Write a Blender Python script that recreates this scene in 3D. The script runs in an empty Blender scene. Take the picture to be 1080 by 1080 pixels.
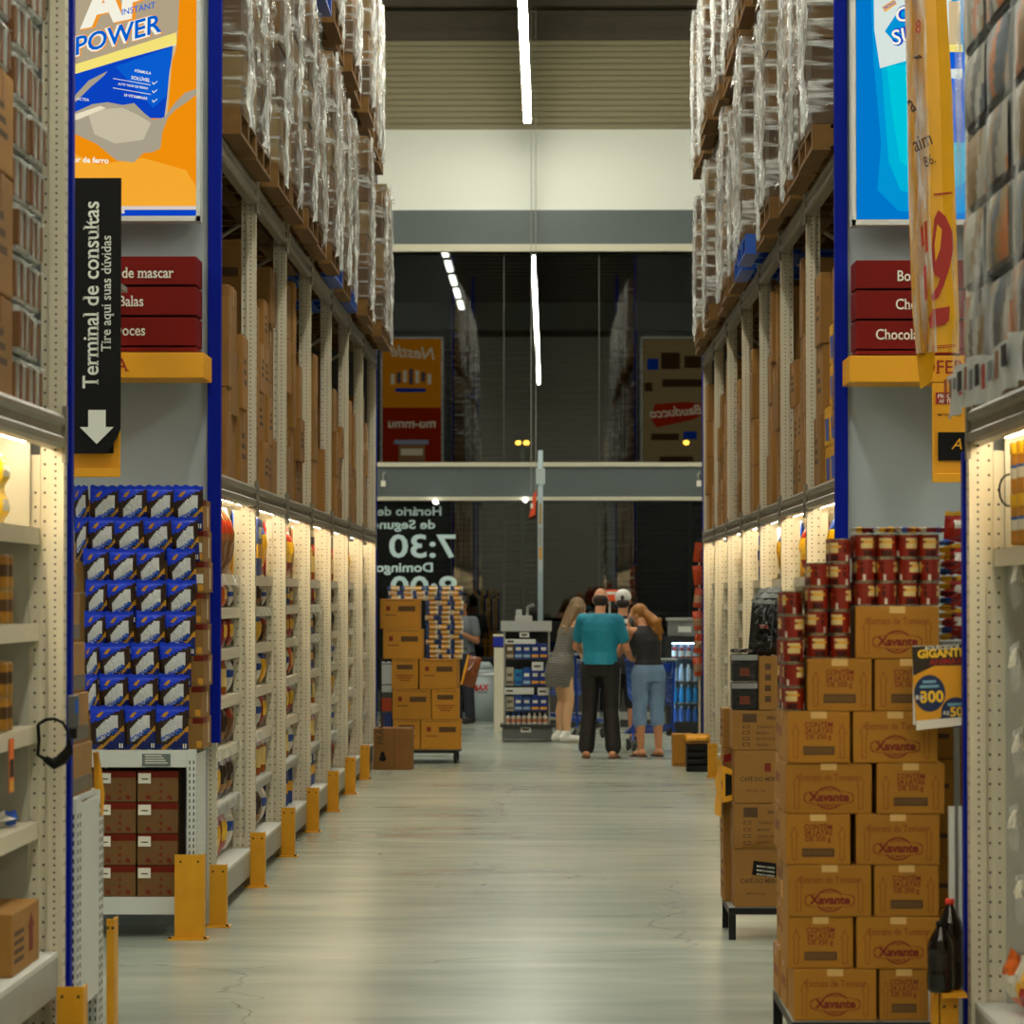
import bpy, bmesh, math, random
from mathutils import Vector, Matrix
R = random.Random(7)
C = bpy.context.scene.collection
PI = math.pi
F, VX, VY, H = 3600.0, 578.0, 628.0, 1.70          # lens in px, vanishing point, eye height
ORD = ['zeroth', 'first', 'second', 'third', 'fourth', 'fifth', 'sixth', 'seventh', 'eighth', 'ninth', 'tenth', 'eleventh', 'twelfth', 'thirteenth', 'fourteenth', 'fifteenth', 'sixteenth', 'seventeenth', 'eighteenth', 'nineteenth', 'twentieth']
def wx(px, Y): return (px - VX) * Y / F
def wz(py, Y): return H + (VY - py) * Y / F
def at(px, py, Y): return (wx(px, Y), Y, wz(py, Y))
def lin(c):
    c = c / 255.0
    return c / 12.92 if c <= .04045 else ((c + .055) / 1.055) ** 2.4
def S(r, g, b): return (lin(r), lin(g), lin(b), 1)

# ---------------------------------------------------------------- materials
MATS = {}
def mat(name, col, rough=.55, metal=0, var=0, vscale=6, rnd=0, bump=0, spec=.5, emit=None, stretch=None):
    if name in MATS: return MATS[name]
    m = bpy.data.materials.new(name); m.use_nodes = True
    nt = m.node_tree; b = nt.nodes['Principled BSDF']; L = nt.links.new
    b.inputs['Base Color'].default_value = col
    b.inputs['Roughness'].default_value = rough
    b.inputs['Metallic'].default_value = metal
    b.inputs['Specular IOR Level'].default_value = spec
    if var or bump:
        tc = nt.nodes.new('ShaderNodeTexCoord'); nz = nt.nodes.new('ShaderNodeTexNoise')
        nz.inputs['Scale'].default_value = vscale; nz.inputs['Detail'].default_value = 5
        src = tc.outputs['Object']
        if stretch:
            mp = nt.nodes.new('ShaderNodeMapping'); mp.inputs['Scale'].default_value = stretch
            L(src, mp.inputs[0]); src = mp.outputs[0]
        L(src, nz.inputs['Vector'])
    last = None
    if var:
        mx = nt.nodes.new('ShaderNodeMixRGB'); mx.blend_type = 'MULTIPLY'; mx.inputs[1].default_value = col
        rp = nt.nodes.new('ShaderNodeValToRGB')
        rp.color_ramp.elements[0].position = .3; rp.color_ramp.elements[1].position = .7
        rp.color_ramp.elements[0].color = (1 - var, 1 - var, 1 - var, 1); rp.color_ramp.elements[1].color = (1, 1, 1, 1)
        L(nz.outputs['Fac'], rp.inputs[0]); mx.inputs[0].default_value = 1; L(rp.outputs[0], mx.inputs[2]); last = mx.outputs[0]
    if rnd:
        oi = nt.nodes.new('ShaderNodeObjectInfo'); hs = nt.nodes.new('ShaderNodeHueSaturation')
        mr = nt.nodes.new('ShaderNodeMapRange'); mr.inputs[3].default_value = 1 - rnd; mr.inputs[4].default_value = 1 + rnd * .6
        L(oi.outputs['Random'], mr.inputs[0]); L(mr.outputs[0], hs.inputs['Value'])
        if last: L(last, hs.inputs['Color'])
        else: hs.inputs['Color'].default_value = col
        last = hs.outputs[0]
    if last: L(last, b.inputs['Base Color'])
    if bump:
        bp = nt.nodes.new('ShaderNodeBump'); bp.inputs['Strength'].default_value = bump; bp.inputs['Distance'].default_value = .02
        L(nz.outputs['Fac'], bp.inputs['Height']); L(bp.outputs[0], b.inputs['Normal'])
    if emit:
        b.inputs['Emission Color'].default_value = col; b.inputs['Emission Strength'].default_value = emit
    MATS[name] = m
    return m
def glow(name, col, e):
    if name in MATS: return MATS[name]
    m = bpy.data.materials.new(name); m.use_nodes = True; nt = m.node_tree
    nt.nodes.clear()
    em = nt.nodes.new('ShaderNodeEmission'); o = nt.nodes.new('ShaderNodeOutputMaterial')
    em.inputs[0].default_value = col; em.inputs[1].default_value = e
    nt.links.new(em.outputs[0], o.inputs[0]); MATS[name] = m
    return m
def film_mat(name, lo, hi, tint=(.82, .86, .86, 1), scale=9, stretch=(1, 1, .22), a=.38, b=.68):
    """clear stretch film: see-through, with crinkles that scatter and glint"""
    if name in MATS: return MATS[name]
    m = bpy.data.materials.new(name); m.use_nodes = True; nt = m.node_tree; nt.nodes.clear(); L = nt.links.new
    N = nt.nodes.new; o = N('ShaderNodeOutputMaterial'); mix = N('ShaderNodeMixShader'); tr = N('ShaderNodeBsdfTransparent')
    pb = N('ShaderNodeBsdfPrincipled'); pb.inputs['Base Color'].default_value = tint; pb.inputs['Roughness'].default_value = .22
    pb.inputs['Specular IOR Level'].default_value = .9
    tc = N('ShaderNodeTexCoord'); mp = N('ShaderNodeMapping'); mp.inputs['Scale'].default_value = stretch
    nz = N('ShaderNodeTexNoise'); nz.inputs['Scale'].default_value = scale; nz.inputs['Detail'].default_value = 6; nz.inputs['Distortion'].default_value = .6
    L(tc.outputs['Object'], mp.inputs[0]); L(mp.outputs[0], nz.inputs['Vector'])
    rp = N('ShaderNodeMapRange'); rp.inputs[1].default_value = a; rp.inputs[2].default_value = b; rp.inputs[3].default_value = lo; rp.inputs[4].default_value = hi
    L(nz.outputs['Fac'], rp.inputs[0]); L(rp.outputs[0], mix.inputs[0])
    bp = N('ShaderNodeBump'); bp.inputs['Strength'].default_value = .9; bp.inputs['Distance'].default_value = .05
    n2 = N('ShaderNodeTexNoise'); n2.inputs['Scale'].default_value = scale * 2.5; n2.inputs['Detail'].default_value = 4
    L(mp.outputs[0], n2.inputs['Vector']); L(n2.outputs['Fac'], bp.inputs['Height']); L(bp.outputs[0], pb.inputs['Normal'])
    L(tr.outputs[0], mix.inputs[1]); L(pb.outputs[0], mix.inputs[2]); L(mix.outputs[0], o.inputs[0])
    MATS[name] = m
    return m
def glass_mat(name, refl=.13, tint=(.9, .95, .95, 1)):
    if name in MATS: return MATS[name]
    m = bpy.data.materials.new(name); m.use_nodes = True; nt = m.node_tree; nt.nodes.clear(); L = nt.links.new; N = nt.nodes.new
    o = N('ShaderNodeOutputMaterial'); mix = N('ShaderNodeMixShader'); tr = N('ShaderNodeBsdfTransparent'); gl = N('ShaderNodeBsdfGlossy')
    tr.inputs[0].default_value = tint; gl.inputs['Roughness'].default_value = .0; mix.inputs[0].default_value = refl
    L(tr.outputs[0], mix.inputs[1]); L(gl.outputs[0], mix.inputs[2]); L(mix.outputs[0], o.inputs[0]); MATS[name] = m
    return m

CREAM = mat('cream paint', S(214, 206, 182), .42, var=.08, vscale=3)
HOLE = mat('hole dark', S(38, 33, 26), .9)
STEEL = mat('grey steel', S(150, 150, 142), .4, var=.15, vscale=5)
GALV = mat('beam steel', S(128, 122, 105), .38, var=.2, vscale=4)
WHITE = mat('white paint', S(205, 208, 202), .5, var=.06)
PANEL = mat('grey panel', S(168, 178, 182), .6, var=.04)
BLUE = mat('blue trim', S(0, 24, 142), .55, spec=.12)
YEL = mat('yellow guard', S(216, 152, 0), .45, var=.2, vscale=7)
YELS = mat('yellow sign', S(226, 158, 4), .5)
BLACK = mat('black', S(10, 9, 8), .6, spec=.2)
DARK = mat('dark iron', S(18, 16, 14), .5, spec=.3)
RED = mat('dark red', S(112, 10, 0), .6, spec=.2)
TXT = mat('cream letters', S(226, 222, 206), .5)
KRAFT = mat('kraft', S(150, 106, 42), .75, var=.12, vscale=5, rnd=.22)
KRAFTD = mat('kraft ochre', S(160, 108, 10), .75, var=.10, vscale=5, rnd=.10)
TAPE = mat('brown tape', S(150, 100, 48), .35, rnd=.1)
INK = mat('red ink', S(112, 26, 4), .8)
INKF = mat('faint red ink', S(124, 66, 8), .8)
INKB = mat('brown ink', S(78, 54, 24), .8)
WOOD = mat('pallet wood', S(120, 84, 28), .8, var=.45, vscale=9, stretch=(1, 6, 1))
BLUEP = mat('blue plastic', S(10, 78, 180), .4)
FILM = film_mat('stretch film', .02, .75, tint=(.84, .88, .86, 1), scale=5, stretch=(.5, .8, 3.2), a=.50, b=.69)
FILMW = film_mat('film tail', .12, .98, tint=(.88, .92, .91, 1), scale=16, stretch=(1, 1.4, .3))
CLEAR = film_mat('clear price strip', .04, .5, scale=3, stretch=(1, 1, 1))

# ---------------------------------------------------------------- mesh builder
ORG = {}
TXC = {}
def text_polys(s, shear=0, bold=0, space=1, serif=False):
    k = (s, shear, bold, space, serif)
    if k in TXC: return TXC[k]
    cu = bpy.data.curves.new('t', 'FONT'); cu.body = s; cu.size = 1; cu.shear = shear; cu.offset = bold; cu.space_character = space
    cu.resolution_u = 3
    o = bpy.data.objects.new('t', cu); C.objects.link(o)
    dg = bpy.context.evaluated_depsgraph_get()
    me = bpy.data.meshes.new_from_object(o.evaluated_get(dg))
    vs = [v.co.copy() for v in me.vertices]; fs = [list(p.vertices) for p in me.polygons]
    bpy.data.objects.remove(o); bpy.data.curves.remove(cu); bpy.data.meshes.remove(me)
    if serif:                                           # slab feet and heads on the plain stems
        cnt = {}
        for f in fs:
            for a, b in zip(f, f[1:] + f[:1]): cnt.setdefault((min(a, b), max(a, b)), []).append(f)
        cen = lambda f: sum(vs[i].y for i in f) / len(f)
        t, e = .062 + bold * .6, .052
        for (a, b), ff in cnt.items():
            if len(ff) != 1: continue
            p, q = vs[a], vs[b]; L = abs(p.x - q.x)
            if abs(p.y - q.y) > 1e-4 or not .05 < L < .16 + 2 * bold: continue
            y = p.y; x0, x1 = min(p.x, q.x), max(p.x, q.x); low = cen(ff[0]) > y
            if not low and y < .3: continue
            if low and y > .2: continue
            n = len(vs); y2 = y + t if low else y - t; xr = x1 + e if low else x1
            vs = vs + [Vector((x0 - e, y, 0)), Vector((xr, y, 0)), Vector((xr, y2, 0)), Vector((x0 - e, y2, 0))]; fs = fs + [[n, n + 1, n + 2, n + 3]]
    TXC[k] = (vs, fs)
    return TXC[k]
class MB:
    def __init__(s): s.v = []; s.f = []; s.m = []; s.mats = []; s.sm = []
    def mi(s, m):
        if m not in s.mats: s.mats.append(m)
        return s.mats.index(m)
    def add(s, vs, fs, m, smooth=False, M=None):
        b = len(s.v); i = s.mi(m)
        s.v += [tuple(M @ Vector(p)) if M else tuple(p) for p in vs]
        for f in fs: s.f.append([b + k for k in f]); s.m.append(i); s.sm.append(smooth)
        return s
    def box(s, x0, x1, y0, y1, z0, z1, m, M=None, ch=0):
        x0, x1 = min(x0, x1), max(x0, x1)
        if ch:
            bm = bmesh.new(); bmesh.ops.create_cube(bm, size=1)
            for v in bm.verts: v.co = Vector(((x0 + x1) / 2 + v.co.x * (x1 - x0), (y0 + y1) / 2 + v.co.y * (y1 - y0), (z0 + z1) / 2 + v.co.z * (z1 - z0)))
            bmesh.ops.bevel(bm, geom=bm.edges[:], offset=ch, segments=2, affect='EDGES', profile=.6)
            bm.verts.index_update()
            s.add([v.co.copy() for v in bm.verts], [[v.index for v in f.verts] for f in bm.faces], m, False, M); bm.free()
            return s
        vs = [(x, y, z) for z in (z0, z1) for y in (y0, y1) for x in (x0, x1)]
        return s.add(vs, [(0, 2, 3, 1), (4, 5, 7, 6), (0, 1, 5, 4), (2, 6, 7, 3), (0, 4, 6, 2), (1, 3, 7, 5)], m, False, M)
    def quad(s, pts, m): return s.add(pts, [list(range(len(pts)))], m)
    def prism(s, pts, ax, a0, a1, m, M=None):
        """outline pts (2-D) extruded along axis ax ('x': pts are y,z  'y': pts are x,z  'z': pts are x,y)"""
        def P(p, a): return (a, p[0], p[1]) if ax == 'x' else (p[0], a, p[1]) if ax == 'y' else (p[0], p[1], a)
        n = len(pts); vs = [P(p, a0) for p in pts] + [P(p, a1) for p in pts]
        fs = [list(range(n)), list(range(2 * n - 1, n - 1, -1))] + [[i, (i + 1) % n, n + (i + 1) % n, n + i] for i in range(n)]
        return s.add(vs, fs, m, False, M)
    def tube(s, pts, r, m, n=8, closed=False):
        pts = [Vector(p) for p in pts]; b = []; k = len(pts)
        for i, p in enumerate(pts):
            if closed: d = pts[(i + 1) % k] - pts[i - 1]
            else: d = pts[min(i + 1, k - 1)] - pts[max(i - 1, 0)]
            d.normalize(); u = d.cross(Vector((0, 0, 1)))
            if u.length < .2: u = d.cross(Vector((0, 1, 0)))
            u.normalize(); w = d.cross(u); rr = r[i] if isinstance(r, (list, tuple)) else r
            b += [p + (u * math.cos(t) + w * math.sin(t)) * rr for t in (2 * PI * j / n for j in range(n))]
        fs = [[i * n + j, i * n + (j + 1) % n, ((i + 1) % k) * n + (j + 1) % n, ((i + 1) % k) * n + j] for i in range(k if closed else k - 1) for j in range(n)]
        if not closed: fs += [list(range(n)), [(k - 1) * n + j for j in range(n - 1, -1, -1)]]
        return s.add(b, fs, m, True)
    def cyl(s, x, y, z0, z1, r, m, n=16, r2=None):
        r2 = r if r2 is None else r2
        vs = [(x + rr * math.cos(2 * PI * j / n), y + rr * math.sin(2 * PI * j / n), z) for z, rr in ((z0, r), (z1, r2)) for j in range(n)]
        s.add(vs, [[j, (j + 1) % n, n + (j + 1) % n, n + j] for j in range(n)], m, True)
        b = len(s.v) - 2 * n; i = s.mi(m)
        for f in (list(range(n - 1, -1, -1)), list(range(n, 2 * n))): s.f.append([b + k for k in f]); s.m.append(i); s.sm.append(False)
        return s
    def lathe(s, prof, x, y, z, n=18, M=None):
        """prof: (r, z, material of the band up to the next point)"""
        for (r0, z0, m), (r1, z1, _) in zip(prof, prof[1:]):
            vs = [(x + rr * math.cos(2 * PI * j / n), y + rr * math.sin(2 * PI * j / n), z + zz) for zz, rr in ((z0, r0), (z1, r1)) for j in range(n)]
            if callable(m):
                for j in range(n): s.add([vs[j], vs[(j + 1) % n], vs[n + (j + 1) % n], vs[n + j]], [[0, 1, 2, 3]], m(j / n), True, M)
            else: s.add(vs, [[j, (j + 1) % n, n + (j + 1) % n, n + j] for j in range(n)], m, True, M)
        return s
    def ell(s, c, r, m, M=None, n=14, k=9):
        vs = []
        for i in range(k + 1):
            a = -PI / 2 + PI * i / k
            for j in range(n):
                t = 2 * PI * j / n; p = Vector((r[0] * math.cos(a) * math.cos(t), r[1] * math.cos(a) * math.sin(t), r[2] * math.sin(a)))
                vs.append((M @ p if M else p) + Vector(c))
        return s.add(vs, [[i * n + j, i * n + (j + 1) % n, (i + 1) * n + (j + 1) % n, (i + 1) * n + j] for i in range(k) for j in range(n)], m, True)
    def cap(s, p0, p1, r0, r1, m, fl=1, n=12):
        """tapered capsule; fl flattens it across the second side axis"""
        p0, p1 = Vector(p0), Vector(p1); d = (p1 - p0); L = d.length or 1e-4; d /= L
        u = d.cross(Vector((0, 1, 0)))
        if u.length < .3: u = d.cross(Vector((1, 0, 0)))
        u.normalize(); w = d.cross(u); b = []
        prof = [(-r0, .05), (-r0 * .8, .6), (-r0 * .45, .9), (0, 1)]
        rows = [(t, r0 * q) for t, q in prof] + [(L * .5, (r0 + r1) / 2)] + [(L - t * r1 / r0, r1 * q) for t, q in reversed(prof)]
        for t, rr in rows: b += [p0 + d * t + (u * math.cos(a) + w * math.sin(a) * fl) * rr for a in (2 * PI * j / n for j in range(n))]
        k = len(rows)
        return s.add(b, [[i * n + j, i * n + (j + 1) % n, (i + 1) * n + (j + 1) % n, (i + 1) * n + j] for i in range(k - 1) for j in range(n)] + [list(range(n)), [(k - 1) * n + j for j in range(n - 1, -1, -1)]], m, True)
    def text(s, t, size, M, m, align='L', shear=0, bold=0, space=1, sx=1, serif=False):
        """letters in the local xy plane of M"""
        vs, fs = text_polys(t, shear, bold, space, serif)
        if not vs: return s
        a, b = min(v.x for v in vs), max(v.x for v in vs)
        o = -a if align == 'L' else -(a + b) / 2 if align == 'C' else -b
        return s.add([((v.x + o) * size * sx, v.y * size, 0) for v in vs], fs, m, False, M)
    def build(s, name, parent=None, base=None, bevel=0):
        me = bpy.data.meshes.new(name)
        if parent is not None: o0 = ORG[parent.name]
        elif base is not None: o0 = Vector(base)
        else:
            xs = [v[0] for v in s.v]; ys = [v[1] for v in s.v]; zs = [v[2] for v in s.v]
            o0 = Vector(((min(xs) + max(xs)) / 2, (min(ys) + max(ys)) / 2, min(zs)))
        me.from_pydata([(v[0] - o0.x, v[1] - o0.y, v[2] - o0.z) for v in s.v], [], s.f)
        for m in s.mats: me.materials.append(m)
        me.polygons.foreach_set('material_index', s.m); me.polygons.foreach_set('use_smooth', s.sm); me.update()
        o = bpy.data.objects.new(name, me); C.objects.link(o)
        if parent is not None: o.parent = parent
        else: o.location = o0
        ORG[o.name] = o0
        if bevel:
            bv = o.modifiers.new('b', 'BEVEL'); bv.width = bevel; bv.segments = 2; bv.limit_method = 'ANGLE'
        return o
def face_M(x, y, z, rot=0, nrm='-y'):
    """plane for lettering read by someone looking along +y ('-y') or from the far side ('+y'), or on a side face ('-x','+x')"""
    base = {'-y': Matrix(((1, 0, 0), (0, 0, -1), (0, 1, 0))), '+y': Matrix(((-1, 0, 0), (0, 0, 1), (0, 1, 0))),
            '-x': Matrix(((0, 0, -1), (-1, 0, 0), (0, 1, 0))), '+x': Matrix(((0, 0, 1), (1, 0, 0), (0, 1, 0)))}[nrm].to_4x4()
    return Matrix.Translation((x, y, z)) @ base @ Matrix.Rotation(rot, 4, 'Z')
def tag(o, label=None, cat=None, group=None, kind=None):
    if label: o['label'] = label
    if cat: o['category'] = cat
    if group: o['group'] = group
    if kind: o['kind'] = kind
    return o
def thing(name, label, cat, loc, group=None):
    o = bpy.data.objects.new(name, None); C.objects.link(o); o.location = loc; o.empty_display_size = .1
    ORG[o.name] = Vector(loc)
    return tag(o, label, cat, group)
def struct(mb, name): return tag(mb.build(name), kind='structure')
def kids(o): return [c for c in C.objects if c.parent is o]
KID = {}
def dup(o, loc, rz=0, scale=None, label=None, group=None, cat=None, top=True):
    c = o.copy(); C.objects.link(c)
    if top:
        c.location = loc; c.rotation_euler = (c.rotation_euler[0], c.rotation_euler[1], rz)
        if scale: c.scale = scale
        tag(c, label, cat, group)
    if o.name not in KID: KID[o.name] = kids(o)
    for ch in KID[o.name]:
        d = dup(ch, None, top=False); d.parent = c
    return c
def drop(o):
    for ch in KID.pop(o.name, None) or kids(o): drop(ch)
    ORG.pop(o.name, None); bpy.data.objects.remove(o)
class Art:
    """flat printing on a board that faces the camera at depth Y (or away from it): outlines given on the photograph, laid on the board"""
    def __init__(s, mb, Y, step=.0012): s.mb = mb; s.Y = Y; s.step = step; s.n = 0
    def p(s, x, y): return (wx(x, s.Y), s.Y - s.n * s.step, wz(y, s.Y))
    def poly(s, pts, m): s.n += 1; s.mb.quad([s.p(*q) for q in pts], m); return s
    def rect(s, x0, y0, x1, y1, m): return s.poly([(x0, y1), (x1, y1), (x1, y0), (x0, y0)], m)
    def disc(s, x, y, rx, ry, m, n=24): return s.poly([(x + rx * math.cos(2 * PI * i / n), y - ry * math.sin(2 * PI * i / n)) for i in range(n)], m)
    def text(s, t, x, y, px, m, rot=0, align='L', shear=0, bold=0, sx=1, serif=False):
        s.n += 1; X, Y, Z = s.p(x, y)
        s.mb.text(t, px * s.Y / F * 1.38, face_M(X, Y, Z, rot), m, align, shear, bold, 1, sx, serif); return s
LAMP, POST, SHELFLAMP = 86.0, 1.0, 40.0
# ---------------------------------------------------------------- building shell
YF = 48.0                                            # glass front of the shop
def build_shell():
    m = mat('polished concrete', S(176, 178, 162), .2, spec=.6)
    nt = m.node_tree; b = nt.nodes['Principled BSDF']; L = nt.links.new; N = nt.nodes.new
    tc = N('ShaderNodeTexCoord'); mp = N('ShaderNodeMapping'); mp.inputs['Scale'].default_value = (.55, 2.2, 1)
    nz = N('ShaderNodeTexNoise'); nz.inputs['Scale'].default_value = 1.3; nz.inputs['Detail'].default_value = 8; nz.inputs['Roughness'].default_value = .62
    L(tc.outputs['Object'], mp.inputs[0]); L(mp.outputs[0], nz.inputs['Vector'])
    rp = N('ShaderNodeValToRGB'); e = rp.color_ramp.elements
    e[0].position = .25; e[0].color = S(152, 160, 150); e[1].position = .75; e[1].color = S(186, 192, 174)
    L(nz.outputs['Fac'], rp.inputs[0])
    vo = N('ShaderNodeTexNoise'); vo.inputs['Scale'].default_value = .35; vo.inputs['Detail'].default_value = 3
    L(tc.outputs['Object'], vo.inputs['Vector'])
    r2 = N('ShaderNodeValToRGB'); r2.color_ramp.elements[0].position = .35; r2.color_ramp.elements[0].color = S(208, 214, 214); r2.color_ramp.elements[1].position = .65; r2.color_ramp.elements[1].color = (1, 1, 1, 1)
    L(vo.outputs['Fac'], r2.inputs[0])
    mx = N('ShaderNodeMixRGB'); mx.blend_type = 'MULTIPLY'; mx.inputs[0].default_value = 1; L(rp.outputs[0], mx.inputs[1]); L(r2.outputs[0], mx.inputs[2])
    # thin wandering cracks
    vr = N('ShaderNodeTexVoronoi'); vr.feature = 'DISTANCE_TO_EDGE'; vr.inputs['Scale'].default_value = .22
    wn = N('ShaderNodeTexNoise'); wn.inputs['Scale'].default_value = 1.2; wn.inputs['Detail'].default_value = 4
    ad = N('ShaderNodeMixRGB'); ad.blend_type = 'ADD'; ad.inputs[0].default_value = .9; L(tc.outputs['Object'], wn.inputs['Vector']); L(tc.outputs['Object'], ad.inputs[1]); L(wn.outputs['Color'], ad.inputs[2]); L(ad.outputs[0], vr.inputs['Vector'])
    cr = N('ShaderNodeMapRange'); cr.inputs[1].default_value = 0; cr.inputs[2].default_value = .0035; cr.inputs[3].default_value = .72; cr.inputs[4].default_value = 1
    L(vr.outputs['Distance'], cr.inputs[0]); m2 = N('ShaderNodeMixRGB'); m2.blend_type = 'MULTIPLY'; m2.inputs[0].default_value = 1
    L(mx.outputs[0], m2.inputs[1]); L(cr.outputs[0], m2.inputs[2]); L(m2.outputs[0], b.inputs['Base Color'])
    rr = N('ShaderNodeMapRange'); rr.inputs[3].default_value = .19; rr.inputs[4].default_value = .29; L(nz.outputs['Fac'], rr.inputs[0]); L(rr.outputs[0], b.inputs['Roughness'])
    bp = N('ShaderNodeBump'); bp.inputs['Strength'].default_value = .02; bp.inputs['Distance'].default_value = .01; L(nz.outputs['Fac'], bp.inputs['Height']); L(bp.outputs[0], b.inputs['Normal'])
    struct(MB().box(-16, 16, -12, YF + .2, -.1, 0, m), 'floor')
    deck = mat('roof deck', S(74, 66, 50), .6, var=.2)
    c = MB(); c.box(-16, 16, -12, YF + .2, 9.95, 10.1, deck)
    for i in range(60): c.box(-16, 16, -11.9 + i, -11.75 + i, 9.88, 9.95, deck)
    struct(c, 'ceiling')
    t = MB(); t.box(-16, 16, YF - .45, YF - .3, 9.48, 9.6, deck); t.box(-16, 16, YF - .42, YF - .36, 9.6, 9.8, deck); t.box(-16, 16, YF - .45, YF - .3, 9.8, 9.86, deck)
    struct(t, 'trim_1')
    side = mat('side wall', S(170, 170, 158), .7)
    struct(MB().box(-16.2, -16, -12, YF + .2, 0, 10, side), 'wall_left')
    struct(MB().box(16, 16.2, -12, YF + .2, 0, 10, side), 'wall_right')
    struct(MB().box(-16.2, 16.2, -12.2, -12, 0, 10, side), 'wall_back')
    # front wall: ribbed cladding above plain white board above a steel fascia, glass below
    clad = mat('ribbed cladding', S(150, 142, 112), .55); w = MB()
    z = 8.27
    while z < 9.9: w.prism([(YF - .035, z), (YF - .05, z + .02), (YF - .05, z + .06), (YF - .035, z + .08), (YF + .1, z + .08), (YF + .1, z)], 'x', -16, 16, clad); z += .085
    w.box(-16, 16, YF, YF + .2, 7.1, 8.27, mat('white board', S(236, 240, 230), .6))
    w.box(-16, 16, YF + .1, YF + .2, 8.27, 10, clad)
    struct(w, 'wall_front')
    fas = mat('fascia steel', S(82, 92, 92), .45, var=.1, vscale=1)
    pale = mat('pale trim', S(196, 192, 170), .45)
    b1 = MB(); b1.box(-16, 16, YF - .28, YF + .2, 6.62, 7.1, fas); b1.box(-16, 16, YF - .3, YF - .2, 6.52, 6.62, pale); b1.box(-16, 16, YF - .2, YF + .2, 6.55, 6.62, pale)
    struct(b1, 'trim_2')
    b2 = MB(); b2.box(-16, 16, YF - .28, YF + .2, 3.08, 3.5, fas); b2.box(-16, 16, YF - .32, YF - .2, 3.5, 3.56, pale); b2.box(-16, 16, YF - .3, YF + .2, 3.03, 3.08, pale)
    struct(b2, 'trim_3')
    gl = glass_mat('shop glass', .13, (.42, .45, .43, 1)); seam = mat('glass seam', S(60, 62, 58), .4)
    k = 0
    for z0, z1 in ((3.56, 6.55), (0.06, 3.03)):
        xs = [-15.9, -12.9, -9.9, -6.9, -3.9, -.62, .72, 3.9, 6.9, 9.9, 12.9, 15.9]
        for a, c_ in zip(xs, xs[1:]):
            k += 1
            o = struct(MB().box(a + .008, c_ - .008, YF - .005, YF + .005, z0, z1, gl), 'window_%d' % k)
            fr = MB(); fr.box(a - .008, a + .008, YF - .012, YF + .012, z0, z1, seam); fr.build('window_frame', o)
    struct(MB().box(-16, 16, YF - .1, YF + .1, 0, .06, fas), 'trim_4')
    # outside: yard, dark shutter wall, canopy beam with a lamp run, street lamps
    struct(MB().box(-40, 40, YF + .2, 140, -.12, -.02, mat('asphalt', S(40, 38, 34), .8)), 'ground_outside')
    sh = MB(); dk = mat('shutter', S(36, 33, 25), .8, spec=.1)
    for i in range(60): sh.prism([(76, i * .12), (75.95, i * .12 + .06), (76, i * .12 + .12), (76.2, i * .12 + .12), (76.2, i * .12)], 'x', -12, 12, dk)
    struct(sh, 'wall_outside')
    cb = MB(); cb.box(-12, 12, 71, 71.4, 7.25, 7.8, mat('canopy steel', S(214, 214, 204), .5)); cb.box(-12, 12, 75.8, 76.2, 7.2, 9.5, dk)
    struct(cb, 'beam_outside')
    for i in range(5):
        t = thing('canopy_light', 'white tube lamp outside the glass, %s of the row from the shop' % ORD[i + 1], 'lamp', (-1.76, 58 + i * 2.7, 7.6), 'tube lamps seen through the upper glass')
        MB().box(-1.81, -1.71, 57 + i * 2.7, 58.7 + i * 2.7, 7.53, 7.57, glow('canopy tube', (1, .95, .85, 1), 18)).build('tube', t)
        MB().box(-1.84, -1.68, 56.95 + i * 2.7, 59.25 + i * 2.7, 7.57, 7.62, STEEL).build('housing', t)
    for i, (px, lab) in enumerate(((551, 'twin orange street lamp seen through the upper glass beside the thin cables'), (728, 'orange street lamp seen through the upper glass by the end of the rack'))):
        x, Y, z = at(px, 467, 75)
        t = thing('street_lamp', lab, 'street lamp', (x, Y, 0))
        pl = MB(); pl.tube([(x, Y, -.02), (x, Y, z - .1)], .05, STEEL); pl.build('pole', t)
        for s in (-1, 1):
            if px > 700 and s > 0: continue
            hb = MB(); hb.ell((x + s * .09, Y - .05, z), (.065, .05, .05), glow('sodium lamp', (1, .45, .05, 1), 26)); hb.build('lamp_head', t)

def build_lamps():
    hous = mat('lamp housing', S(190, 190, 180), .4)
    tube = glow('ceiling tube', (1.0, .96, .80, 1), LAMP)
    def line(x, z, y0, y1, n, who, lab):
        d = (y1 - y0) / n
        for i in range(n):
            a, b = y0 + i * d, y0 + (i + 1) * d
            t = thing('linear_lamp', lab % ORD[n - i], 'ceiling light', (x, (a + b) / 2, z), who)
            MB().box(x - .045, x + .045, a + .01, b - .01, z, z + .05, tube).build('tube', t)
            h = MB(); h.prism([(x - .05, z + .051), (x + .05, z + .051), (x + .04, z + .11), (x - .04, z + .11)], 'y', a, b, hous)
            h.build('housing', t)
            w = MB()
            for q in (a + .3, b - .3): w.tube([(x, q, z + .1), (x, q, 9.9)], .006, DARK, 5)
            w.build('hanger_wire', t)
    line(-.28, 8.2, -9, 46.8, 9, 'lamp run over the aisle', 'long white tube lamp over the aisle, %s from the glass front')
    for x in (-6.2, 5.9): line(x, 8.0, -9, 45, 3, 'lamp run over the next aisle', 'long tube lamp over the neighbouring aisle, %s from the glass front')

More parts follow.
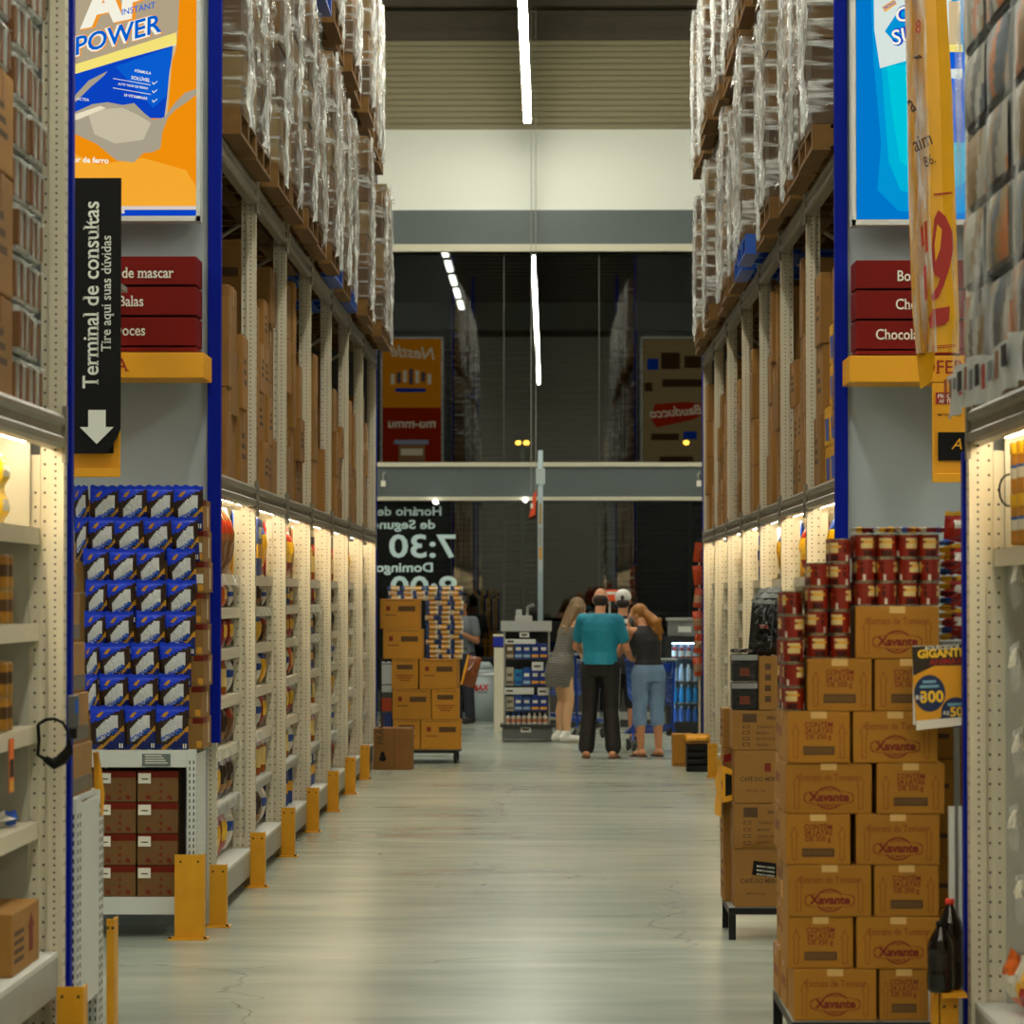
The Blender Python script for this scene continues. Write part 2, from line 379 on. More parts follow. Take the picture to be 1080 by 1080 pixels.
# ---------------------------------------------------------------- racks
LEVEL = (2.22, 4.0, 5.76)                             # undersides of the beams
SHELF = (.22, .55, .85, 1.13, 1.40, 1.63, 1.82)
def post_mesh(h, s, near):
    """perforated channel, local: aisle face at x=0 and body towards s"""
    m = MB()
    m.box(0, s * .055, -.04, .04, 0, h, CREAM); m.box(s * .055, s * .085, -.022, .035, 0, h, CREAM); m.box(s * .085, s * .128, -.03, .02, .02, 2.2, CREAM)
    m.box(-s * .02, s * .12, -.05, .05, 0, .012, CREAM)
    p = .0254
    for i in range(int((h - .1) / p)):
        z = .08 + i * p
        m.quad([(s * .026, -.0405, z), (s * .033, -.0405, z), (s * .033, -.0405, z + .007), (s * .026, -.0405, z + .007)][:: 1 if s > 0 else -1], HOLE)
        if i % 2 == 0:
            m.quad([(s * .066, -.0225, z), (s * .074, -.0225, z), (s * .074, -.0225, z + .008), (s * .066, -.0225, z + .008)][:: 1 if s > 0 else -1], HOLE)
            if z < 2.1: m.quad([(s * .098, -.0305, z), (s * .106, -.0305, z), (s * .106, -.0305, z + .008), (s * .098, -.0305, z + .008)][:: 1 if s > 0 else -1], HOLE)
            for y in (-.022, .012): m.quad([(-s * .0005, y, z), (-s * .0005, y + .01, z), (-s * .0005, y + .01, z + .012), (-s * .0005, y, z + .012)], HOLE)
    return m
LAMPM = None
def build_rack(s, Xf, ys, name, label, near=False, top=7.0, shelves=SHELF, strips=True):
    """a row of pallet racking; ys are the frames, s the side of the aisle"""
    root = thing('pallet_rack', label, 'rack', (s * (Xf + .5), (ys[0] + ys[-1]) / 2, 0))
    o0 = ORG[root.name]
    def put(m, nm): return m.build(nm, root)
    # frames
    pm = post_mesh(top, s, near); first = None
    def post(x, y):
        nonlocal first
        if first is None:
            sv = ORG[root.name]; ORG[root.name] = Vector((0, 0, 0)); first = pm.build('post', root); ORG[root.name] = sv; o = first
        else:
            o = first.copy(); C.objects.link(o)
        o.parent = root; o.location = Vector((x, y, 0)) - o0
        return o
    for y in ys:
        post(s * Xf, y); post(s * (Xf + 1.0), y)
        br = MB(); k = 0; z = 2.5
        while z < top - .6:
            a, b = (Xf + .14, Xf + .98) if k % 2 else (Xf + .98, Xf + .14)
            br.tube([(s * a, y, z), (s * b, y, z + .55)], .014, CREAM, 5); z += .6; k += 1
        put(br, 'brace')
    for i, (a, b) in enumerate(zip(ys, ys[1:])):
        a1, b1 = a + .041, b - .041
        for lv, z in enumerate(LEVEL):
            if z > top: continue
            for x in (Xf, Xf + .96):
                m = MB(); m.prism([(s * x, z), (s * (x - .012), z + .012), (s * (x - .012), z + .035), (s * x, z + .045), (s * x, z + .075), (s * (x - .012), z + .085), (s * (x - .012), z + .105), (s * x, z + .12), (s * (x + .05), z + .12), (s * (x + .05), z)], 'y', a1, b1, GALV)
                for q, d in ((a1, .012), (b1, -.012)): m.box(s * (x - .014), s * (x + .0), q, q + d * 4, z - .05, z + .15, GALV)
                put(m, 'beam')
        # lit gondola shelving below the first beam
        dk = MB(); dk.box(s * (Xf + .06), s * (Xf + .95), a1, b1, LEVEL[0] + .1, LEVEL[0] + .118, CREAM)
        for q in range(8): dk.box(s * (Xf + .06), s * (Xf + .95), a1 + .1 + q * .29, a1 + .13 + q * .29, LEVEL[0] + .06, LEVEL[0] + .1, CREAM)
        put(dk, 'deck')
        bp = MB(); bp.box(s * (Xf + .66), s * (Xf + .68), a1, b1, .2, LEVEL[0] + .1, CREAM if near else mat('shaded shelf back', S(112, 98, 74), .6)); put(bp, 'back_panel')  # long racks: shade of the compartments put into a darker back colour
        for z in shelves:
            sh = MB(); base = z == shelves[0]
            d0, d1 = (.015, .66) if base else (.085, .62)
            sh.box(s * (Xf + d0), s * (Xf + d1), a1, b1, z - .018, z, CREAM if z > .6 else WHITE)
            sh.box(s * (Xf + d0), s * (Xf + d0 + .012), a1, b1, z - (.15 if base else .06), z - .018, CREAM if z > .6 else STEEL)
            if not base:
                for q in (a1 + .002, b1 - .006): sh.prism([(s * (Xf + d0 + .012), z), (s * (Xf + d0 + .012), z - .06), (s * (Xf + d0 + .05), z - .085), (s * (Xf + .14), z - .09), (s * (Xf + .16), z - .03), (s * (Xf + .62), z - .03), (s * (Xf + .62), z)], 'y', q, q + .004, CREAM)
            put(sh, 'shelf')
            if strips and not base and (s < 0 or z > 1) and R.random() < .4:
                ps = MB(); n = 7; L_ = (b1 - a1) / n
                for q in range(n):
                    y0 = a1 + q * L_ + .02; dd = R.uniform(-.012, .012)
                    ps.quad([(s * (Xf + d0 - .004), y0, z - .005), (s * (Xf + d0 - .004), y0 + L_ * .85, z - .005), (s * (Xf + d0 - .03), y0 + L_ * .85 + dd, z - .07 - abs(dd)), (s * (Xf + d0 - .03), y0 + dd, z - .07)], CLEAR)
                put(ps, 'price_strip')
        lt = MB(); lt.box(s * (Xf + .10), s * (Xf + .13), a1 + .1, b1 - .1, LEVEL[0] + .02, LEVEL[0] + .045, LAMPM); put(lt, 'shelf_lamp')
        put(MB().box(s * (Xf + 1.22), s * (Xf + 1.24), a, b, .2, top, mat('light block dark', S(62, 56, 46), .7)), 'light_block_sheet')  # added dark sheet, blocks the neighbouring aisle lamps so the storage stays dark
    return root
def corner_trim(root, s, Xf, y, z0=.94, z1=9.0, w=.068):
    MB().box(s * (Xf - .03), s * (Xf - .03 + w), y - .03, y + .03, z0, z1, BLUE, ch=.004).build('corner_trim', root)
def end_panel(root, s, Xf, y, wid=2.25, z0=.0, z1=8.2, m=None):
    MB().box(s * (Xf + .04), s * (Xf + wid), y - .012, y + .012, z0, z1, m or PANEL).build('end_panel', root)

def guard_at(x, y, s, h, w=.1, d=.09, m=None):
    """bent-plate post guard, local origin at the floor: plate facing the aisle end, a return flange, a foot"""
    g = MB()
    g.box(0, s * w, 0, .006, .0, h, YEL, ch=.0015); g.box(s * (w - .006), s * w, .006, d, .0, h, YEL)
    g.box(-s * .03, s * (w + .02), -.035, d, 0, .008, YEL)
    for q in (.2, .8): g.quad([(s * w * q - .005, -.001, h - .04), (s * w * q + .005, -.001, h - .04), (s * w * q + .005, -.001, h - .03), (s * w * q - .005, -.001, h - .03)], HOLE)
    for q in (-.02, w + .008): g.cyl(s * q, -.02, .008, .016, .008, HOLE, 8)
    return g
# ---------------------------------------------------------------- cartons, pallets, wrapped loads
def carton_obj(name, w, d, h, m=None, tape=True, marks=0, r=None):
    """a taped shipping carton, origin at the centre of its base; returns a template root (Empty > body, tape)"""
    r = r or R; m = m or KRAFT
    root = thing(name, None, None, (0, 0, 0))
    b = MB(); e = .004
    b.box(-w / 2, w / 2, -d / 2, d / 2, 0, h, m, ch=min(.008, h * .04))
    # lid flaps meeting in a slit, a lip at the flap folds
    b.box(-w / 2 + .004, w / 2 - .004, -d / 2 + .002, -.0015, h, h + .0025, m); b.box(-w / 2 + .004, w / 2 - .004, .0015, d / 2 - .002, h, h + .0025, m)
    if marks & 1:
        for sx in (-1, 1):                              # printed blocks on the two long sides
            for k in range(3): b.quad([(sx * (w / 2 + .0008), -d * .3, h * (.62 - .14 * k)), (sx * (w / 2 + .0008), d * (.05 + .08 * k), h * (.62 - .14 * k)), (sx * (w / 2 + .0008), d * (.05 + .08 * k), h * (.69 - .14 * k)), (sx * (w / 2 + .0008), -d * .3, h * (.69 - .14 * k))], INKB)
    if marks & 2:
        b.quad([(-w * .32, -d / 2 - .0008, h * .2), (-w * .02, -d / 2 - .0008, h * .2), (-w * .02, -d / 2 - .0008, h * .42), (-w * .32, -d / 2 - .0008, h * .42)], INKB)
        b.quad([(w * .1, -d / 2 - .0008, h * .55), (w * .36, -d / 2 - .0008, h * .55), (w * .36, -d / 2 - .0008, h * .66), (w * .1, -d / 2 - .0008, h * .66)], INKB)
    if marks & 4:
        for sx in (-1, 1): b.quad([(sx * (w / 2 + .0008), -d * .42, h * .1), (sx * (w / 2 + .0008), -d * .26, h * .1), (sx * (w / 2 + .0008), -d * .26, h * .6), (sx * (w / 2 + .0008), -d * .42, h * .6)], TXT)
    b.build('body', root)
    if tape:
        t = MB(); q = .025
        t.box(-w / 2 - .0012, w / 2 + .0012, -q, q, h + .0026, h + .0036, TAPE)
        for sx in (-1, 1): t.box(sx * (w / 2 + .0004), sx * (w / 2 + .0014), -q, q, h * .72, h + .003, TAPE)
        t.build('tape', root)
    return root
def pallet_obj(m, name='pallet'):
    root = thing(name, None, None, (0, 0, 0)); W, D = 1.0, 1.06     # W along the aisle (y), D into the rack (x)
    t = MB()
    for k in range(8): x = -D / 2 + k * (D - .1) / 7; t.box(x, x + .1, -W / 2, W / 2, .118, .14, m)
    t.build('deck_board', root)
    for y in (-.46, 0, .46):
        g = MB(); g.box(-D / 2, D / 2, y - .04, y + .04, .022, .118, m); g.build('stringer', root)
    b = MB()
    for k in range(4): x = -D / 2 + k * (D - .1) / 3; b.box(x, x + .1, -W / 2, W / 2, 0, .022, m)
    b.build('bottom_board', root)
    return root
def film_shell(hw, hd, h, r, loose, amp=.009):
    """wrapped film around a block: a crumpled sleeve over five sides, plus hanging tails. hd: half depth (x), hw: half width (y)"""
    m = MB(); nz = 26; per = []
    n = 56; tot = 4 * (hw + hd)
    for i in range(n):
        t = tot * i / n
        if t < 2 * hd: p = (-hd + t, -hw)
        elif t < 2 * hd + 2 * hw: p = (hd, -hw + t - 2 * hd)
        elif t < 4 * hd + 2 * hw: p = (hd - (t - 2 * hd - 2 * hw), hw)
        else: p = (-hd, hw - (t - 4 * hd - 2 * hw))
        per.append(p)
    ph = [r.uniform(0, 6) for _ in range(6)]
    vs = []
    for k in range(nz + 1):
        z = .012 + (h + .002) * k / nz
        for i, (x, y) in enumerate(per):
            q = .014 + amp * abs(math.sin(i * 1.9 + ph[0] + 2.2 * math.sin(z * 3 + ph[1]))) * r.uniform(.3, 1) + (r.uniform(0, .02) if k % 6 == 0 else 0)
            l = math.hypot(x / hd, y / hw); zz = z + (r.uniform(-.008, .008) if k == 0 else 0)
            vs.append((x + q * (1 if x > 0 else -1) * (abs(x) > hd * .95) , y + q * (1 if y > 0 else -1) * (abs(y) > hw * .95), zz))
    fs = [[k * n + i, k * n + (i + 1) % n, (k + 1) * n + (i + 1) % n, (k + 1) * n + i] for k in range(nz) for i in range(n)]
    m.add(vs, fs, FILM, False)
    m.add(vs[-n:], [list(range(n))], FILM)
    return m
def tail(hw, hd, h, r, sx, z1=None):
    """loose ends of film bunched down the corners that face the aisle (sx = side of the aisle)"""
    m = MB(); n, q = 26, 9; vs = []; wd = r.uniform(.42, .6); zb = r.uniform(-.2, -.02); f = [r.uniform(0, 6) for _ in range(4)]
    for k in range(n + 1):
        t = k / n; z = zb + (h * .99 - zb) * t
        ww = wd * (.62 + .3 * math.sin(t * 7 + f[0]) + .12 * math.sin(t * 19 + f[1])) * (.35 + .65 * min(1, t * 4))
        for a in range(q + 1):
            u = a / q; fold = abs(math.sin(u * 9 + 1.5 * math.sin(t * 6 + f[2]))) * .028 + abs(math.sin(t * 13 + u * 4 + f[3])) * .02
            vs.append((sx * (hd + .006 + fold * (.4 + .6 * (1 - t * .5)) + r.uniform(0, .006)), -hw - .02 + ww * u + r.uniform(-.006, .006), z + (r.uniform(-.05, .02) if k == 0 else 0)))
    m.add(vs, [[k * (q + 1) + i, k * (q + 1) + i + 1, (k + 1) * (q + 1) + i + 1, (k + 1) * (q + 1) + i] for k in range(n) for i in range(q)], FILMW, False)
    return m
def load_obj(h, r, sx, kind):
    """a stretch-wrapped block of cartons, origin at the middle of its base; sx is the side that faces the aisle"""
    root = thing('wrapped_load', None, None, (0, 0, 0)); hw, hd = .46, .55
    rows = {0: 4, 1: 5, 2: 3}[kind]; ny = (2, 3, 2)[kind]; nx = 2; H_ = h / rows
    for i in range(rows):
        for a in range(nx):
            for b in range(ny):
                w, d = 2 * hd / nx, 2 * hw / ny; x, y = -hd + w * (a + .5), -hw + d * (b + .5)
                c = MB(); j = r.uniform(-.008, .008)
                mm = (mat('load kraft', S(112, 80, 34), .75, var=.15, rnd=.2), mat('kraft pale', S(126, 102, 58), .75, var=.15, rnd=.2), mat('kraft brown', S(84, 58, 24), .75, var=.15, rnd=.2))[(i + a + kind) % 3]
                c.box(x - w / 2 + .003 + j, x + w / 2 - .003 + j, y - d / 2 + .003, y + d / 2 - .003, i * H_ + .001, (i + 1) * H_ - .003, mm, ch=.006)
                for q in (-1, 1):
                    if (a > 0) == (q > 0):
                        c.quad([(x + j + q * (w / 2 - .002), y - d * .3, i * H_ + H_ * .3), (x + j + q * (w / 2 - .002), y + d * .1, i * H_ + H_ * .3), (x + j + q * (w / 2 - .002), y + d * .1, i * H_ + H_ * .5), (x + j + q * (w / 2 - .002), y - d * .3, i * H_ + H_ * .5)], INKB)
                c.build('carton', root)
    film_shell(hw, hd, h, r, True).build('film', root)
    tail(hw, hd, h, r, sx).build('film_tail', root)
    return root
BAYS = ['first', 'second', 'third', 'fourth', 'fifth', 'sixth', 'seventh']
def stock_rack(s, Xf, ys, side):
    r = random.Random(31 if s < 0 else 77)
    # pallets with wrapped loads on the two upper beam levels
    wood = pallet_obj(WOOD); blue = pallet_obj(BLUEP)
    T = {}
    for kind in range(3):
        for hh in (1.22, 1.42): T[(kind, hh)] = load_obj(hh, r, -s, kind)
    for i, (a, b) in enumerate(zip(ys, ys[1:])):
        for lv in (1, 2):
            if lv == 2 and i < 1: continue
            for j in range(2):
                y = a + .6 + j * 1.08; z = LEVEL[lv] + .122; where = 'front' if j == 0 else 'rear'
                x = s * (Xf + .41 + r.uniform(-.05, .04))
                isb = (s < 0 and (i, lv, j) in ((3, 1, 1), (2, 2, 1), (4, 1, 1))) or (s > 0 and (i, lv, j) in ((2, 1, 1), (3, 1, 0)))
                tier = 'lower' if lv == 1 else 'top'
                dup(blue if isb else wood, (x, y, z), 0, None, '%s pallet on the %s beams, %s half of the %s bay of the %s rack' % ('blue' if isb else 'wooden', tier, where, BAYS[i], side), 'pallets on the upper beams', 'pallet')
                kind = r.randrange(3); hh = r.choice((1.22, 1.42))
                if lv == 2: hh = 1.42
                dup(T[(kind, hh)], (x + s * .015, y, z + .142), 0, None, 'film-wrapped carton load on the %s beams, %s half of %s bay of the %s rack' % (tier, where, BAYS[i], side), 'wrapped loads on the upper beams', 'wrapped load')
    for t in [wood, blue] + list(T.values()): drop(t)
    # loose cartons standing on the deck of the first beam
    kinds = []
    for k, (w, d, h) in enumerate(((.38, .42, .30), (.40, .40, .36), (.36, .30, .26), (.42, .43, .42), (.38, .26, .50))):
        kinds.append((carton_obj('carton', w, d, h, None, True, 1 + (k % 3), r), d, h))
    yl = []
    if s > 0:
        ym = mat('yellow carton', S(214, 158, 12), .6, var=.06)
        yc = carton_obj('yellow_carton', .38, .34, .225, ym, False, 0, r)
        p = MB()
        p.quad([(-.191, -.16, .03), (-.191, .05, .03), (-.191, .12, .16), (-.191, -.16, .16)][::-1], BLUEP)
        for x0 in (-.12,): p.quad([(-.02, -.171, .02), (.12, -.171, .02), (.12, -.171, .09), (-.02, -.171, .07)], BLUEP)
        p.build('blue_print', yc)
    for i, (a, b) in enumerate(zip(ys, ys[1:])):
        y = a + .06; n = 0
        z0 = LEVEL[0] + .121
        while y < b - .30 and n < 6:
            t, d, h = kinds[r.randrange(5)]
            if y + d > b - .05: t, d, h = kinds[4]
            n += 1
            yellow = s > 0 and i == 0 and n in (3, 4)
            if yellow: d, h = .34, .225
            top = r.choice((.95, .8, .9, .7, .6)) * 1.62; z = z0; k = 0
            if yellow: top = 1.62 if n == 3 else 1.5
            yc_ = y + d / 2; dx = r.uniform(.0, .09) if not yellow else 0
            while z + h < z0 + top and k < 8:
                k += 1
                lab = 'carton %s up in the %s stack along the %s storage bay, %s rack' % (ORD[k], ORD[n], BAYS[i], side)
                if yellow:
                    dup(yc, (s * (Xf + .25 + r.uniform(0, .008)), yc_, z), 0, None, 'yellow ' + lab, 'yellow cartons in the upper storage', 'carton')
                else:
                    dup(t, (s * (Xf + .20 + dx * .7 + r.uniform(0, .03)), yc_ + r.uniform(-.006, .006), z), r.uniform(-.02, .02) + (PI if r.random() < .5 else 0), None, 'brown ' + lab, 'brown cartons in the upper storage', 'carton')
                z += h + .005
                if r.random() < .12 and k > 1: break
            y += d + r.uniform(.02, .05)
    for t, d, h in kinds: drop(t)
    if s > 0: drop(yc)

# ---------------------------------------------------------------- small goods on the lit shelves
def pillow(m, w, h, d, mats, regions, crimp=.018, nx=8, nz=10, wob=.004, r=None):
    """a sealed bag standing on its edge: centre x=y=0, base z=0. regions(u, v) gives a material index on the front"""
    r = r or R
    def S_(sg):
        vs = []
        for k in range(nz + 1):
            v = k / nz
            for i in range(nx + 1):
                u = i / nx; b = (max(0, math.sin(PI * u)) ** .55) * (max(0, math.sin(PI * min(1, max(0, (v * h - crimp * .7) / (h - 1.7 * crimp))))) ** .5)
                q = r.uniform(-wob, wob)
                vs.append(((u - .5) * w * (1 - .03 * b), sg * (d / 2 * b + .001) + q * b, v * h + (.004 * math.sin(u * 19) if k in (0, nz) else 0)))
        for k in range(nz):
            for i in range(nx):
                f = [k * (nx + 1) + i, k * (nx + 1) + i + 1, (k + 1) * (nx + 1) + i + 1, (k + 1) * (nx + 1) + i]
                if sg > 0: f.reverse()
                m.add([vs[j] for j in f], [[0, 1, 2, 3]], mats[regions((i + .5) / nx, (k + .5) / nz)], False)
    S_(-1); S_(1)
    return m
def goods_kinds():
    out = []
    def bag(nm, cat, w, h, d, cols, reg, desc, rough=.3):
        t = MB(); ms = [mat('bag %s %d' % (nm, i), c, rough, spec=.6) for i, c in enumerate(cols)]
        pillow(t, w, h, d, ms, reg, r=random.Random(5)); o = t.build(nm, None, (0, 0, 0)); out.append((o, w, h, d, desc, cat))
    z1 = lambda u, v: 1 if .3 < v < .7 and .15 < u < .85 else 0
    bag('snack_bag', 'snack bag', .20, .24, .09, (S(216, 96, 14), S(236, 190, 110)), z1, 'orange snack bag')
    bag('pasta_bag', 'food bag', .17, .26, .08, (S(108, 66, 28), S(150, 40, 14)), lambda u, v: 1 if .55 < v < .8 else 0, 'brown food bag with red band')
    bag('sweet_bag', 'sweet bag', .16, .20, .07, (S(150, 24, 14), S(236, 190, 40)), z1, 'red sweet bag')
    bag('coffee_pouch', 'pouch', .15, .23, .08, (S(48, 26, 16), S(150, 100, 40)), lambda u, v: 1 if v < .35 and v > .1 else 0, 'dark brown pouch')
    bag('sugar_bag', 'food bag', .18, .24, .1, (S(210, 206, 196), S(26, 70, 160)), lambda u, v: 1 if .35 < v < .6 else 0, 'white food bag with blue band')
    bag('yellow_bag', 'food bag', .17, .22, .08, (S(232, 178, 20), S(20, 70, 170)), lambda u, v: 1 if v > .7 else 0, 'yellow food bag with blue top')
    j = MB(); lid = mat('jar lid', S(180, 30, 16), .4); gl = mat('amber jar', S(150, 78, 20), .25); lb = mat('jar label', S(224, 196, 120), .6)
    j.lathe([(0, 0, gl), (.045, 0, gl), (.048, .01, gl), (.048, .03, lb), (.048, .1, gl), (.04, .125, gl), (.042, .126, lid), (.042, .15, lid), (0, .151, lid)], 0, 0, 0, 14)
    o = j.build('jar', None, (0, 0, 0)); out.append((o, .1, .151, .1, 'amber jar with red lid', 'jar'))
    bx = MB(); bm_ = mat('biscuit box', S(36, 60, 130), .5); b2 = mat('biscuit stripe', S(230, 170, 40), .5)
    bx.box(-.09, .09, -.04, .04, 0, .2, bm_, ch=.003); bx.box(-.0905, .0905, -.0405, .0405, .06, .11, b2); bx.box(-.06, .06, -.041, .041, .13, .17, TXT)
    o = bx.build('food_box', None, (0, 0, 0)); out.append((o, .19, .2, .09, 'blue and yellow food box', 'food box'))
    return out
def stock_shelves(s, Xf, ys, side, bays, levels, per, kinds):
    r = random.Random(5 if s < 0 else 9)
    for i in bays:
        a, b = ys[i], ys[i + 1]
        for q in levels:
            z = SHELF[q]; gap = (SHELF[q + 1] - .03 if q + 1 < len(SHELF) else LEVEL[0]) - z
            ks = [k for k in kinds if k[2] < gap + .12 or k[2] < .21]
            base = r.randrange(len(ks))
            for j in range(per):
                o, w, h, d, desc, cat = ks[(base + (0 if r.random() < .6 else r.randrange(len(ks)))) % len(ks)]
                fy = (b - a - .36) / per; y = a + .28 + fy * (j + .5)
                sc = min(1.8, (gap - .02) / h, fy * .95 / w)
                x = s * (Xf + .105 + d * sc / 2)
                dup(o, (x, y, z + .008), (-PI / 2 if s < 0 else PI / 2) * -1 + r.uniform(-.1, .1), (sc, sc, sc),
                    '%s, %s along %s shelf, %s lit bay, %s rack' % (desc, ORD[j + 1], ORD[q + 1], BAYS[i], side), 'goods on the lit shelves', cat)
# ---------------------------------------------------------------- signs and light boxes
def light_box_left():
    Y = 17.42; x0, x1 = wx(54, Y), wx(210, Y); z0, z1 = wz(232, Y), wz(-110, Y)
    t = thing('light_box', 'backlit orange poster of a milk powder pouch above the red aisle sign', 'light box', ((x0 + x1) / 2, Y, z0))
    f = MB(); fw = .02
    f.box(x0, x1, Y + .01, Y + .12, z0, z1, WHITE)
    for a, b, c, d in ((x0, x1, z0, z0 + fw * 1.3), (x0, x1, z1 - fw, z1), (x0, x0 + fw, z0, z1), (x1 - fw, x1, z0, z1)): f.box(a, b, Y - .012, Y + .01, c, d, WHITE)
    f.build('frame', t)
    G = lambda n, c, e=POST: glow('poster ' + n, c, e)
    m = MB(); A = Art(m, Y + .008)
    org = G('orange', S(238, 142, 12))
    A.rect(57, -108, 206, 226, org)
    A.poly([(57, 150), (100, 172), (150, 165), (195, 178), (206, 196), (206, 216), (57, 218)], G('orange light', S(244, 168, 48)))
    A.rect(57, 216, 206, 221, G('pale fade', S(212, 200, 190)))
    A.rect(57, 220, 206, 227, G('deep blue', S(10, 66, 190)))
    A.rect(57, 219, 130, 224, G('pale fade', S(212, 200, 190)))
    tan = G('tan pouch', S(206, 182, 138)); A.poly([(57, -108), (190, -108), (186, 30), (184, 50), (180, 62), (176, 110), (174, 122), (57, 130)], tan)
    A.poly([(57, 20), (110, -40), (190, -60), (186, 30), (150, 52), (90, 78), (57, 92)], G('tan shade', S(176, 160, 132)))
    A.poly([(57, 74), (120, 58), (176, 36), (184, 33), (184, 46), (57, 84)], G('cream', S(232, 220, 190)))
    A.poly([(57, 72), (184, 32), (185, 44), (57, 82)], G('yellow band', S(244, 226, 120)))
    A.poly([(57, 82), (130, 60), (181, 46), (180, 58), (177, 76), (175, 100), (172, 123), (57, 123)], G('deep blue', S(10, 66, 190)))
    A.poly([(120, 68), (181, 47), (179, 62), (174, 100), (160, 112)], G('mid blue', S(10, 92, 206)))
    # splash of milk sweeping across the pouch
    spl = G('splash', S(168, 158, 136)); A.poly([(57, 118), (78, 116), (96, 108), (112, 106), (128, 109), (140, 107), (150, 117), (160, 125), (172, 122), (184, 106), (194, 96), (206, 92), (206, 98), (196, 106), (184, 114), (176, 122), (170, 138), (168, 155), (160, 159), (150, 160), (140, 170), (122, 168), (112, 160), (100, 150), (78, 140), (57, 136)], spl)
    A.poly([(90, 114), (128, 112), (145, 120), (158, 128), (150, 146), (120, 150), (98, 140)], G('splash light', S(196, 186, 160)))
    A.poly([(57, 122), (80, 118), (104, 110), (110, 112), (82, 124), (57, 130)], G('cream', S(232, 220, 190)))
    A.poly([(66, 112), (80, 96), (92, 83), (112, 73), (108, 78), (94, 90), (84, 100), (68, 116)], spl)
    W = G('white', S(244, 240, 222)); B = G('blue letters', S(0, 96, 204)); O2 = G('orange outline', S(240, 150, 40))
    for o, mm in ((.085, O2), (.06, W)): A.text('POWER', 76, 57, 19, mm, .27, 'L', .28, o, 1.02)
    A.text('POWER', 78, 56, 19, B, .27, 'L', .28, .018, 1.04)
    for o, mm in ((.075, O2), (.05, W)): A.text('AP', 82, 26, 42, mm, .2, 'L', .25, o)
    A.text('INSTANT', 127, 14, 6.5, B, .22, 'L', .2, .01)
    for s_, x, y, px, bold in (('FÓRMULA', 158, 77, 2.8, .02), ('SOLÚVEL', 157, 85, 3.6, .02), ('ALTO TEOR DE FERRO', 155, 93, 2.3, .02), ('10 VITAMINAS', 154, 104, 2.9, .02)): A.text(s_, x, y, px, W, -.16, 'R' if 0 else 'R', 0, bold)
    for y in (88, 98): A.poly([(118, y - 7), (158, y), (158, y + .6), (118, y - 6.4)], W)
    for y in (86, 95, 105): A.poly([(160, y - 1), (161, y + 1), (165, y - 2), (165, y - 1.2), (161, y + 2.2), (159.4, y - .2)], W)
    A.text('LACTEA', 78, 104, 3, W, -.12, 'L', 0, .01); A.text('or de ferro', 76, 170, 6, W, -.04, 'L', 0, .03); A.text('F', 77, 194, 5, W, 0, 'L', 0, .03)
    m.build('poster', t)
def light_box_right():
    Y = 18.08; x0, x1 = wx(899, Y), wx(1060, Y); z0, z1 = wz(237, Y), wz(-110, Y)
    t = thing('light_box', 'backlit cyan poster with a white snack packet behind the hanging yellow sheet', 'light box', ((x0 + x1) / 2, Y, z0))
    f = MB(); fw = .02
    f.box(x0, x1, Y + .01, Y + .12, z0, z1, WHITE)
    for a, b, c, d in ((x0, x1, z0, z0 + fw * 1.4), (x0, x1, z1 - fw, z1), (x0, x0 + fw, z0, z1), (x1 - fw, x1, z0, z1)): f.box(a, b, Y - .012, Y + .01, c, d, WHITE)
    f.build('frame', t)
    G = lambda n, c, e=POST: glow('poster ' + n, c, e)
    m = MB(); A = Art(m, Y + .008)
    A.rect(904, -108, 1056, 231, G('sea blue', S(0, 118, 200)))
    A.poly([(916, -108), (922, 60), (930, 150), (926, 200), (948, 222), (990, 226), (1040, 222), (1056, 100), (1056, -108)], G('cyan deep', S(0, 146, 210)))
    A.poly([(930, 60), (934, 120), (938, 170), (950, 200), (985, 212), (1020, 190), (1030, 60)], G('cyan', S(0, 176, 214)))
    A.poly([(936, 68), (942, 120), (950, 170), (980, 190), (1010, 160), (1016, 66)], G('cyan light', S(0, 196, 218)))
    A.poly([(921, -108), (923, 30), (929, 71), (957, 63), (1004, 50), (1006, -108)], G('packet white', S(214, 226, 220)))
    A.poly([(1002, 0), (1014, 0), (1014, 52), (1002, 54)], G('tan pouch', S(206, 182, 138))); A.rect(1002, 46, 1016, 54, G('yellow band', S(244, 226, 120))); A.rect(1002, 54, 1018, 150, G('mid blue', S(10, 92, 206))); A.rect(1002, 72, 1016, 82, G('packet white', S(214, 226, 220)))
    A.poly([(931, 6), (944, -2), (947, 3), (934, 12)], G('poster gold', S(236, 180, 90)))
    B = G('deep blue', S(10, 66, 190)); W = G('white', S(244, 240, 222)); A.text('NOVO', 934, 9, 3.4, B, .5, 'L', 0, .02)
    A.poly([(934, 32), (950, 8), (962, 2), (962, 30), (948, 48)], G('cyan deep', S(0, 146, 210)))
    for b, mm in ((.07, B), (.012, W)): A.text('C', 947, 23, 16, mm, .2, 'L', .1, b); A.text('SU', 943, 47, 16, mm, .25, 'L', .1, b)
    m.build('poster', t)
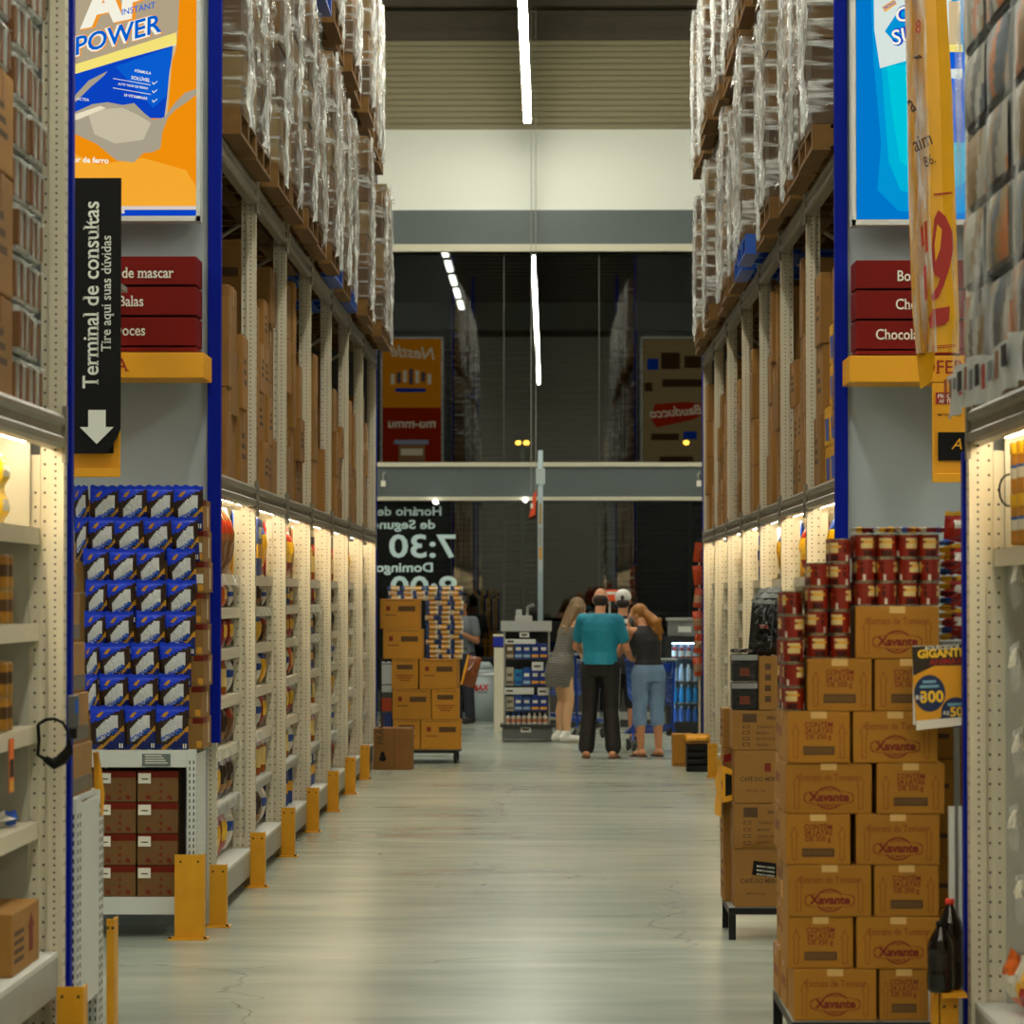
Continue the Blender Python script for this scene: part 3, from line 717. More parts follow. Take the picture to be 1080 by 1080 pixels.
def far_light_boxes():
    """the boxes on the far ends of the two racks; they show mirrored in the glass"""
    for s, xa, xb, Y, lab in ((-1, -3.02, -1.88, 34.62, 'orange and red backlit poster on the far rack end, mirrored in the glass'), (1, 1.66, 2.95, 34.62, 'beige backlit bakery poster on the far rack end, mirrored in the glass')):
        z0, z1 = 3.64, 6.36
        t = thing('light_box', lab, 'light box', ((xa + xb) / 2, Y, z0))
        f = MB(); f.box(xa, xb, Y - .12, Y, z0, z1, WHITE)
        for a, b, c, d in ((xa, xb, z0, z0 + .04), (xa, xb, z1 - .04, z1), (xa, xa + .04, z0, z1), (xb - .04, xb, z0, z1)): f.box(a, b, Y, Y + .02, c, d, WHITE)
        f.build('frame', t)
        G = lambda n, c: glow('poster far ' + n, c, POST * 1.0)
        m = MB(); k = [0]
        def rc(x0, x1, za, zb, mm, Yo=Y):
            k[0] += 1; y = Yo + .002 + k[0] * .0015; m.quad([(x1, y, za), (x0, y, za), (x0, y, zb), (x1, y, zb)], mm)
        def tx(s_, x, z, size, mm, rot=0, shear=0):
            k[0] += 1; m.text(s_, size, face_M(x, Y + .002 + k[0] * .0015, z, rot, '+y'), mm, 'C', shear, .02)
        cx = (xa + xb) / 2
        if s < 0:
            rc(xa + .04, xb - .04, z0 + .04, 5.08, G('red', S(150, 40, 6))); rc(xa + .04, xb - .04, 5.08, z1 - .04, G('amber', S(226, 140, 20)))
            tx('Nestlé', cx, 5.98, .3, G('cream', S(236, 220, 180)), .08, .3); tx('mu-mmu', cx, 4.72, .24, G('cream', S(236, 220, 180)))
            for q in range(7): rc(cx - .38 + q * .11, cx - .31 + q * .11, 5.5 + .02 * (q % 3), 5.78 - .03 * abs(q - 3), G('grey', S(90, 84, 90)) if q % 2 else G('cream', S(236, 220, 180)))
            rc(cx - .3, cx + .25, 5.36, 5.43, G('blue', S(10, 60, 150)))
            rc(cx - .32, cx + .3, 4.42, 4.5, G('pale', S(150, 160, 170))); rc(cx - .24, cx + .24, 4.05, 4.42, G('cup', S(150, 110, 70))); rc(cx - .2, cx + .2, 4.22, 4.34, G('cream', S(236, 220, 180)))
        else:
            rc(xa + .04, xb - .04, z0 + .04, z1 - .04, G('beige', S(150, 128, 84)))
            red = G('logo red', S(168, 44, 8)); k[0] += 1; y = Y + .003 + k[0] * .0015
            pts = [(cx - .45, 4.86), (cx - .35, 4.72), (cx + .3, 4.86), (cx + .47, 4.95), (cx + .45, 5.15), (cx + .2, 5.18), (cx - .38, 5.14)]
            m.quad([(p[0], y, p[1]) for p in pts][::-1], red); tx('Bauducco', cx, 4.93, .24, G('cream', S(236, 220, 180)), -.08, .3)
            br = G('brown', S(70, 48, 26)); bl = G('blue', S(10, 60, 150))
            for x, z, w, h, mm in ((.3, 5.9, .3, .22, br), (-.1, 5.92, .34, .3, br), (-.42, 5.86, .2, .2, bl), (.15, 5.52, .8, .14, br), (-.5, 5.45, .14, .16, br), (.25, 4.58, .24, .14, bl), (-.2, 4.55, .5, .12, br), (0, 4.1, .6, .2, br)): rc(cx + x - w / 2, cx + x + w / 2, z - h / 2, z + h / 2, mm)
        m.build('poster', t)
def aisle_sign(Y, xa, xb, za, zb, lines, align, lab, la, lb, lz, letters, ltx):
    t = thing('aisle_sign', lab, 'sign', ((xa + xb) / 2, Y, za))
    h = (zb - za - .03) / 3
    for i, (s_, px, py) in enumerate(lines):
        m = MB(); m.box(xa, xb, Y - .012, Y + .3, zb - h * (i + 1) - .0, zb - h * i - .012, RED, ch=.003); m.box(xa, xb, Y - .016, Y - .012, zb - h * (i + 1), zb - h * (i + 1) + .008, RED)
        X, _, Z = at(px, py, Y - .014); m.text(s_, 11.5 * Y / F * 1.38, face_M(X, Y - .0165, Z), TXT, align, 0, .012, 1, .84, True); m.build('slat', t)
    m = MB(); m.box(xa, xb, Y - .012, Y + .3, za, za + .02, RED); m.build('bottom_rail', t)
    g = MB(); g.box(la, lb, Y - .12, Y + .3, lz[0], lz[1], YELS, ch=.004)
    X, _, Z = at(ltx[0], ltx[1], Y - .12); g.text(letters, 14.5 * (Y - .12) / F * 1.38, face_M(X, Y - .122, Z), mat('offer red', S(150, 30, 0), .5), ltx[2], 0, .008, 1, .95, True); g.build('ledge', t)
def signs():
    light_box_left(); light_box_right(); far_light_boxes()
    Y = 17.25
    aisle_sign(Y, wx(60, Y), wx(206, Y), wz(370, Y), wz(267, Y), (('Goma de mascar', 182, 292), ('Balas', 150, 322), ('Doces', 152, 353)), 'R', 'dark red three-row aisle sign over the blue pouch display', wx(50, Y - .12), wx(214, Y - .12), (wz(398, Y - .12), wz(371, Y - .12)), 'OFERTA', (135, 391, 'R'))
    Y = 17.9
    aisle_sign(Y, wx(903, Y), wx(1050, Y), wz(374, Y), wz(272, Y), (('Bombons', 947, 296), ('Chocolates', 945, 326), ('Chocolates', 924, 358)), 'L', 'dark red three-row aisle sign behind the hanging yellow sheet', wx(896, Y - .12), wx(1060, Y - .12), (wz(403, Y - .12), wz(375, Y - .12)), 'OFERTA', (972, 394, 'L'))
    # tall black terminal sign with its yellow price holder
    Y = 16.7
    x0, x1 = wx(74, Y), wx(126, Y)
    t = thing('terminal_sign', 'tall black sign with white sideways lettering and a downward arrow', 'sign', ((x0 + x1) / 2, Y, wz(470, Y)))
    m = MB(); m.box(x0, x1, Y, Y + .02, wz(452, Y), wz(186, Y), BLACK, ch=.002)
    m.prism([(x0, wz(452, Y)), (x1, wz(452, Y)), (x1 - .02, wz(462, Y)), (x1 - .07, wz(478, Y)), (x0, wz(478, Y))], 'y', Y + .001, Y + .019, BLACK)
    m.build('board', t)
    m = MB(); W = mat('sign white', S(214, 216, 206), .5); A = Art(m, Y - .002)
    A.text('Terminal de consultas', 102.5, 409, 17.4, W, PI / 2, 'L', 0, .012, .93, True); A.text('Tire aqui suas dúvidas', 115.5, 370, 10.6, W, PI / 2, 'L', 0, .008, .95, True)
    m.build('lettering', t)
    m = MB(); A = Art(m, Y - .002); A.poly([(92, 432), (110.5, 432), (110.5, 450), (119, 450), (101, 468), (83, 450), (92, 450)], W); m.build('arrow', t)
    MB().box(x0 + .02, x1 - .02, Y + .02, Y + .42, wz(300, Y), wz(294, Y), STEEL).build('bracket', t)
    def holder(Y, a, b, top, bot, lab, side):
        t = thing('hanging_price_holder', lab, 'price holder', (wx((a + b) / 2, Y), Y, wz(bot, Y)))
        m = MB(); m.box(wx(a, Y), wx(b, Y), Y, Y + .012, wz(bot, Y), wz(top, Y), YELS); m.box(wx(a, Y), wx(b, Y), Y - .03, Y, wz(bot, Y), wz(bot - 9, Y), YELS, ch=.003)
        m.box(wx(b - 2, Y), wx(b, Y), Y - .012, Y, wz(bot, Y), wz(top, Y), YELS); m.box(wx(a, Y), wx(a + 2, Y), Y - .012, Y, wz(bot, Y), wz(top, Y), YELS)
        MB().box(wx((a + b) / 2 - 4, Y), wx((a + b) / 2 + 4, Y), Y + .012, Y + .4, wz(bot - 20, Y), wz(bot - 24, Y), STEEL).build('bracket', t)
        m.build('holder', t); return t
    t = holder(16.78, 73, 126, 440, 503, 'yellow price holder with black card under the terminal sign', 0)
    m = MB(); A = Art(m, 16.776); A.rect(76, 432, 119, 478, BLACK); A.text('r', 82, 466, 10, YELS, .15, 'L', .3, .03); A.text('CONFIRA AQUI', 78, 476, 2.4, YELS); m.build('card', t)
    Y = 17.72
    t = holder(Y, 983, 1040, 404, 509, 'yellow price holder with black card hung below the right red sign', 0)
    m = MB(); A = Art(m, Y - .004); A.rect(987, 414, 1036, 426, mat('label red', S(150, 18, 6), .5)); A.text('PREÇO DE', 989, 420, 4.4, TXT, 0, 'L', 0, .02); A.text('ANTES', 990, 425, 3.8, TXT, 0, 'L', 0, .02)
    A.text('EM TODA LOJA', 989, 439, 2.6, BLACK, 0, 'L', 0, .02); A.rect(989, 456, 1036, 486, BLACK); A.text('A', 1003, 474, 12, YELS, 0, 'L', .3); A.rect(988, 499, 1036, 500.5, mat('gold line', S(250, 196, 40), .5)); m.build('card', t)
    # yellow sheet bunched in film hanging in front of the blue poster
    Y = 16.9; t = thing('hanging_sheet', 'yellow printed sheet in clear film hanging before the blue poster', 'hanging sheet', (wx(985, Y), Y, wz(408, Y)))
    m = MB(); ys = mat('yellow sheet', S(214, 154, 0), .35, var=.1, vscale=3); yd = mat('yellow sheet fold', S(192, 134, 2), .3, var=.25, vscale=8)
    prof = [(-160, 956, 978, 1001), (0, 958, 975, 1000), (100, 960, 977, 1006), (180, 961, 979, 1008), (250, 962, 980, 1010), (330, 965, 984, 1012), (372, 969, 986, 1012)]
    vs = []
    for y, a, b, c in prof:
        for px, dy in ((a, .10), ((a * 2 + b) / 3, .03), ((a + 2 * b) / 3, .05), (b, -.02), ((b + c) / 2, -.03), (c, .02)): vs.append((wx(px, Y), Y + dy, wz(y, Y)))
    for k in range(len(prof) - 1):
        for i in range(5):
            m.add([vs[k * 6 + i], vs[k * 6 + i + 1], vs[k * 6 + 7 + i], vs[k * 6 + 6 + i]], [[0, 3, 2, 1]], yd if i < 3 else ys, True)
    m.add([(wx(969, Y), Y + .1, wz(372, Y)), (wx(986, Y), Y - .02, wz(372, Y)), (wx(983, Y), Y, wz(402, Y)), (wx(972, Y), Y + .06, wz(410, Y))], [[0, 3, 2, 1]], yd)
    m.build('sheet', t)
    ink = mat('sheet red', S(150, 22, 4), .5); bk = mat('sheet ink', S(60, 34, 6), .5)
    m = MB(); A = Art(m, Y - .036)
    A.poly([(983, 262), (986, 230), (990, 221), (998, 228), (1005, 244), (1006, 262), (1002, 282), (996, 300), (990, 314), (984, 318), (982, 312), (989, 302), (992, 293), (986, 290), (983, 278)], ink)
    A.poly([(989, 236), (994, 242), (992, 262), (987, 276), (986, 258)], ys)
    A.poly([(980, 336), (984, 326), (1002, 323), (1001, 338), (997, 342), (981, 346)], ink)
    A.poly([(985, 204), (1004, 202), (1005, 204), (986, 206)], ink); A.poly([(984, 365), (1008, 363), (1008, 364), (984, 366)], ink); A.poly([(984, 367), (1008, 365), (1008, 366), (984, 368)], ink)
    A.text('aim', 966, 160, 16, bk, .45, 'L', .2, .01, .7); A.text('86.', 977, 176, 11, bk, .45, 'L', .2, .01, .7); A.text('a', 963, 118, 20, bk, .6, 'L', .3, .02, .5); A.poly([(963, 60), (971, 57), (974, 60), (968, 62)], bk); A.text('8', 967, 34, 14, ink, .1, 'L', .2, .01, .6)
    for a, y0, y1 in ((975, 235, 268), (971, 240, 262), (974, 282, 318)): A.poly([(a, y0), (a + 2.5, y0 - 3), (a + 4, y1 - 4), (a + 1.5, y1)], ink)
    m.build('print', t)
    m = MB(); vs2 = []
    for y, a, b, c in prof:
        for px, dy in ((a - 1.5, .07), ((a + b) / 2, -.01), (b + 1, -.06)): vs2.append((wx(px, Y) + R.uniform(-.004, .004), Y + dy, wz(y, Y)))
    for k in range(len(prof) - 1):
        for i in range(2): m.add([vs2[k * 3 + i], vs2[k * 3 + i + 1], vs2[k * 3 + 4 + i], vs2[k * 3 + 3 + i]], [[0, 3, 2, 1]], film_mat('sheet film', .02, .5, scale=20, stretch=(1, 1, .15)), True)
    m.build('film', t)
    MB().tube([(wx(978, Y), Y + .03, wz(-158, Y)), (wx(978, Y), Y + .03, 9.88)], .006, DARK, 5).build('hanger_wire', t)
# ---------------------------------------------------------------- left aisle end: pouch display
def shelf_unit(name, lab, s, xa, xb, ya, yb, ztop, zlow, panel_side, pd=.04):
    """low white metal base unit with slotted corner posts; xa..xb across, ya (towards the camera) .. yb"""
    t = thing(name, lab, 'shelf unit', ((xa + xb) / 2, (ya + yb) / 2, 0))
    for x in (xa, xb - .045):
        for y in (ya, yb - pd):
            m = MB(); m.box(x, x + .045, y, y + pd, 0, ztop, WHITE)
            z = .06
            while z < ztop - .04:
                for q in (.010, .030): m.quad([(x + q, y - .0008, z), (x + q + .006, y - .0008, z), (x + q + .006, y - .0008, z + .018), (x + q, y - .0008, z + .018)], HOLE)
                for sx, xx in ((-1, x - .0008), (1, x + .0458)): [m.quad([(xx, y + c, z), (xx, y + c + pd * .2, z), (xx, y + c + pd * .2, z + .018), (xx, y + c, z + .018)], HOLE) for c in ((.014,) if pd < .05 else (pd * .1, pd * .6))]
                z += .032
            m.build('corner_post', t)
    for z in (ztop, zlow):
        m = MB(); m.box(xa + .046, xb - .046, ya, ya + .02, z - .085, z, WHITE); m.box(xa + .046, xb - .046, ya + .02, yb, z - .02, z, WHITE); m.box(xa + .02, xb - .02, ya + pd + .001, yb - pd - .001, z - .02, z, WHITE)
        m.build('shelf', t)
    for q in panel_side:
        x = xa if q < 0 else xb - .008
        MB().box(x, x + .008, ya + pd + .001, yb - pd - .001, zlow, ztop - .021, WHITE).build('side_panel', t)
    return t
def pouch_display():
    Y = 17.0; xa, xb = wx(52, Y), wx(207, Y)
    t = shelf_unit('shelf_unit', 'white slotted base unit carrying the blue pouch display', -1, xa, xb, Y, 17.5, wz(791, Y), wz(946, Y), (1, -1))
    m = MB(); m.box(wx(150, Y), wx(180, Y), Y - .004, Y - .0005, wz(808, Y), wz(795, Y), mat('label grey', S(96, 104, 104), .5))
    for k in range(4): m.box(wx(153, Y), wx(177 - k * 2, Y), Y - .005, Y - .004, wz(805 - 2.6 * k, Y), wz(804 - 2.6 * k, Y), TXT)
    m.build('price_label', t)
    # brown cartons with red band on the lower shelf
    cols = ((64, 102), (103.5, 144), (144.8, 188.5))
    nm = MB()
    for c, (a, b) in enumerate(cols):
        for k in range(4):
            p1 = 944.5 - k * 33.6; p0 = p1 - 33
            w = wx(b, Y + .03) - wx(a, Y + .03) - .004; h = wz(p0, Y + .03) - wz(p1, Y + .03) - .002; d = .36
            r = thing('carton', 'brown carton with red top band, %s up in the %s column of the base unit' % (ORD[k + 1], ORD[c + 1]), 'carton', (wx((a + b) / 2, Y + .03), Y + .03 + d / 2, wz(946, Y) + .001 + k * (h + .003)), 'red-banded cartons in the base unit')
            x, y, z = ORG[r.name]
            m = MB(); m.box(x - w / 2, x + w / 2, y - d / 2, y + d / 2, z, z + h, mat('kraft dark', S(112, 78, 28), .7, var=.15, rnd=.1), ch=.004); f = y - d / 2 - .0006
            for q in (.2, .72): m.quad([(x - w / 2 + w * q, f, z + h * .1), (x - w / 2 + w * (q + .14), f, z + h * .06), (x - w / 2 + w * (q + .12), f, z + h * .2), (x - w / 2 + w * (q + .02), f, z + h * .24)], INK)
            m.quad([(x - w * .38, f - .0004, z + h * .28), (x + w * .3, f - .0004, z + h * .28), (x + w * .3, f - .0004, z + h * .31), (x - w * .38, f - .0004, z + h * .31)], INKF)
            for q in range(3): m.quad([(x + w * (.0 + .02 * q), f - .0008, z + h * (.1 + .22 * q)), (x + w * (.09 + .02 * q), f - .0008, z + h * (.06 + .22 * q)), (x + w * (.12 - .02 * q), f - .0008, z + h * (.2 + .22 * q))], INK)
            m.build('body', r)
            MB().box(x - w / 2 + .001, x + w / 2 - .001, f - .001, f + .03, z + h * .78, z + h + .0006, mat('red band', S(104, 24, 4), .6, spec=.2)).build('band', r)
            l = MB(); l.box(x - w / 2 + .004, x - w / 2 + w * .33, f - .003, f - .0011, z + h * .6, z + h * .93, TXT); l.box(x - w / 2 + .02, x - w / 2 + w * .26, f - .0036, f - .003, z + h * .72, z + h * .76, INKB); l.build('label', r)
    # eight tiers of opened cartons filled with pouches
    rows = [(507, [(78, 94), (95, 125), (125, 154), (154, 183), (183, 213)]), (540, [(78, 92), (93, 123), (122, 152), (153, 182), (183, 210)]), (572, [(89, 115), (115, 144), (145, 174), (178, 207)]), (605, [(90, 112), (114, 143), (145, 175), (176, 206)]),
            (637, [(89, 111), (113, 141), (144, 173), (175, 205)]), (670, [(90, 106), (106, 138), (140, 168), (169, 201)]), (704, [(91, 105), (107, 136), (137, 167), (168, 199)]), (739, [(97, 131), (133, 164), (165, 198)])]
    pb = [mat('pouch blue', S(0, 54, 210), .28, spec=.5, bump=.5, vscale=22), mat('pouch brown', S(44, 20, 8), .32, spec=.4), mat('pouch white', S(206, 206, 206), .35), mat('pouch navy', S(0, 24, 104), .3, spec=.4), mat('pouch gold', S(196, 138, 20), .4), mat('pouch print', S(0, 84, 200), .4)]
    def reg(u, v):
        if v > .60 + .34 * u or v > .9: return 0
        d = v - .62 * u
        if .02 < d < .40 and .14 < u < .84 and .2 < v < .8:
            return 2
        if -.17 < d < -.08: return 4
        if d < -.17 or v < .12: return 3
        return 1
    tmpl = []
    for k in range(4):
        m = MB(); pillow(m, .145, .225, .035, pb, reg, crimp=.022, nx=18, nz=24, wob=.0022, r=random.Random(40 + k))
        M = face_M(-.058, -.0195, .048, .55)
        for (s_, dx, dz, sz, mm) in (('POWER', .008, 0, .032, pb[5]), ('POWER', .012, .006, .012, pb[2])): m.text(s_, sz, face_M(-.05 + dx, -.0215 - dz * .3, .042 + dz * .5, .56), mm, 'L', .25, .03)
        m.prism([(-.048, .172), (-.03, .17), (-.012, .196), (-.02, .2), (-.034, .19)], 'y', -.0165, -.0155, pb[4])
        for x0 in (.05, .06): m.quad([(x0, -.015, .012), (x0 + .006, -.015, .012), (x0 + .006, -.013, .035), (x0, -.013, .035)], TXT)
        tmpl.append(m.build('cocoa_pouch', None, (0, 0, 0)))
    kr = mat('tier kraft', S(142, 102, 40), .7, var=.12, rnd=.1); rb = mat('red band', S(104, 24, 4), .6, spec=.2); bk = mat('tier yellow', S(206, 146, 26), .5)
    zb = [wz(788 - 33.4 * k, Y) for k in range(8)][::-1]       # tier floors, top row first
    for i, (top, cs) in enumerate(rows):
        up = 8 - i; z = wz(791, Y) + .0015 + (up - 1) * .1565; h = .154
        a, b = (wx(77, 17.05), wx((214, 217, 218, 221, 221, 221, 219, 219)[i] + 1, 17.1))
        b = min(b, -1.735 + .006 * (i % 3))
        r = thing('display_carton', 'opened display carton of blue pouches, %s up in the stack on the base unit' % ORD[up], 'carton', ((a + b) / 2, 17.3, z), 'display cartons of blue pouches')
        m = MB(); ya = 17.085; m.box(a, b, ya, ya + .006, z, z + h, kr); m.box(b - .006, b, ya + .006, 17.52, z, z + h, kr); m.box(a, a + .006, ya + .006, 17.52, z, z + h, kr); m.box(a + .006, b - .006, 17.514, 17.52, z, z + h, kr); m.box(a + .006, b - .006, ya + .006, 17.514, z, z + .006, kr); m.box(a + .006, b - .006, ya + .006, 17.514, z + h - .006, z + h, kr); m.build('body', r)
        m = MB(); m.box(b - .05, b + .0012, ya - .001, ya + .22, z + h * .82, z + h + .0005, rb); m.box(b + .0002, b + .0012, ya + .28, ya + .31, z + .02, z + h * .8, TXT); m.build('band', r)
        m = MB(); i < 3 and m.box(b - .045, b - .004, ya - .0012, ya - .0002, z + h * .3, z + h * .6, TXT); m.box(b - .03, b - .004, ya - .0012, ya - .0002, z + h * .05, z + h * .26, bk); m.build('label', r)
        for j, (p0, p1) in enumerate(cs):
            x = wx((p0 + p1) / 2, 17.03); w = (wx(p1, 17.03) - wx(p0, 17.03)) * 1.04 / .145
            o = dup(tmpl[(i + j) % 4], (x, 17.03 + (.006 * (j % 2)), z - .0), 0, (w, 1, 1.0), 'blue and brown cocoa pouch, %s across in the %s row from the top' % (ORD[j + 1], ORD[i + 1]), 'cocoa pouches on the display', 'pouch')
            o.rotation_euler = (R.uniform(.20, .23), R.uniform(-.03, .03), R.uniform(-.06, .06))
    for o in tmpl: drop(o)
    # guard in front of the base unit corner
    g = guard_at(0, 0, 1, .0, .09)
def guards():
    def put(x, y, s, h, lab, w=.1, d=.09):
        g = guard_at(0, 0, s, h, w, d); o = g.build('post_guard', None, (0, 0, 0)); o.location = (x, y, 0); tag(o, lab, 'post guard', 'yellow post guards')
        return o
    put(wx(185, 16.9), 16.88, 1, .42, 'yellow post guard at the corner of the pouch display base', .145, .1)
    for i in range(7):
        put(-1.735, LY[i] - (.16 if i else .22), 1, .32, 'yellow post guard at the %s frame of the left rack' % ORD[i + 1], .085)
    for i in range(1, 8):
        put(1.58, RY[i] - .16, -1, .32, 'yellow post guard at the %s frame of the right rack' % ORD[i + 1], .085)
    put(-1.715, 11.93, 1, .335, 'yellow post guard at the end frame of the near left rack', .095, .1)
    put(-1.694, 13.11, 1, .46, 'tall yellow post guard beyond the white end unit of the near left rack', .03, .12)
    put(1.403, 11.72, -1, .33, 'yellow post guard under the dark drink bottles', .062, .12)

# ---------------------------------------------------------------- near left rack and its end unit
def near_left():
    NS = (.44, .9, 1.24, 1.6, 1.94)
    ys = [7.5, 9.8, 12.14]
    root = build_rack(-1, 1.72, ys, 'near', 'near left pallet rack with wrapped packs above and lit shelves below', True, 6.0, NS, False)
    corner_trim(root, -1, 1.738, 12.25, 0.0, 7.5, .028)
    MB().box(-2.5, -1.835, 12.06, 12.075, .02, 2.3, mat('cheek', S(172, 170, 156), .55)).build('cheek_panel', root)
    MB().box(-3.9, -1.745, 12.24, 12.255, 0, 6.0, PANEL).build('end_panel', root)
    # end unit: white sheet side and slotted posts
    t = shelf_unit('shelf_unit', 'tall white sheet-sided end unit beyond the near left rack', -1, -2.6, -1.70, 12.32, 13.06, wz(832, 13.0), .2, (1, -1), .13)
    r = random.Random(3)
    kb = mat('end carton kraft', S(156, 112, 50), .7, var=.12, rnd=.1); band = mat('grey strap', S(92, 88, 80), .4)
    zt = wz(832, 13.0) + .002
    xs = [-1.728, -1.738, -1.748, -1.765, -1.775, -1.78, -1.775]
    for k in range(6):
        h = .185; z = zt + k * (h + .002); x1 = xs[k]
        o = thing('carton', 'tan carton with grey strap band, %s up in the stack on the white end unit' % ORD[k + 1], 'carton', (x1 - .2, 12.65, z), 'strapped cartons on the white end unit')
        m = MB(); m.box(x1 - .4, x1, 12.36, 12.36 + .58 - .03 * k, z, z + h, kb, ch=.005); m.build('body', o)
        m = MB(); m.box(x1 - .4, x1 + .0012, 12.359, 12.361 + .58 - .03 * k, z + .012, z + .065, band); m.build('strap', o)
    # yellow film tail at the stack foot
    m = MB(); m.tube([(-1.72, 12.98, zt + .14), (-1.712, 12.99, zt + .05), (-1.706, 12.98, zt - .02), (-1.70, 12.99, zt - .1)], [.012, .016, .02, .008], YEL, 7)
    tag(m.build('yellow_tape'), 'bunched yellow tape hanging at the corner of the white end unit', 'tape')
    # hand scanner on a black cable loop at the post
    Y = 12.05; t = thing('hand_scanner', 'grey hand scanner clipped beside the blue trim with a black cable loop', 'scanner', at(78, 790, Y))
    m = MB(); m.box(wx(72, Y), wx(83, Y), Y - .02, Y + .02, wz(768, Y), wz(733, Y), mat('scanner grey', S(72, 76, 80), .4), ch=.006); m.box(wx(74, Y), wx(81, Y), Y - .018, Y + .018, wz(779, Y), wz(768, Y), BLACK, ch=.004); m.build('body', t)
    MB().box(wx(80, Y), wx(83, Y), Y - .022, Y - .0195, wz(752, Y), wz(738, Y), BLUEP).build('button_strip', t)
    m = MB(); pts = [at(*q, Y - .05) for q in ((73, 780), (72, 772), (66, 762), (57, 758), (48, 759), (40, 764))]; m.tube(pts, .006, BLACK, 7)
    m.tube([at(*q, Y - .05) for q in ((73, 780), (72, 792), (66, 800), (57, 806), (47, 800))], [.007, .018, .022, .02, .012], BLACK, 8); m.tube([at(*q, Y - .05) for q in ((47, 800), (40, 796), (41, 780), (40, 764))], .007, BLACK, 7)
    m.build('cable', t)
    # cartons and shrink-wrapped packs on the deck
    z0 = LEVEL[0] + .121; big = carton_obj('carton', .40, .44, .33, KRAFT, True, 5, r)
    z = z0
    for k in range(3):
        h = (.34, .40, .34)[k]
        dup(big, (-1.985 - .0, 11.13, z), 0, (1, 1, h / .335), 'tall brown carton %s up beside the wrapped packs on the near left rack' % ORD[k + 1], 'brown cartons on the near left rack', 'carton'); z += h + .002
    drop(big)
    sil = mat('shrink silver', S(176, 180, 176), .25, var=.35, vscale=16, bump=.5, spec=.7); brn = mat('pack brown', S(112, 72, 30), .5, var=.2)
    T = []
    for q in range(2):
        m = MB(); W_, D_, h = .36, .30, .165
        m.box(-W_ / 2, W_ / 2, -D_ / 2, D_ / 2, .004, h, sil, ch=.02)
        for y0 in (-.155, -.03, .10): m.box(W_ / 2 - .05, W_ / 2 + .004, y0, y0 + .045, .02, h - .025, brn, ch=.004)
        m.box(-W_ / 2 + .03, W_ / 2 - .03, -D_ / 2 - .003, -D_ / 2, .02, h - .03, brn)
        n = 9; top = []
        for i in range(n + 1):
            y = -D_ / 2 - .004 + (D_ + .008) * i / n; top += [(W_ / 2 + .01 + R.uniform(0, .006), y, h - .012 - .02 * math.sin(PI * i / n)), (W_ / 2 - .06, y, h + .004)]
        m.add(top, [[2 * i, 2 * i + 2, 2 * i + 3, 2 * i + 1] for i in range(n)], FILMW)
        T.append(m.build('wrapped_pack', None, (0, 0, 0)))
    for c in range(2):
        for k in range(9):
            dup(T[(k + c) % 2], (-1.965 + R.uniform(-.012, .012), 11.54 + c * .315, z0 + .001 + k * .171), R.uniform(-.03, .03), None, 'silver shrink-wrapped pack, %s up in the %s column above the near left shelves' % (ORD[k + 1], 'nearer' if c == 0 else 'farther'), 'shrink-wrapped packs on the near left rack', 'wrapped pack')
    for k in range(5): dup(T[k % 2], (-1.97, 11.13, z + k * .171), 0, (1, 1.2, 1), 'silver shrink-wrapped pack, %s up on top of the tall brown cartons' % ORD[k + 1], 'shrink-wrapped packs on the near left rack', 'wrapped pack')
    for o in T: drop(o)
    # goods on its lit shelves
    ysm = mat('yellow pack', S(238, 190, 20), .35, bump=.3, vscale=20); can = mat('gold tin', S(150, 112, 40), .35, var=.25, vscale=20)
    def tin(nm, m1, m2, h, rad):
        m = MB(); m.lathe([(0, 0, can), (rad, 0, can), (rad, .01, m1), (rad, h * .35, m2), (rad, h * .7, m1), (rad, h - .01, can), (rad - .004, h, can), (0, h - .003, can)], 0, 0, 0, 18)
        return m.build(nm, None, (0, 0, 0))
    a = tin('food_tin', mat('tin amber', S(156, 106, 24), .35), mat('tin dark', S(70, 44, 14), .35), .115, .042)
    for sh, z in ((4, NS[3]), (3, NS[2])):
        for k in range(2):
            for j in range(2):
                dup(a, (-1.85, 11.52 - j * .1, z + .006 + k * .117), R.uniform(0, 6), None, 'amber food tin, %s layer, %s pair, near left shelf %s' % (('lower', 'upper')[k], ('nearer', 'farther')[j], {4: 'below the yellow packs', 3: 'below the other tins'}[sh]), 'food tins on the near left rack', 'tin')
    drop(a)
    m = MB(); pillow(m, .15, .13, .06, [ysm, TXT, RED], lambda u, v: 1 if .35 < v < .6 and .2 < u < .8 else 0, nx=6, nz=6); y = m.build('yellow_pack', None, (0, 0, 0))
    for k in range(2): dup(y, (-1.85, 11.5, NS[4] + .006 + k * .128 * .9), PI / 2, (1.2, 1, .9), 'yellow food pack, %s up on the top near left shelf' % ORD[k + 1], 'yellow packs on the near left rack', 'food pack')
    drop(y)
    m = MB(); m.box(-2.10, -1.765, 11.25, 11.85, NS[0] + .001, NS[0] + .21, KRAFT, ch=.006)
    for k in range(4): m.box(-1.7645, -1.7635, 11.3, 11.5, NS[0] + .04 + k * .03, NS[0] + .055 + k * .03, INKB)
    m.prism([(11.62, NS[0] + .05), (11.70, NS[0] + .05), (11.70, NS[0] + .13), (11.73, NS[0] + .13), (11.66, NS[0] + .18), (11.59, NS[0] + .13), (11.62, NS[0] + .13)], 'x', -1.7645, -1.7635, INK)
    tag(m.build('carton'), 'brown carton with red arrow on the bottom near left shelf', 'carton')
    X = -1.80; t = thing('price_flag', 'orange and black hanging price flag on the near left shelf edge', 'price tag', (X, 11.45, NS[2] - .2))
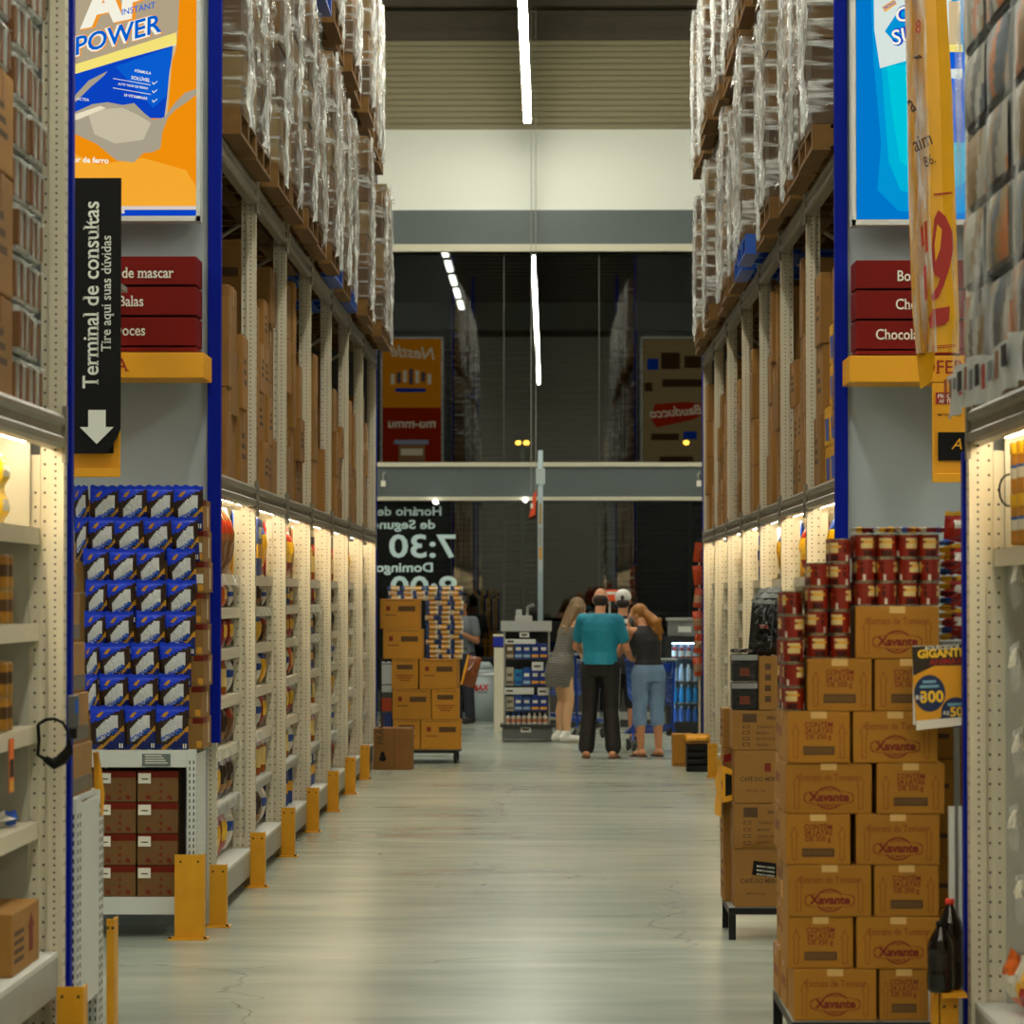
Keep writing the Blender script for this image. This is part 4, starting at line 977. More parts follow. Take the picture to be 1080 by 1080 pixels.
    m = MB(); m.box(X - .001, X + .001, 11.4, 11.5, NS[2] - .2, NS[2] - .02, mat('flag orange', S(232, 110, 10), .5)); m.box(X - .0015, X + .0015, 11.41, 11.49, NS[2] - .15, NS[2] - .09, BLACK); m.box(X - .0015, X + .0015, 11.405, 11.495, NS[2] - .195, NS[2] - .16, YELS); m.build('flag', t)
    wp = MB(); pillow(wp, .3, .05, .12, [TXT, BLUEP], lambda u, v: 1 if u > .7 else 0, nx=8, nz=4); o = wp.build('loose_pack', None, (0, 0, 0)); o.location = (-1.9, 11.7, NS[1] + .006); o.rotation_euler = (0, 0, 1.2); tag(o, 'loose white and blue pack lying on the near left shelf', 'food pack')

# ---------------------------------------------------------------- near right rack
def near_right():
    ys = [7.2, 9.5, 11.84]
    NR = (.30, 1.86)
    root = build_rack(1, 1.455, ys, 'near', 'near right pallet rack with lit shelves and a film-wrapped bale load above', True, 6.0, NR, False)
    corner_trim(root, 1, 1.474, 11.92, 0.0, 2.2, .022)
    MB().box(1.49, 3.6, 11.94, 11.955, 0, 6.0, PANEL).build('end_panel', root)
    MB().box(1.575, 2.3, 11.77, 11.785, .02, 2.3, mat('cheek', S(172, 170, 156), .55)).build('cheek_panel', root)
    # load of printed bales
    r = random.Random(12); z0 = LEVEL[0] + .125
    m0 = MB(); cols = [mat('bale grey', S(108, 112, 112), .4, var=.3, vscale=12), mat('bale white', S(168, 166, 152), .4, var=.2, vscale=10), mat('bale orange', S(176, 98, 20), .4, var=.2, vscale=9), mat('bale black', S(34, 38, 42), .4, var=.3), mat('bale tan', S(150, 122, 76), .5, var=.3, vscale=12), mat('bale blue grey', S(84, 98, 112), .45, var=.3, vscale=12)]
    t = thing('wrapped_load', 'film-wrapped load of grey, orange and white printed bales on the near right rack', 'wrapped load', (1.95, 10.9, z0))
    for k in range(5):
        for j in range(3):
            x0, x1 = 1.42 + r.uniform(0, .015), 2.38; y0 = 9.97 + j * .6; z = z0 + .12 + k * .27
            m = MB(); n = 12; nn = 5
            m.box(x0 + .012, x1, y0 + .005, y0 + .572, z + .004, z + .264, cols[(k + j) % 2 * 3], ch=.03)
            ph = r.uniform(0, 6); seq = [r.choice((0, 1, 1, 1, 2, 2, 3, 4, 4, 5)) for _ in range(14)]
            for i in range(n):
                ya, yb = y0 + .02 + .535 * i / n, y0 + .02 + .535 * (i + 1) / n
                for q in range(nn):
                    za, zb = z + .02 + .226 * q / nn, z + .02 + .226 * (q + 1) / nn
                    bl = lambda y, zz: x0 - .0 - .022 * math.sin(PI * (y - y0) / .575) * math.sin(PI * (zz - z) / .268) + .01
                    c = cols[seq[int((i + q * .9 + k) / 2.2) % 14]]
                    m.add([(bl(ya, za), ya, za), (bl(yb, za), yb, za), (bl(yb, zb), yb, zb), (bl(ya, zb), ya, zb)], [[0, 3, 2, 1]], c, True)
            m.build('bale', t)
    fm = MB(); n, nz = 40, 20; vs = []
    for k in range(nz + 1):
        for i in range(n + 1):
            y = 9.92 + 1.865 * i / n; z = z0 + .03 + 1.47 * k / nz
            vs.append((1.408 - .02 * abs(math.sin(i * .9 + k * .5)) * r.uniform(.2, 1), y, z))
    fm.add(vs, [[k * (n + 1) + i, (k + 1) * (n + 1) + i, (k + 1) * (n + 1) + i + 1, k * (n + 1) + i + 1] for k in range(nz) for i in range(n)], film_mat('bale film', .02, .7, scale=5, stretch=(1, 1, .35), a=.48, b=.75), True)
    vs = [(x, 11.775 + r.uniform(0, .012), z0 + .03 + 1.47 * k / nz) for k in range(nz + 1) for x in (1.408, 1.7, 2.0, 2.38)]
    fm.add(vs, [[k * 4 + i, k * 4 + i + 1, k * 4 + 5 + i, k * 4 + 4 + i] for k in range(nz) for i in range(3)], film_mat('bale film', .02, .7, scale=5, stretch=(1, 1, .35), a=.48, b=.75), True)
    fm.build('film', t)
    # printed white sheet along its foot
    sm = MB(); n = 32; vs = []
    top = lambda i: z0 + .125 + .012 * math.sin(i * .35) + .004 * math.sin(i * 1.7); bot = lambda i: z0 - .03 + .010 * math.sin(i * .3 + 1) + .004 * math.sin(i * 1.3)
    for i in range(n + 1):
        y = 9.9 + 1.91 * i / n
        for q in range(4): zz = bot(i) + (top(i) - bot(i)) * q / 3; vs.append((1.385 - .012 * math.sin(i * 1.1 + q), y, zz))
    sm.add(vs, [[i * 4 + q, i * 4 + q + 1, i * 4 + 5 + q, i * 4 + 4 + q] for i in range(n) for q in range(3)], mat('white sheet', S(190, 196, 196), .35, bump=.3, vscale=7), True)
    dk = [mat('sheet red', S(150, 22, 4), .5), BLACK, mat('sheet brown', S(120, 70, 30), .5), mat('sheet grey', S(90, 96, 100), .5)]
    for i, (y, w, a, b, c) in enumerate(((11.84, .04, .3, .85, 0), (11.7, .04, .4, .8, 2), (11.58, .06, .45, .7, 3), (11.44, .1, .35, .75, 1), (11.42, .05, .25, .33, 0), (11.28, .05, .3, .8, 2), (11.14, .07, .3, .7, 3), (10.98, .08, .35, .8, 1), (10.82, .05, .3, .8, 0), (10.66, .08, .35, .75, 3), (10.5, .06, .3, .8, 2), (10.34, .1, .4, .8, 1))):
        y -= .12; ii = (y - 9.9) / 1.91 * n; zl = bot(ii); zh = top(ii)
        sm.box(1.362, 1.366, y - w / 2, y + w / 2, zl + (zh - zl) * a, zl + (zh - zl) * b, dk[c])
    sm.build('printed_sheet', t)
    MB().box(1.46, 2.38, 9.98, 11.74, z0, z0 + .115, WOOD).build('pallet_base', t)
    # goods
    yl = mat('tub yellow', S(236, 184, 16), .4); wl = mat('tub label', S(220, 214, 196), .5); bl = mat('tub blue', S(20, 80, 170), .4); am = mat('tub amber', S(196, 130, 24), .35)
    m = MB(); m.lathe([(0, 0, am), (.06, 0, am), (.064, .01, am), (.064, .05, wl), (.064, .085, bl), (.064, .095, am), (.064, .125, yl), (.06, .13, yl), (.066, .131, yl), (.066, .17, yl), (0, .171, yl)], 0, 0, 0, 20); o = m.build('spread_tub', None, (0, 0, 0))
    for k in range(2):
        for j in range(3): dup(o, (1.607, 11.4 - j * .16, NR[1] + .006 + k * .172), k + j, None, 'yellow-lidded tub, %s layer, %s back from the near right post' % (('lower', 'upper')[k], ORD[j + 1]), 'yellow tubs on the near right shelf', 'tub')
    drop(o)
    cab = MB(); cab.tube([at(1072, 488, 11.7), at(1078, 497, 11.69), at(1086, 505, 11.68), at(1094, 510, 11.67)], .006, BLACK, 6); cab.tube([(1.58 + .035 * math.cos(q * .4) , 11.70, 2.06 + .055 * math.sin(q * .4)) for q in range(16)], .004, BLACK, 6, True)
    tag(cab.build('cable_loop'), 'black cable looped under the beam of the near right rack', 'cable')
    for k, (zz_, y) in enumerate(((.62, 11.3), (.84, 11.45), (1.1, 11.35), (1.38, 11.42), (1.66, 11.38))):
        m = MB(); pillow(m, .22, .16, .03, [CLEAR, TXT, FILMW], lambda u, v: (1 if .5 < v < .85 and .15 < u < .6 else 2 if v > .85 else 0), nx=8, nz=8, wob=.008); o = m.build('price_pouch', None, (0, 0, 0))
        o.location = (1.56, y, zz_); o.rotation_euler = (0, .12, PI / 2); tag(o, 'clear plastic pouch hanging in the near right bay, %s from the bottom' % ORD[k + 1], 'price pouch', 'price pouches on the near right rack')
    bg = [mat('bag orange', S(214, 96, 14), .3), mat('bag white', S(206, 200, 186), .3), mat('bag gold', S(220, 168, 40), .3), mat('bag red', S(150, 30, 16), .3)]
    for k in range(5):
        m = MB(); pillow(m, .17, .2, .1, bg, (lambda q: lambda u, v: (q + (1 if .3 < v < .6 else 0)) % 4)(k), nx=8, nz=8, wob=.01); o = m.build('snack_bag', None, (0, 0, 0))
        o.location = (1.60 + .01 * (k % 2), 11.5 - .2 * k, NR[0] + .015); o.rotation_euler = (-.2, 0, PI / 2); tag(o, 'snack bag lying on the bottom near right shelf, %s from the post' % ORD[k + 1], 'snack bag', 'snack bags on the bottom near right shelf')
    for k in range(3):
        m = MB(); m.box(1.62, 1.95, 10.8 + k * .001, 11.3, (NR[0] + .24, .95, 1.35)[k] + .001, (NR[0] + .24, .95, 1.35)[k] + .16, mat('dark carton', S(66, 50, 34), .7), ch=.006); m.box(1.619, 1.62, 11.1, 11.25, (NR[0] + .24, .95, 1.35)[k] + .03, (NR[0] + .24, .95, 1.35)[k] + .12, mat('bag gold', S(220, 168, 40), .3)); tag(m.build('food_box'), 'dark box with gold panel on the %s near right shelf from the floor' % ORD[k + 2], 'food box', 'dark boxes on the near right rack')
    # two drink bottles standing on the guard
    for k, (px, Yb, z, hh) in enumerate(((1000, 11.80, .0, .31), (990, 11.71, .0, .24))):
        X = wx(px, Yb); t = thing('drink_bottle', ('dark cola bottle with red cap standing behind the yellow guard', 'shorter dark bottle leaning before the red-capped bottle')[k], 'bottle', (X, Yb, .346))
        m = MB(); cola = mat('cola', S(12, 6, 3), .08, spec=.6); q = hh / .31; lab = mat('bottle label', S(22, 16, 12), .35, var=.3, vscale=30)
        m.lathe([(0, 0, cola), (.036, .0, cola), (.046, .015, cola), (.047, .08, cola), (.044, .1, lab), (.044, .17, cola), (.046, .19, cola), (.04, .23, cola), (.024, .265, cola), (.014, .285, cola), (.014, .295, cola), (0, .296, cola)], X, Yb, .346, 20)
        if k: m.v = [(v[0], v[1], .346 + (v[2] - .346) * q) for v in m.v]
        m.build('body', t)
        c = MB(); c.cyl(X, Yb, .346 + .29 * q, .346 + .31 * q, .0155, mat('cap red', S(206, 40, 14), .4) if k == 0 else BLACK, 16); c.build('bottle_cap', t)
    m = MB(); m.box(1.34, 1.425, 11.66, 11.86, .331, .3455, YEL); m.box(1.322, 1.336, 11.725, 11.86, .01, .3455, YEL); m.box(1.33, 1.345, 11.7, 11.86, .335, .3455, YEL); tag(m.build('guard_shelf'), 'yellow plate step joined to the guard below the dark bottles', 'guard plate')
    m = MB(); Y = 12.0
    for a in (1.405, 1.44): m.box(a, a + .02, Y, Y + .03, 0, wz(850, Y), WHITE); 
    tag(m.build('slotted_strip'), 'pale upright strips standing between the tomato cartons and the blue trim', 'strip')
# ---------------------------------------------------------------- floor stacks
def steel_stand(lab, x0, x1, y0, y1, z):
    t = thing('display_stand', lab, 'stand', ((x0 + x1) / 2, (y0 + y1) / 2, 0)); q = .035
    for x in (x0, x1 - q):
        for y in (y0, y1 - q): MB().box(x, x + q, y, y + q, 0, z - .036, DARK).build('leg', t)
    for a, b, c, d in ((x0, x1, y0, y0 + q), (x0, x1, y1 - q, y1), (x0, x0 + q, y0 + q, y1 - q), (x1 - q, x1, y0 + q, y1 - q)): MB().box(a, b, c, d, z - .035, z - .003, DARK).build('rail', t)
    MB().box(x0 + .002, x1 - .002, y0 + .002, y1 - .002, z - .003, z, STEEL).build('top', t)
    return t
def arrow(m, x, y, z, w, h, mm):
    """outlined up arrow on a face towards the camera"""
    s = w * .22; P = [(x - w * .28, z), (x + w * .28, z), (x + w * .28, z + h * .72), (x + w * .5, z + h * .72), (x, z + h), (x - w * .5, z + h * .72), (x - w * .28, z + h * .72)]
    n = len(P)
    for i in range(n):
        (a, b), (c, d) = P[i], P[(i + 1) % n]; L = math.hypot(c - a, d - b); nx, nz = (b - d) / L * s * .22, (c - a) / L * s * .22
        m.quad([(a + nx, y, b + nz), (c + nx, y, d + nz), (c - nx, y, d - nz), (a - nx, y, b - nz)], mm)
def sauce_box(x0, x1, z0, z1, Y, d, long, lab, full=True):
    """carton of tomato extract tins, front printed"""
    r = thing('sauce_carton', lab, 'carton', ((x0 + x1) / 2, Y + d / 2, z0), 'tomato extract cartons')
    w, h = x1 - x0, z1 - z0; m = MB(); m.box(x0, x1, Y, Y + d, z0, z1, KRAFTD, ch=.006)
    m.box(x0 + .004, x1 - .004, Y + .004, Y + d - .004, z1, z1 + .0012, KRAFTD)
    m.build('body', r); p = MB(); f = Y - .0008; cx = (x0 + x1) / 2
    for x in (x0 + w * .13, x1 - w * .13): arrow(p, x, f, z0 + h * .1, w * .09 if long else w * .12, h * .66, INKF)
    if long:
        for mm, k, q in ((INK, 1, 0), (KRAFTD, .93, .0004), (INK, .86, .0008)):
            p.quad([(cx + .088 * k * (abs(math.cos(t)) ** .5) * (1 if math.cos(t) > 0 else -1), f - q, z0 + h * .32 + .023 * k * (abs(math.sin(t)) ** .5) * (1 if math.sin(t) > 0 else -1)) for t in (2 * PI * i / 32 for i in range(32))], mm)
        for mm, k, q in ((INK, 1, .0012), (KRAFTD, .88, .0016)):
            p.quad([(cx + .05 * k * math.cos(t), f - q, z0 + h * .32 + .041 * k * math.sin(t)) for t in (2 * PI * i / 28 for i in range(28))], mm)
        p.quad([(cx + .085 * (abs(math.cos(t)) ** .6) * (1 if math.cos(t) > 0 else -1), f - .002, z0 + h * .32 + .0205 * (abs(math.sin(t)) ** .6) * (1 if math.sin(t) > 0 else -1)) for t in (2 * PI * i / 32 for i in range(32))], KRAFTD)
        p.text('Xavante', .042, face_M(cx, f - .0024, z0 + h * .255), INK, 'C', 0, .045); p.text('TOMATE', .014, face_M(cx, f - .0024, z0 + h * .145), INK, 'C', 0, .02); p.text('EXTRATO', .012, face_M(cx, f - .0024, z0 + h * .46), INK, 'C', 0, .02)
        p.text('Extrato de Tomate', .034, face_M(cx, f, z0 + h * .66), INKF, 'C', 0, .012, 1, .8)
    else:
        for k, s_ in enumerate(('CONTÉM', '24 LATAS', 'DE 350 g')): p.text(s_, .026, face_M(cx, f, z0 + h * (.70 - .115 * k)), INK, 'C', 0, .014, 1, .92)
        p.quad([(cx - w * .25, f, z0 + h * .16), (cx + w * .25, f, z0 + h * .16), (cx + w * .25, f, z0 + h * .33), (cx - w * .25, f, z0 + h * .33)], INKB)
        for k in range(14): p.quad([(cx - w * .23 + w * .46 * k / 14, f - .0006, z0 + h * .19), (cx - w * .23 + w * .46 * (k + .4) / 14, f - .0006, z0 + h * .19), (cx - w * .23 + w * .46 * (k + .4) / 14, f - .0006, z0 + h * .30), (cx - w * .23 + w * .46 * k / 14, f - .0006, z0 + h * .30)], mat('bar gap', S(120, 86, 34), .8))
    p.build('print', r)
    t = MB(); tp = mat('clear tape', S(204, 168, 104), .25); t.box(cx - .028, cx + .028, Y - .0018, Y - .0012, z1 - h * .13, z1, tp); t.box(cx - .028, cx + .028, Y - .0018, Y + d, z1 + .0013, z1 + .002, tp); t.build('tape', r)
    return r
def tomato_stack():
    Y = 12.08; zt = wz(1075, Y); steel_stand('low dark steel stand under the tomato extract cartons', wx(834, Y), wx(1012, Y), Y - .01, Y + 1.02, zt)
    rows = [(1074, 1020, ((836, 923, 1), (926, 978, 0))), (1019, 965, ((830, 899, 0), (902, 990, 1))), (965, 911, ((830, 918, 1), (921, 989, 0))), (910, 857, ((828, 896, 0), (902, 990, 1))),
            (856, 803, ((828, 919, 1), (924, 995, 0))), (802, 748, ((830, 896, 0), (899, 988, 1))), (748, 693, ((851, 919, 0), (922, 992, 0))), (692, 637, ((902, 990, 1),))]
    z = zt + .001; levels = []
    for i, (b, a, bx) in enumerate(rows):
        h = (b - a) * Y / F
        levels.append(z)
        for j, (p0, p1, lg) in enumerate(bx):
            sauce_box(wx(p0, Y), wx(p1, Y), z, z + h, Y + R.uniform(0, .012), .30, lg, 'ochre carton of tomato tins, %s up at the front, %s' % (ORD[i + 1], 'on the aisle side' if j == 0 and len(bx) > 1 else 'beside the blue trim'))
        if i < 6:      # cartons behind, their sides show towards the aisle
            for k in range(2):
                w = .31; x0 = .868 + R.uniform(-.012, .008); yy = Y + .325 + k * .345
                r = thing('sauce_carton', 'ochre carton %s up in the %s column behind the front tomato cartons' % (ORD[i + 1], ORD[k + 1]), 'carton', (x0 + w / 2, yy + .16, z), 'tomato extract cartons')
                m = MB(); m.box(x0, x0 + w, yy, yy + .325, z, z + h, KRAFTD, ch=.006); m.box(x0 - .0008, x0, yy + .05, yy + .27, z + h * .4, z + h * .6, INKF); m.build('body', r)
                t = MB(); t.box(x0 - .0014, x0 - .0009, yy + .135, yy + .19, z + h * .8, z + h, TAPE); t.box(x0 - .0014, x0 + w, yy + .135, yy + .19, z + h + .0002, z + h + .0009, TAPE); t.build('tape', r)
            if i > 0:
                x0 = 1.405; r = thing('sauce_carton', 'dim ochre carton %s up in the column behind the bottles and price poster' % ORD[i + 1], 'carton', (x0 + .12, Y + .6, z), 'tomato extract cartons')
                m = MB(); m.box(x0, x0 + .25, Y + .34, Y + .68, z, z + h, KRAFTD, ch=.006); m.box(x0 + .01, x0 + .05, Y + .3394, Y + .3398, z + h * .4, z + h * .5, INKB); m.build('body', r)
        z += h + .0015
    top6, top7, top8 = levels[6], levels[7], z
    # tins heaped on the steps
    wrap = [mat('tin red', S(118, 22, 2), .35, spec=.4), mat('tin cream', S(196, 176, 120), .35), mat('tin yellow', S(206, 150, 24), .35), mat('tin dark red', S(60, 12, 4), .4, spec=.3), mat('tin rim', S(150, 138, 118), .25, metal=.8), mat('tin white', S(196, 190, 178), .4)]
    m = MB(); rad, h = .0365, .0845; L = lambda fn: fn
    face = lambda u: (u * 2) % 1
    b1 = lambda u: wrap[1] if .2 < face(u) < .66 else wrap[3] if .76 < face(u) < .84 else wrap[0]
    b2 = lambda u: wrap[2] if .28 < face(u) < .72 else wrap[0]
    b3 = lambda u: wrap[3] if .25 < face(u) < .6 else (wrap[5] if face(u) > .86 else wrap[0])
    m.lathe([(0, .002, wrap[4]), (rad - .002, .002, wrap[4]), (rad, 0, wrap[4]), (rad, .005, b3), (rad, .026, wrap[0]), (rad, .034, b1), (rad, .052, b2), (rad, .060, b1), (rad, .070, wrap[0]), (rad, .079, wrap[4]), (rad, h, wrap[4]), (rad - .003, h, wrap[4]), (rad - .003, h - .004, wrap[4]), (0, h - .004, wrap[4])], 0, 0, 0, 24)
    tin = m.build('sauce_tin', None, (0, 0, 0)); r = random.Random(2); n = 0
    base5 = levels[6]                                   # top of the sixth carton row
    cols = []                                           # (px of the column at the front, base z, lowest level, highest level)
    pit = .0848
    used = {}
    def put(x, y, z, where):
        used[where] = used.get(where, 0) + 1
        dup(tin, (x, y, z), r.uniform(0, 6.28), None, None, 'tomato extract tins heaped on the cartons', 'tin')['label'] = '%s, %s from front' % (where, ORD[used[where]])
    for px, lo, hi, dep in ((829, 0, 4, 5), (862, 2, 5, 3), (886, 2, 6, 3)):
        for lv in range(lo, hi + 1):
            x = wx(px, Y + .05); xx = x
            zz = base5 + .001 + lv * pit if px == 829 else top7 + .001 + (lv - 2) * pit
            for k in range(dep):
                if px == 829 and k < 1 and lv == 4: continue
                if px == 829:
                    put(.872 + r.uniform(-.003, .003), Y + .055 + k * .078, zz, 'red tomato tin in the aisle-edge column, %s layer up' % ORD[lv + 1])
                else: put(xx + r.uniform(-.003, .003), Y + .055 + k * .078, zz, 'red tomato tin beside the topmost carton, %s layer, %s column' % (ORD[lv - 1], 'aisle-side' if px == 862 else 'inner'))
    for lv in range(3):
        for c, px in enumerate((912, 935, 957, 979)):
            for k in range(3): put(wx(px, Y + .05) + r.uniform(-.003, .003), Y + .055 + k * .078, top8 + .001 + lv * pit, 'red tomato tin atop the topmost carton, %s layer, %s from aisle' % (ORD[lv + 1], ORD[c + 1]))
    drop(tin)
    # column of small sweet packs and red bags beside the tins
    zc = wz(676, 12.35); sh = MB(); sh.box(1.415, 1.62, 12.3, 12.62, zc - .02, zc, STEEL); sh.box(1.464, 1.484, 12.34, 12.36, 0, zc - .02, STEEL); tag(sh.build('pack_stand'), 'slim steel shelf holding the sweet packs beside the tins', 'stand')
    cs = [(mat('sweet yellow', S(222, 170, 24), .3), mat('sweet white', S(216, 212, 200), .3), mat('sweet blue', S(24, 70, 150), .3), mat('sweet red', S(140, 26, 12), .3))[q] for q in range(4)]
    for k in range(14):
        m = MB(); pillow(m, .075, .05, .022, cs, (lambda q: lambda u, v: q if .25 < u < .75 else 1 if u < .5 else 3)((0, 2, 3, 0)[k % 4]), nx=8, nz=6, wob=.003); o = m.build('sweet_pack', None, (0, 0, 0))
        o.location = (wx(996, 12.35) + R.uniform(-.004, .004), 12.35, zc + .012 + k * .0262); o.rotation_euler = (1.45, 0, R.uniform(-.1, .1)); tag(o, 'small sweet pack lying flat, %s up in the column beside the tomato tins' % ORD[k + 1], 'sweet pack', 'small sweet packs stacked beside the tins')
    for k in range(11):
        m = MB(); pillow(m, .062, .045, .02, cs, (lambda q: lambda u, v: q if .25 < u < .75 else 1 if u < .5 else 3)((0, 3, 2, 0)[k % 4]), nx=6, nz=5, wob=.003); o = m.build('sweet_pack', None, (0, 0, 0))
        o.location = (wx(903 + 8.2 * k, Y + .1), Y + .045 + .02 * (k % 3), top8 + 3 * pit + .012); o.rotation_euler = (1.4, 0, R.uniform(-.4, .4)); tag(o, 'small sweet pack lying on top of the topmost tins, %s from the aisle' % ORD[k + 1], 'sweet pack', 'small sweet packs on the topmost tins')
    rb = [mat('red bag', S(150, 24, 10), .3), mat('sweet white', S(216, 212, 200), .3), mat('sweet yellow', S(222, 170, 24), .3)]
    for k in range(4):
        m = MB(); pillow(m, .12, .114, .06, rb, lambda u, v: 1 if .5 < v < .75 and .2 < u < .7 else 2 if v > .88 else 0, nx=8, nz=8, wob=.006); o = m.build('sweet_bag', None, (0, 0, 0))
        o.location = (wx(1011, 12.5), 12.5, zc + .005 + k * .118); o.rotation_euler = (.2, 0, .2); tag(o, 'red sweet bag, %s up behind the blue trim beside the sweet packs' % ORD[k + 1], 'sweet bag', 'red sweet bags beside the blue trim')
    # price poster hung before the cartons
    Yp = 11.98; t = thing('price_sign', 'black and yellow giant-offer price poster hung before the tomato cartons', 'poster', (wx(990, Yp), Yp, wz(770, Yp)))
    m = MB(); A = Art(m, Yp, .0006); q = lambda x, y: (x, y - (x - 961) * .045)
    A.poly([q(961, 682), q(1040, 682), q(1040, 766), q(965, 770)], mat('poster black', S(34, 24, 14), .4))
    A.poly([q(961.5, 713), q(985, 703), q(1012, 704), q(1040, 704), q(1040, 715), q(1002, 748), q(988, 760), q(965, 762)], mat('poster yellow', S(212, 150, 20), .4))
    nv = mat('poster navy', S(14, 38, 84), .4); wt = mat('sweet white', S(216, 212, 200), .3)
    A.disc(979.5, 731, 16.5, 19.5, nv); A.disc(1007, 751, 15.5, 16, nv)
    for s_, x, y, px, mm, b in (('AQUECEDOR', 974, 686, 4.4, wt, .03), ('GIGANTE', 967, 694, 8.4, mat('poster gold', S(236, 190, 40), .4), .045), ('ANIMAX', 979, 702, 6.5, mat('label red', S(150, 18, 6), .5), .03), ('R$', 965, 738, 5, wt, .02), ('300', 970, 741, 12, mat('poster gold', S(236, 190, 40), .4), .03), ('50', 1001, 757, 10, mat('poster gold', S(236, 190, 40), .4), .03), ('R$', 994, 755, 4, wt, .02)):
        x, y = q(x, y); A.text(s_, x, y, px, mm, .045, 'L', 0, b)
    for x, y, w in ((969, 723, 20), (972, 718, 14), (998, 743, 16)): A.poly([q(x, y), q(x + w, y), q(x + w, y + 3), q(x, y + 3)], mat('poster sky', S(110, 160, 190), .4))
    A.poly([q(965, 760), q(1040, 757), q(1040, 765), q(965, 770)], wt)
    m.build('print', t)
    b = MB(); b.box(wx(962, Yp), wx(1030, Yp), Yp + .001, Yp + .004, wz(764, Yp), wz(681, Yp), WHITE); b.build('card', t)
    # yellow price flag on the aisle side of the stack
    X = .852; t = thing('price_flag', 'yellow, black and red price flag hung on the aisle side of the tomato cartons', 'price tag', (X, 12.3, wz(945, 12.3)))
    m = MB(); zz = lambda p: wz(p, 12.35)
    m.box(X, X + .003, 12.2, 12.52, zz(950), zz(842), YELS); m.box(X - .001, X, 12.22, 12.5, zz(930), zz(882), BLACK); m.box(X - .001, X, 12.22, 12.5, zz(862), zz(850), TXT); m.box(X - .0016, X - .001, 12.26, 12.46, zz(859), zz(853), RED); m.build('flag', t)
def coffee_stack():
    Y = 16.9; zt = wz(956, Y); steel_stand('dark steel stand under the coffee cartons beyond the tomato stack', wx(768, Y), 1.50, Y, 17.55, zt)
    kb = mat('coffee kraft', S(146, 100, 34), .75, var=.1, rnd=.08); r = random.Random(4)
    z = zt + .001
    px = [(774, 895, 956), (773, 847, 895), (774, 791, 847), (772, 749, 791)]
    for i, (x0p, a, b) in enumerate(px):
        h = (b - a) * Y / F - .002
        for c in range(2):
            x0 = wx(x0p, Y) + c * .385; x1 = x0 + .375
            rt = thing('carton', 'coffee carton %s up on the dark stand, %s' % (ORD[i + 1], ('at the aisle edge', 'towards the rack')[c]), 'carton', ((x0 + x1) / 2, Y + .17, z), 'coffee cartons on the dark stand')
            m = MB(); m.box(x0, x1, Y + .005, Y + .295, z, z + h, kb, ch=.006); m.build('body', rt); p = MB(); f = Y + .0042
            if i in (0, 2):
                p.quad([(x0 + .15, f, z + h * .6), (x0 + .18, f, z + h * .6), (x0 + .18, f, z + h * .76), (x0 + .15, f, z + h * .76)], INK if i else INKB)
                p.text('CAFÉ DO MERCADO', .03, face_M(x0 + .03, f, z + h * .42), INKB, 'L', 0, .02, 1, .9)
                for q in (.06, .2): p.text('PESO LIQ. 10 kg', .014, face_M(x0 + q, f, z + h * .22), INKB, 'L', 0, .01)
                if i == 0: p.add([(-.06, -.035, 0), (.06, -.035, 0), (.06, .035, 0), (-.06, .035, 0)], [[0, 1, 2, 3]], BLACK, False, face_M(x0 + .15, f - .0006, z + h * .66, -.12)); [p.text('MARCA UNICA', .013, face_M(x0 + .11, f - .0012, z + h * .70 - .02 * k, -.12), TXT, 'L', 0, .01) for k in range(3)]
            else:
                p.quad([(x0 + .05, f, z + h * .7), (x0 + .12, f, z + h * .7), (x0 + .12, f, z + h * .92), (x0 + .05, f, z + h * .92)], INKB)
                for k in range(4):
                    za = z + h * (.55 - .15 * k)
                    p.quad([(x0 + .05, f, za), (x0 + .085, f, za), (x0 + .085, f, za + .016), (x0 + .05, f, za + .016)], INKB); p.quad([(x0 + .055, f - .0005, za + .003), (x0 + .08, f - .0005, za + .003), (x0 + .08, f - .0005, za + .013), (x0 + .055, f - .0005, za + .013)], kb)
                    p.text(('TORRADO', 'MOIDO', 'EXTRA FORTE', 'GRAOS')[k], .018, face_M(x0 + .12, f, za), INKB, 'L', 0, .01)
                p.text('EMBALAGEM', .022, face_M(x0 + .17, f, z + h * .78), INKB, 'L', 0, .02)
            p.build('print', rt)
            if i == 0 and c == 0:
                l = MB(); vs = []
                for k in range(9):
                    t_ = k / 8; vs += [(x0 + .02 + .36 * t_, Y + .002, z + h + .001), (x0 + .02 + .36 * t_, Y - .02, z + h + .008 + .03 * math.sin(PI * t_))]
                l.add(vs, [[2 * k, 2 * k + 2, 2 * k + 3, 2 * k + 1] for k in range(8)], kb, True); l.build('flap', rt)
        # carton column behind at the aisle edge
        x0 = wx(763, 17.3) + r.uniform(-.012, .012)
        rt = thing('carton', 'coffee carton %s up in the rear column of the dark stand' % ORD[i + 1], 'carton', (x0 + .2, 17.4, z), 'coffee cartons on the dark stand')
        m = MB(); m.box(x0, x0 + .38, Y + .32, Y + .62, z, z + h, kb, ch=.006)
        for k in range(3): m.box(x0 - .0008, x0, Y + .36, Y + .55, z + h * (.25 + .2 * k), z + h * (.33 + .2 * k), INKB)
        m.build('body', rt); MB().box(x0 - .0014, x0 - .001, Y + .44, Y + .5, z + h * .7, z + h, TAPE).build('tape', rt)
        z += h + .002
    # upper carton, black coffee bricks and bags
    x0 = wx(800, Y); rt = thing('carton', 'coffee carton standing upright beside the black coffee packs', 'carton', (x0 + .2, Y + .15, z), 'coffee cartons on the dark stand'); h = wz(692, Y) - z
    m = MB(); m.box(x0, x0 + .3, Y + .005, Y + .3, z, z + h, kb, ch=.006)
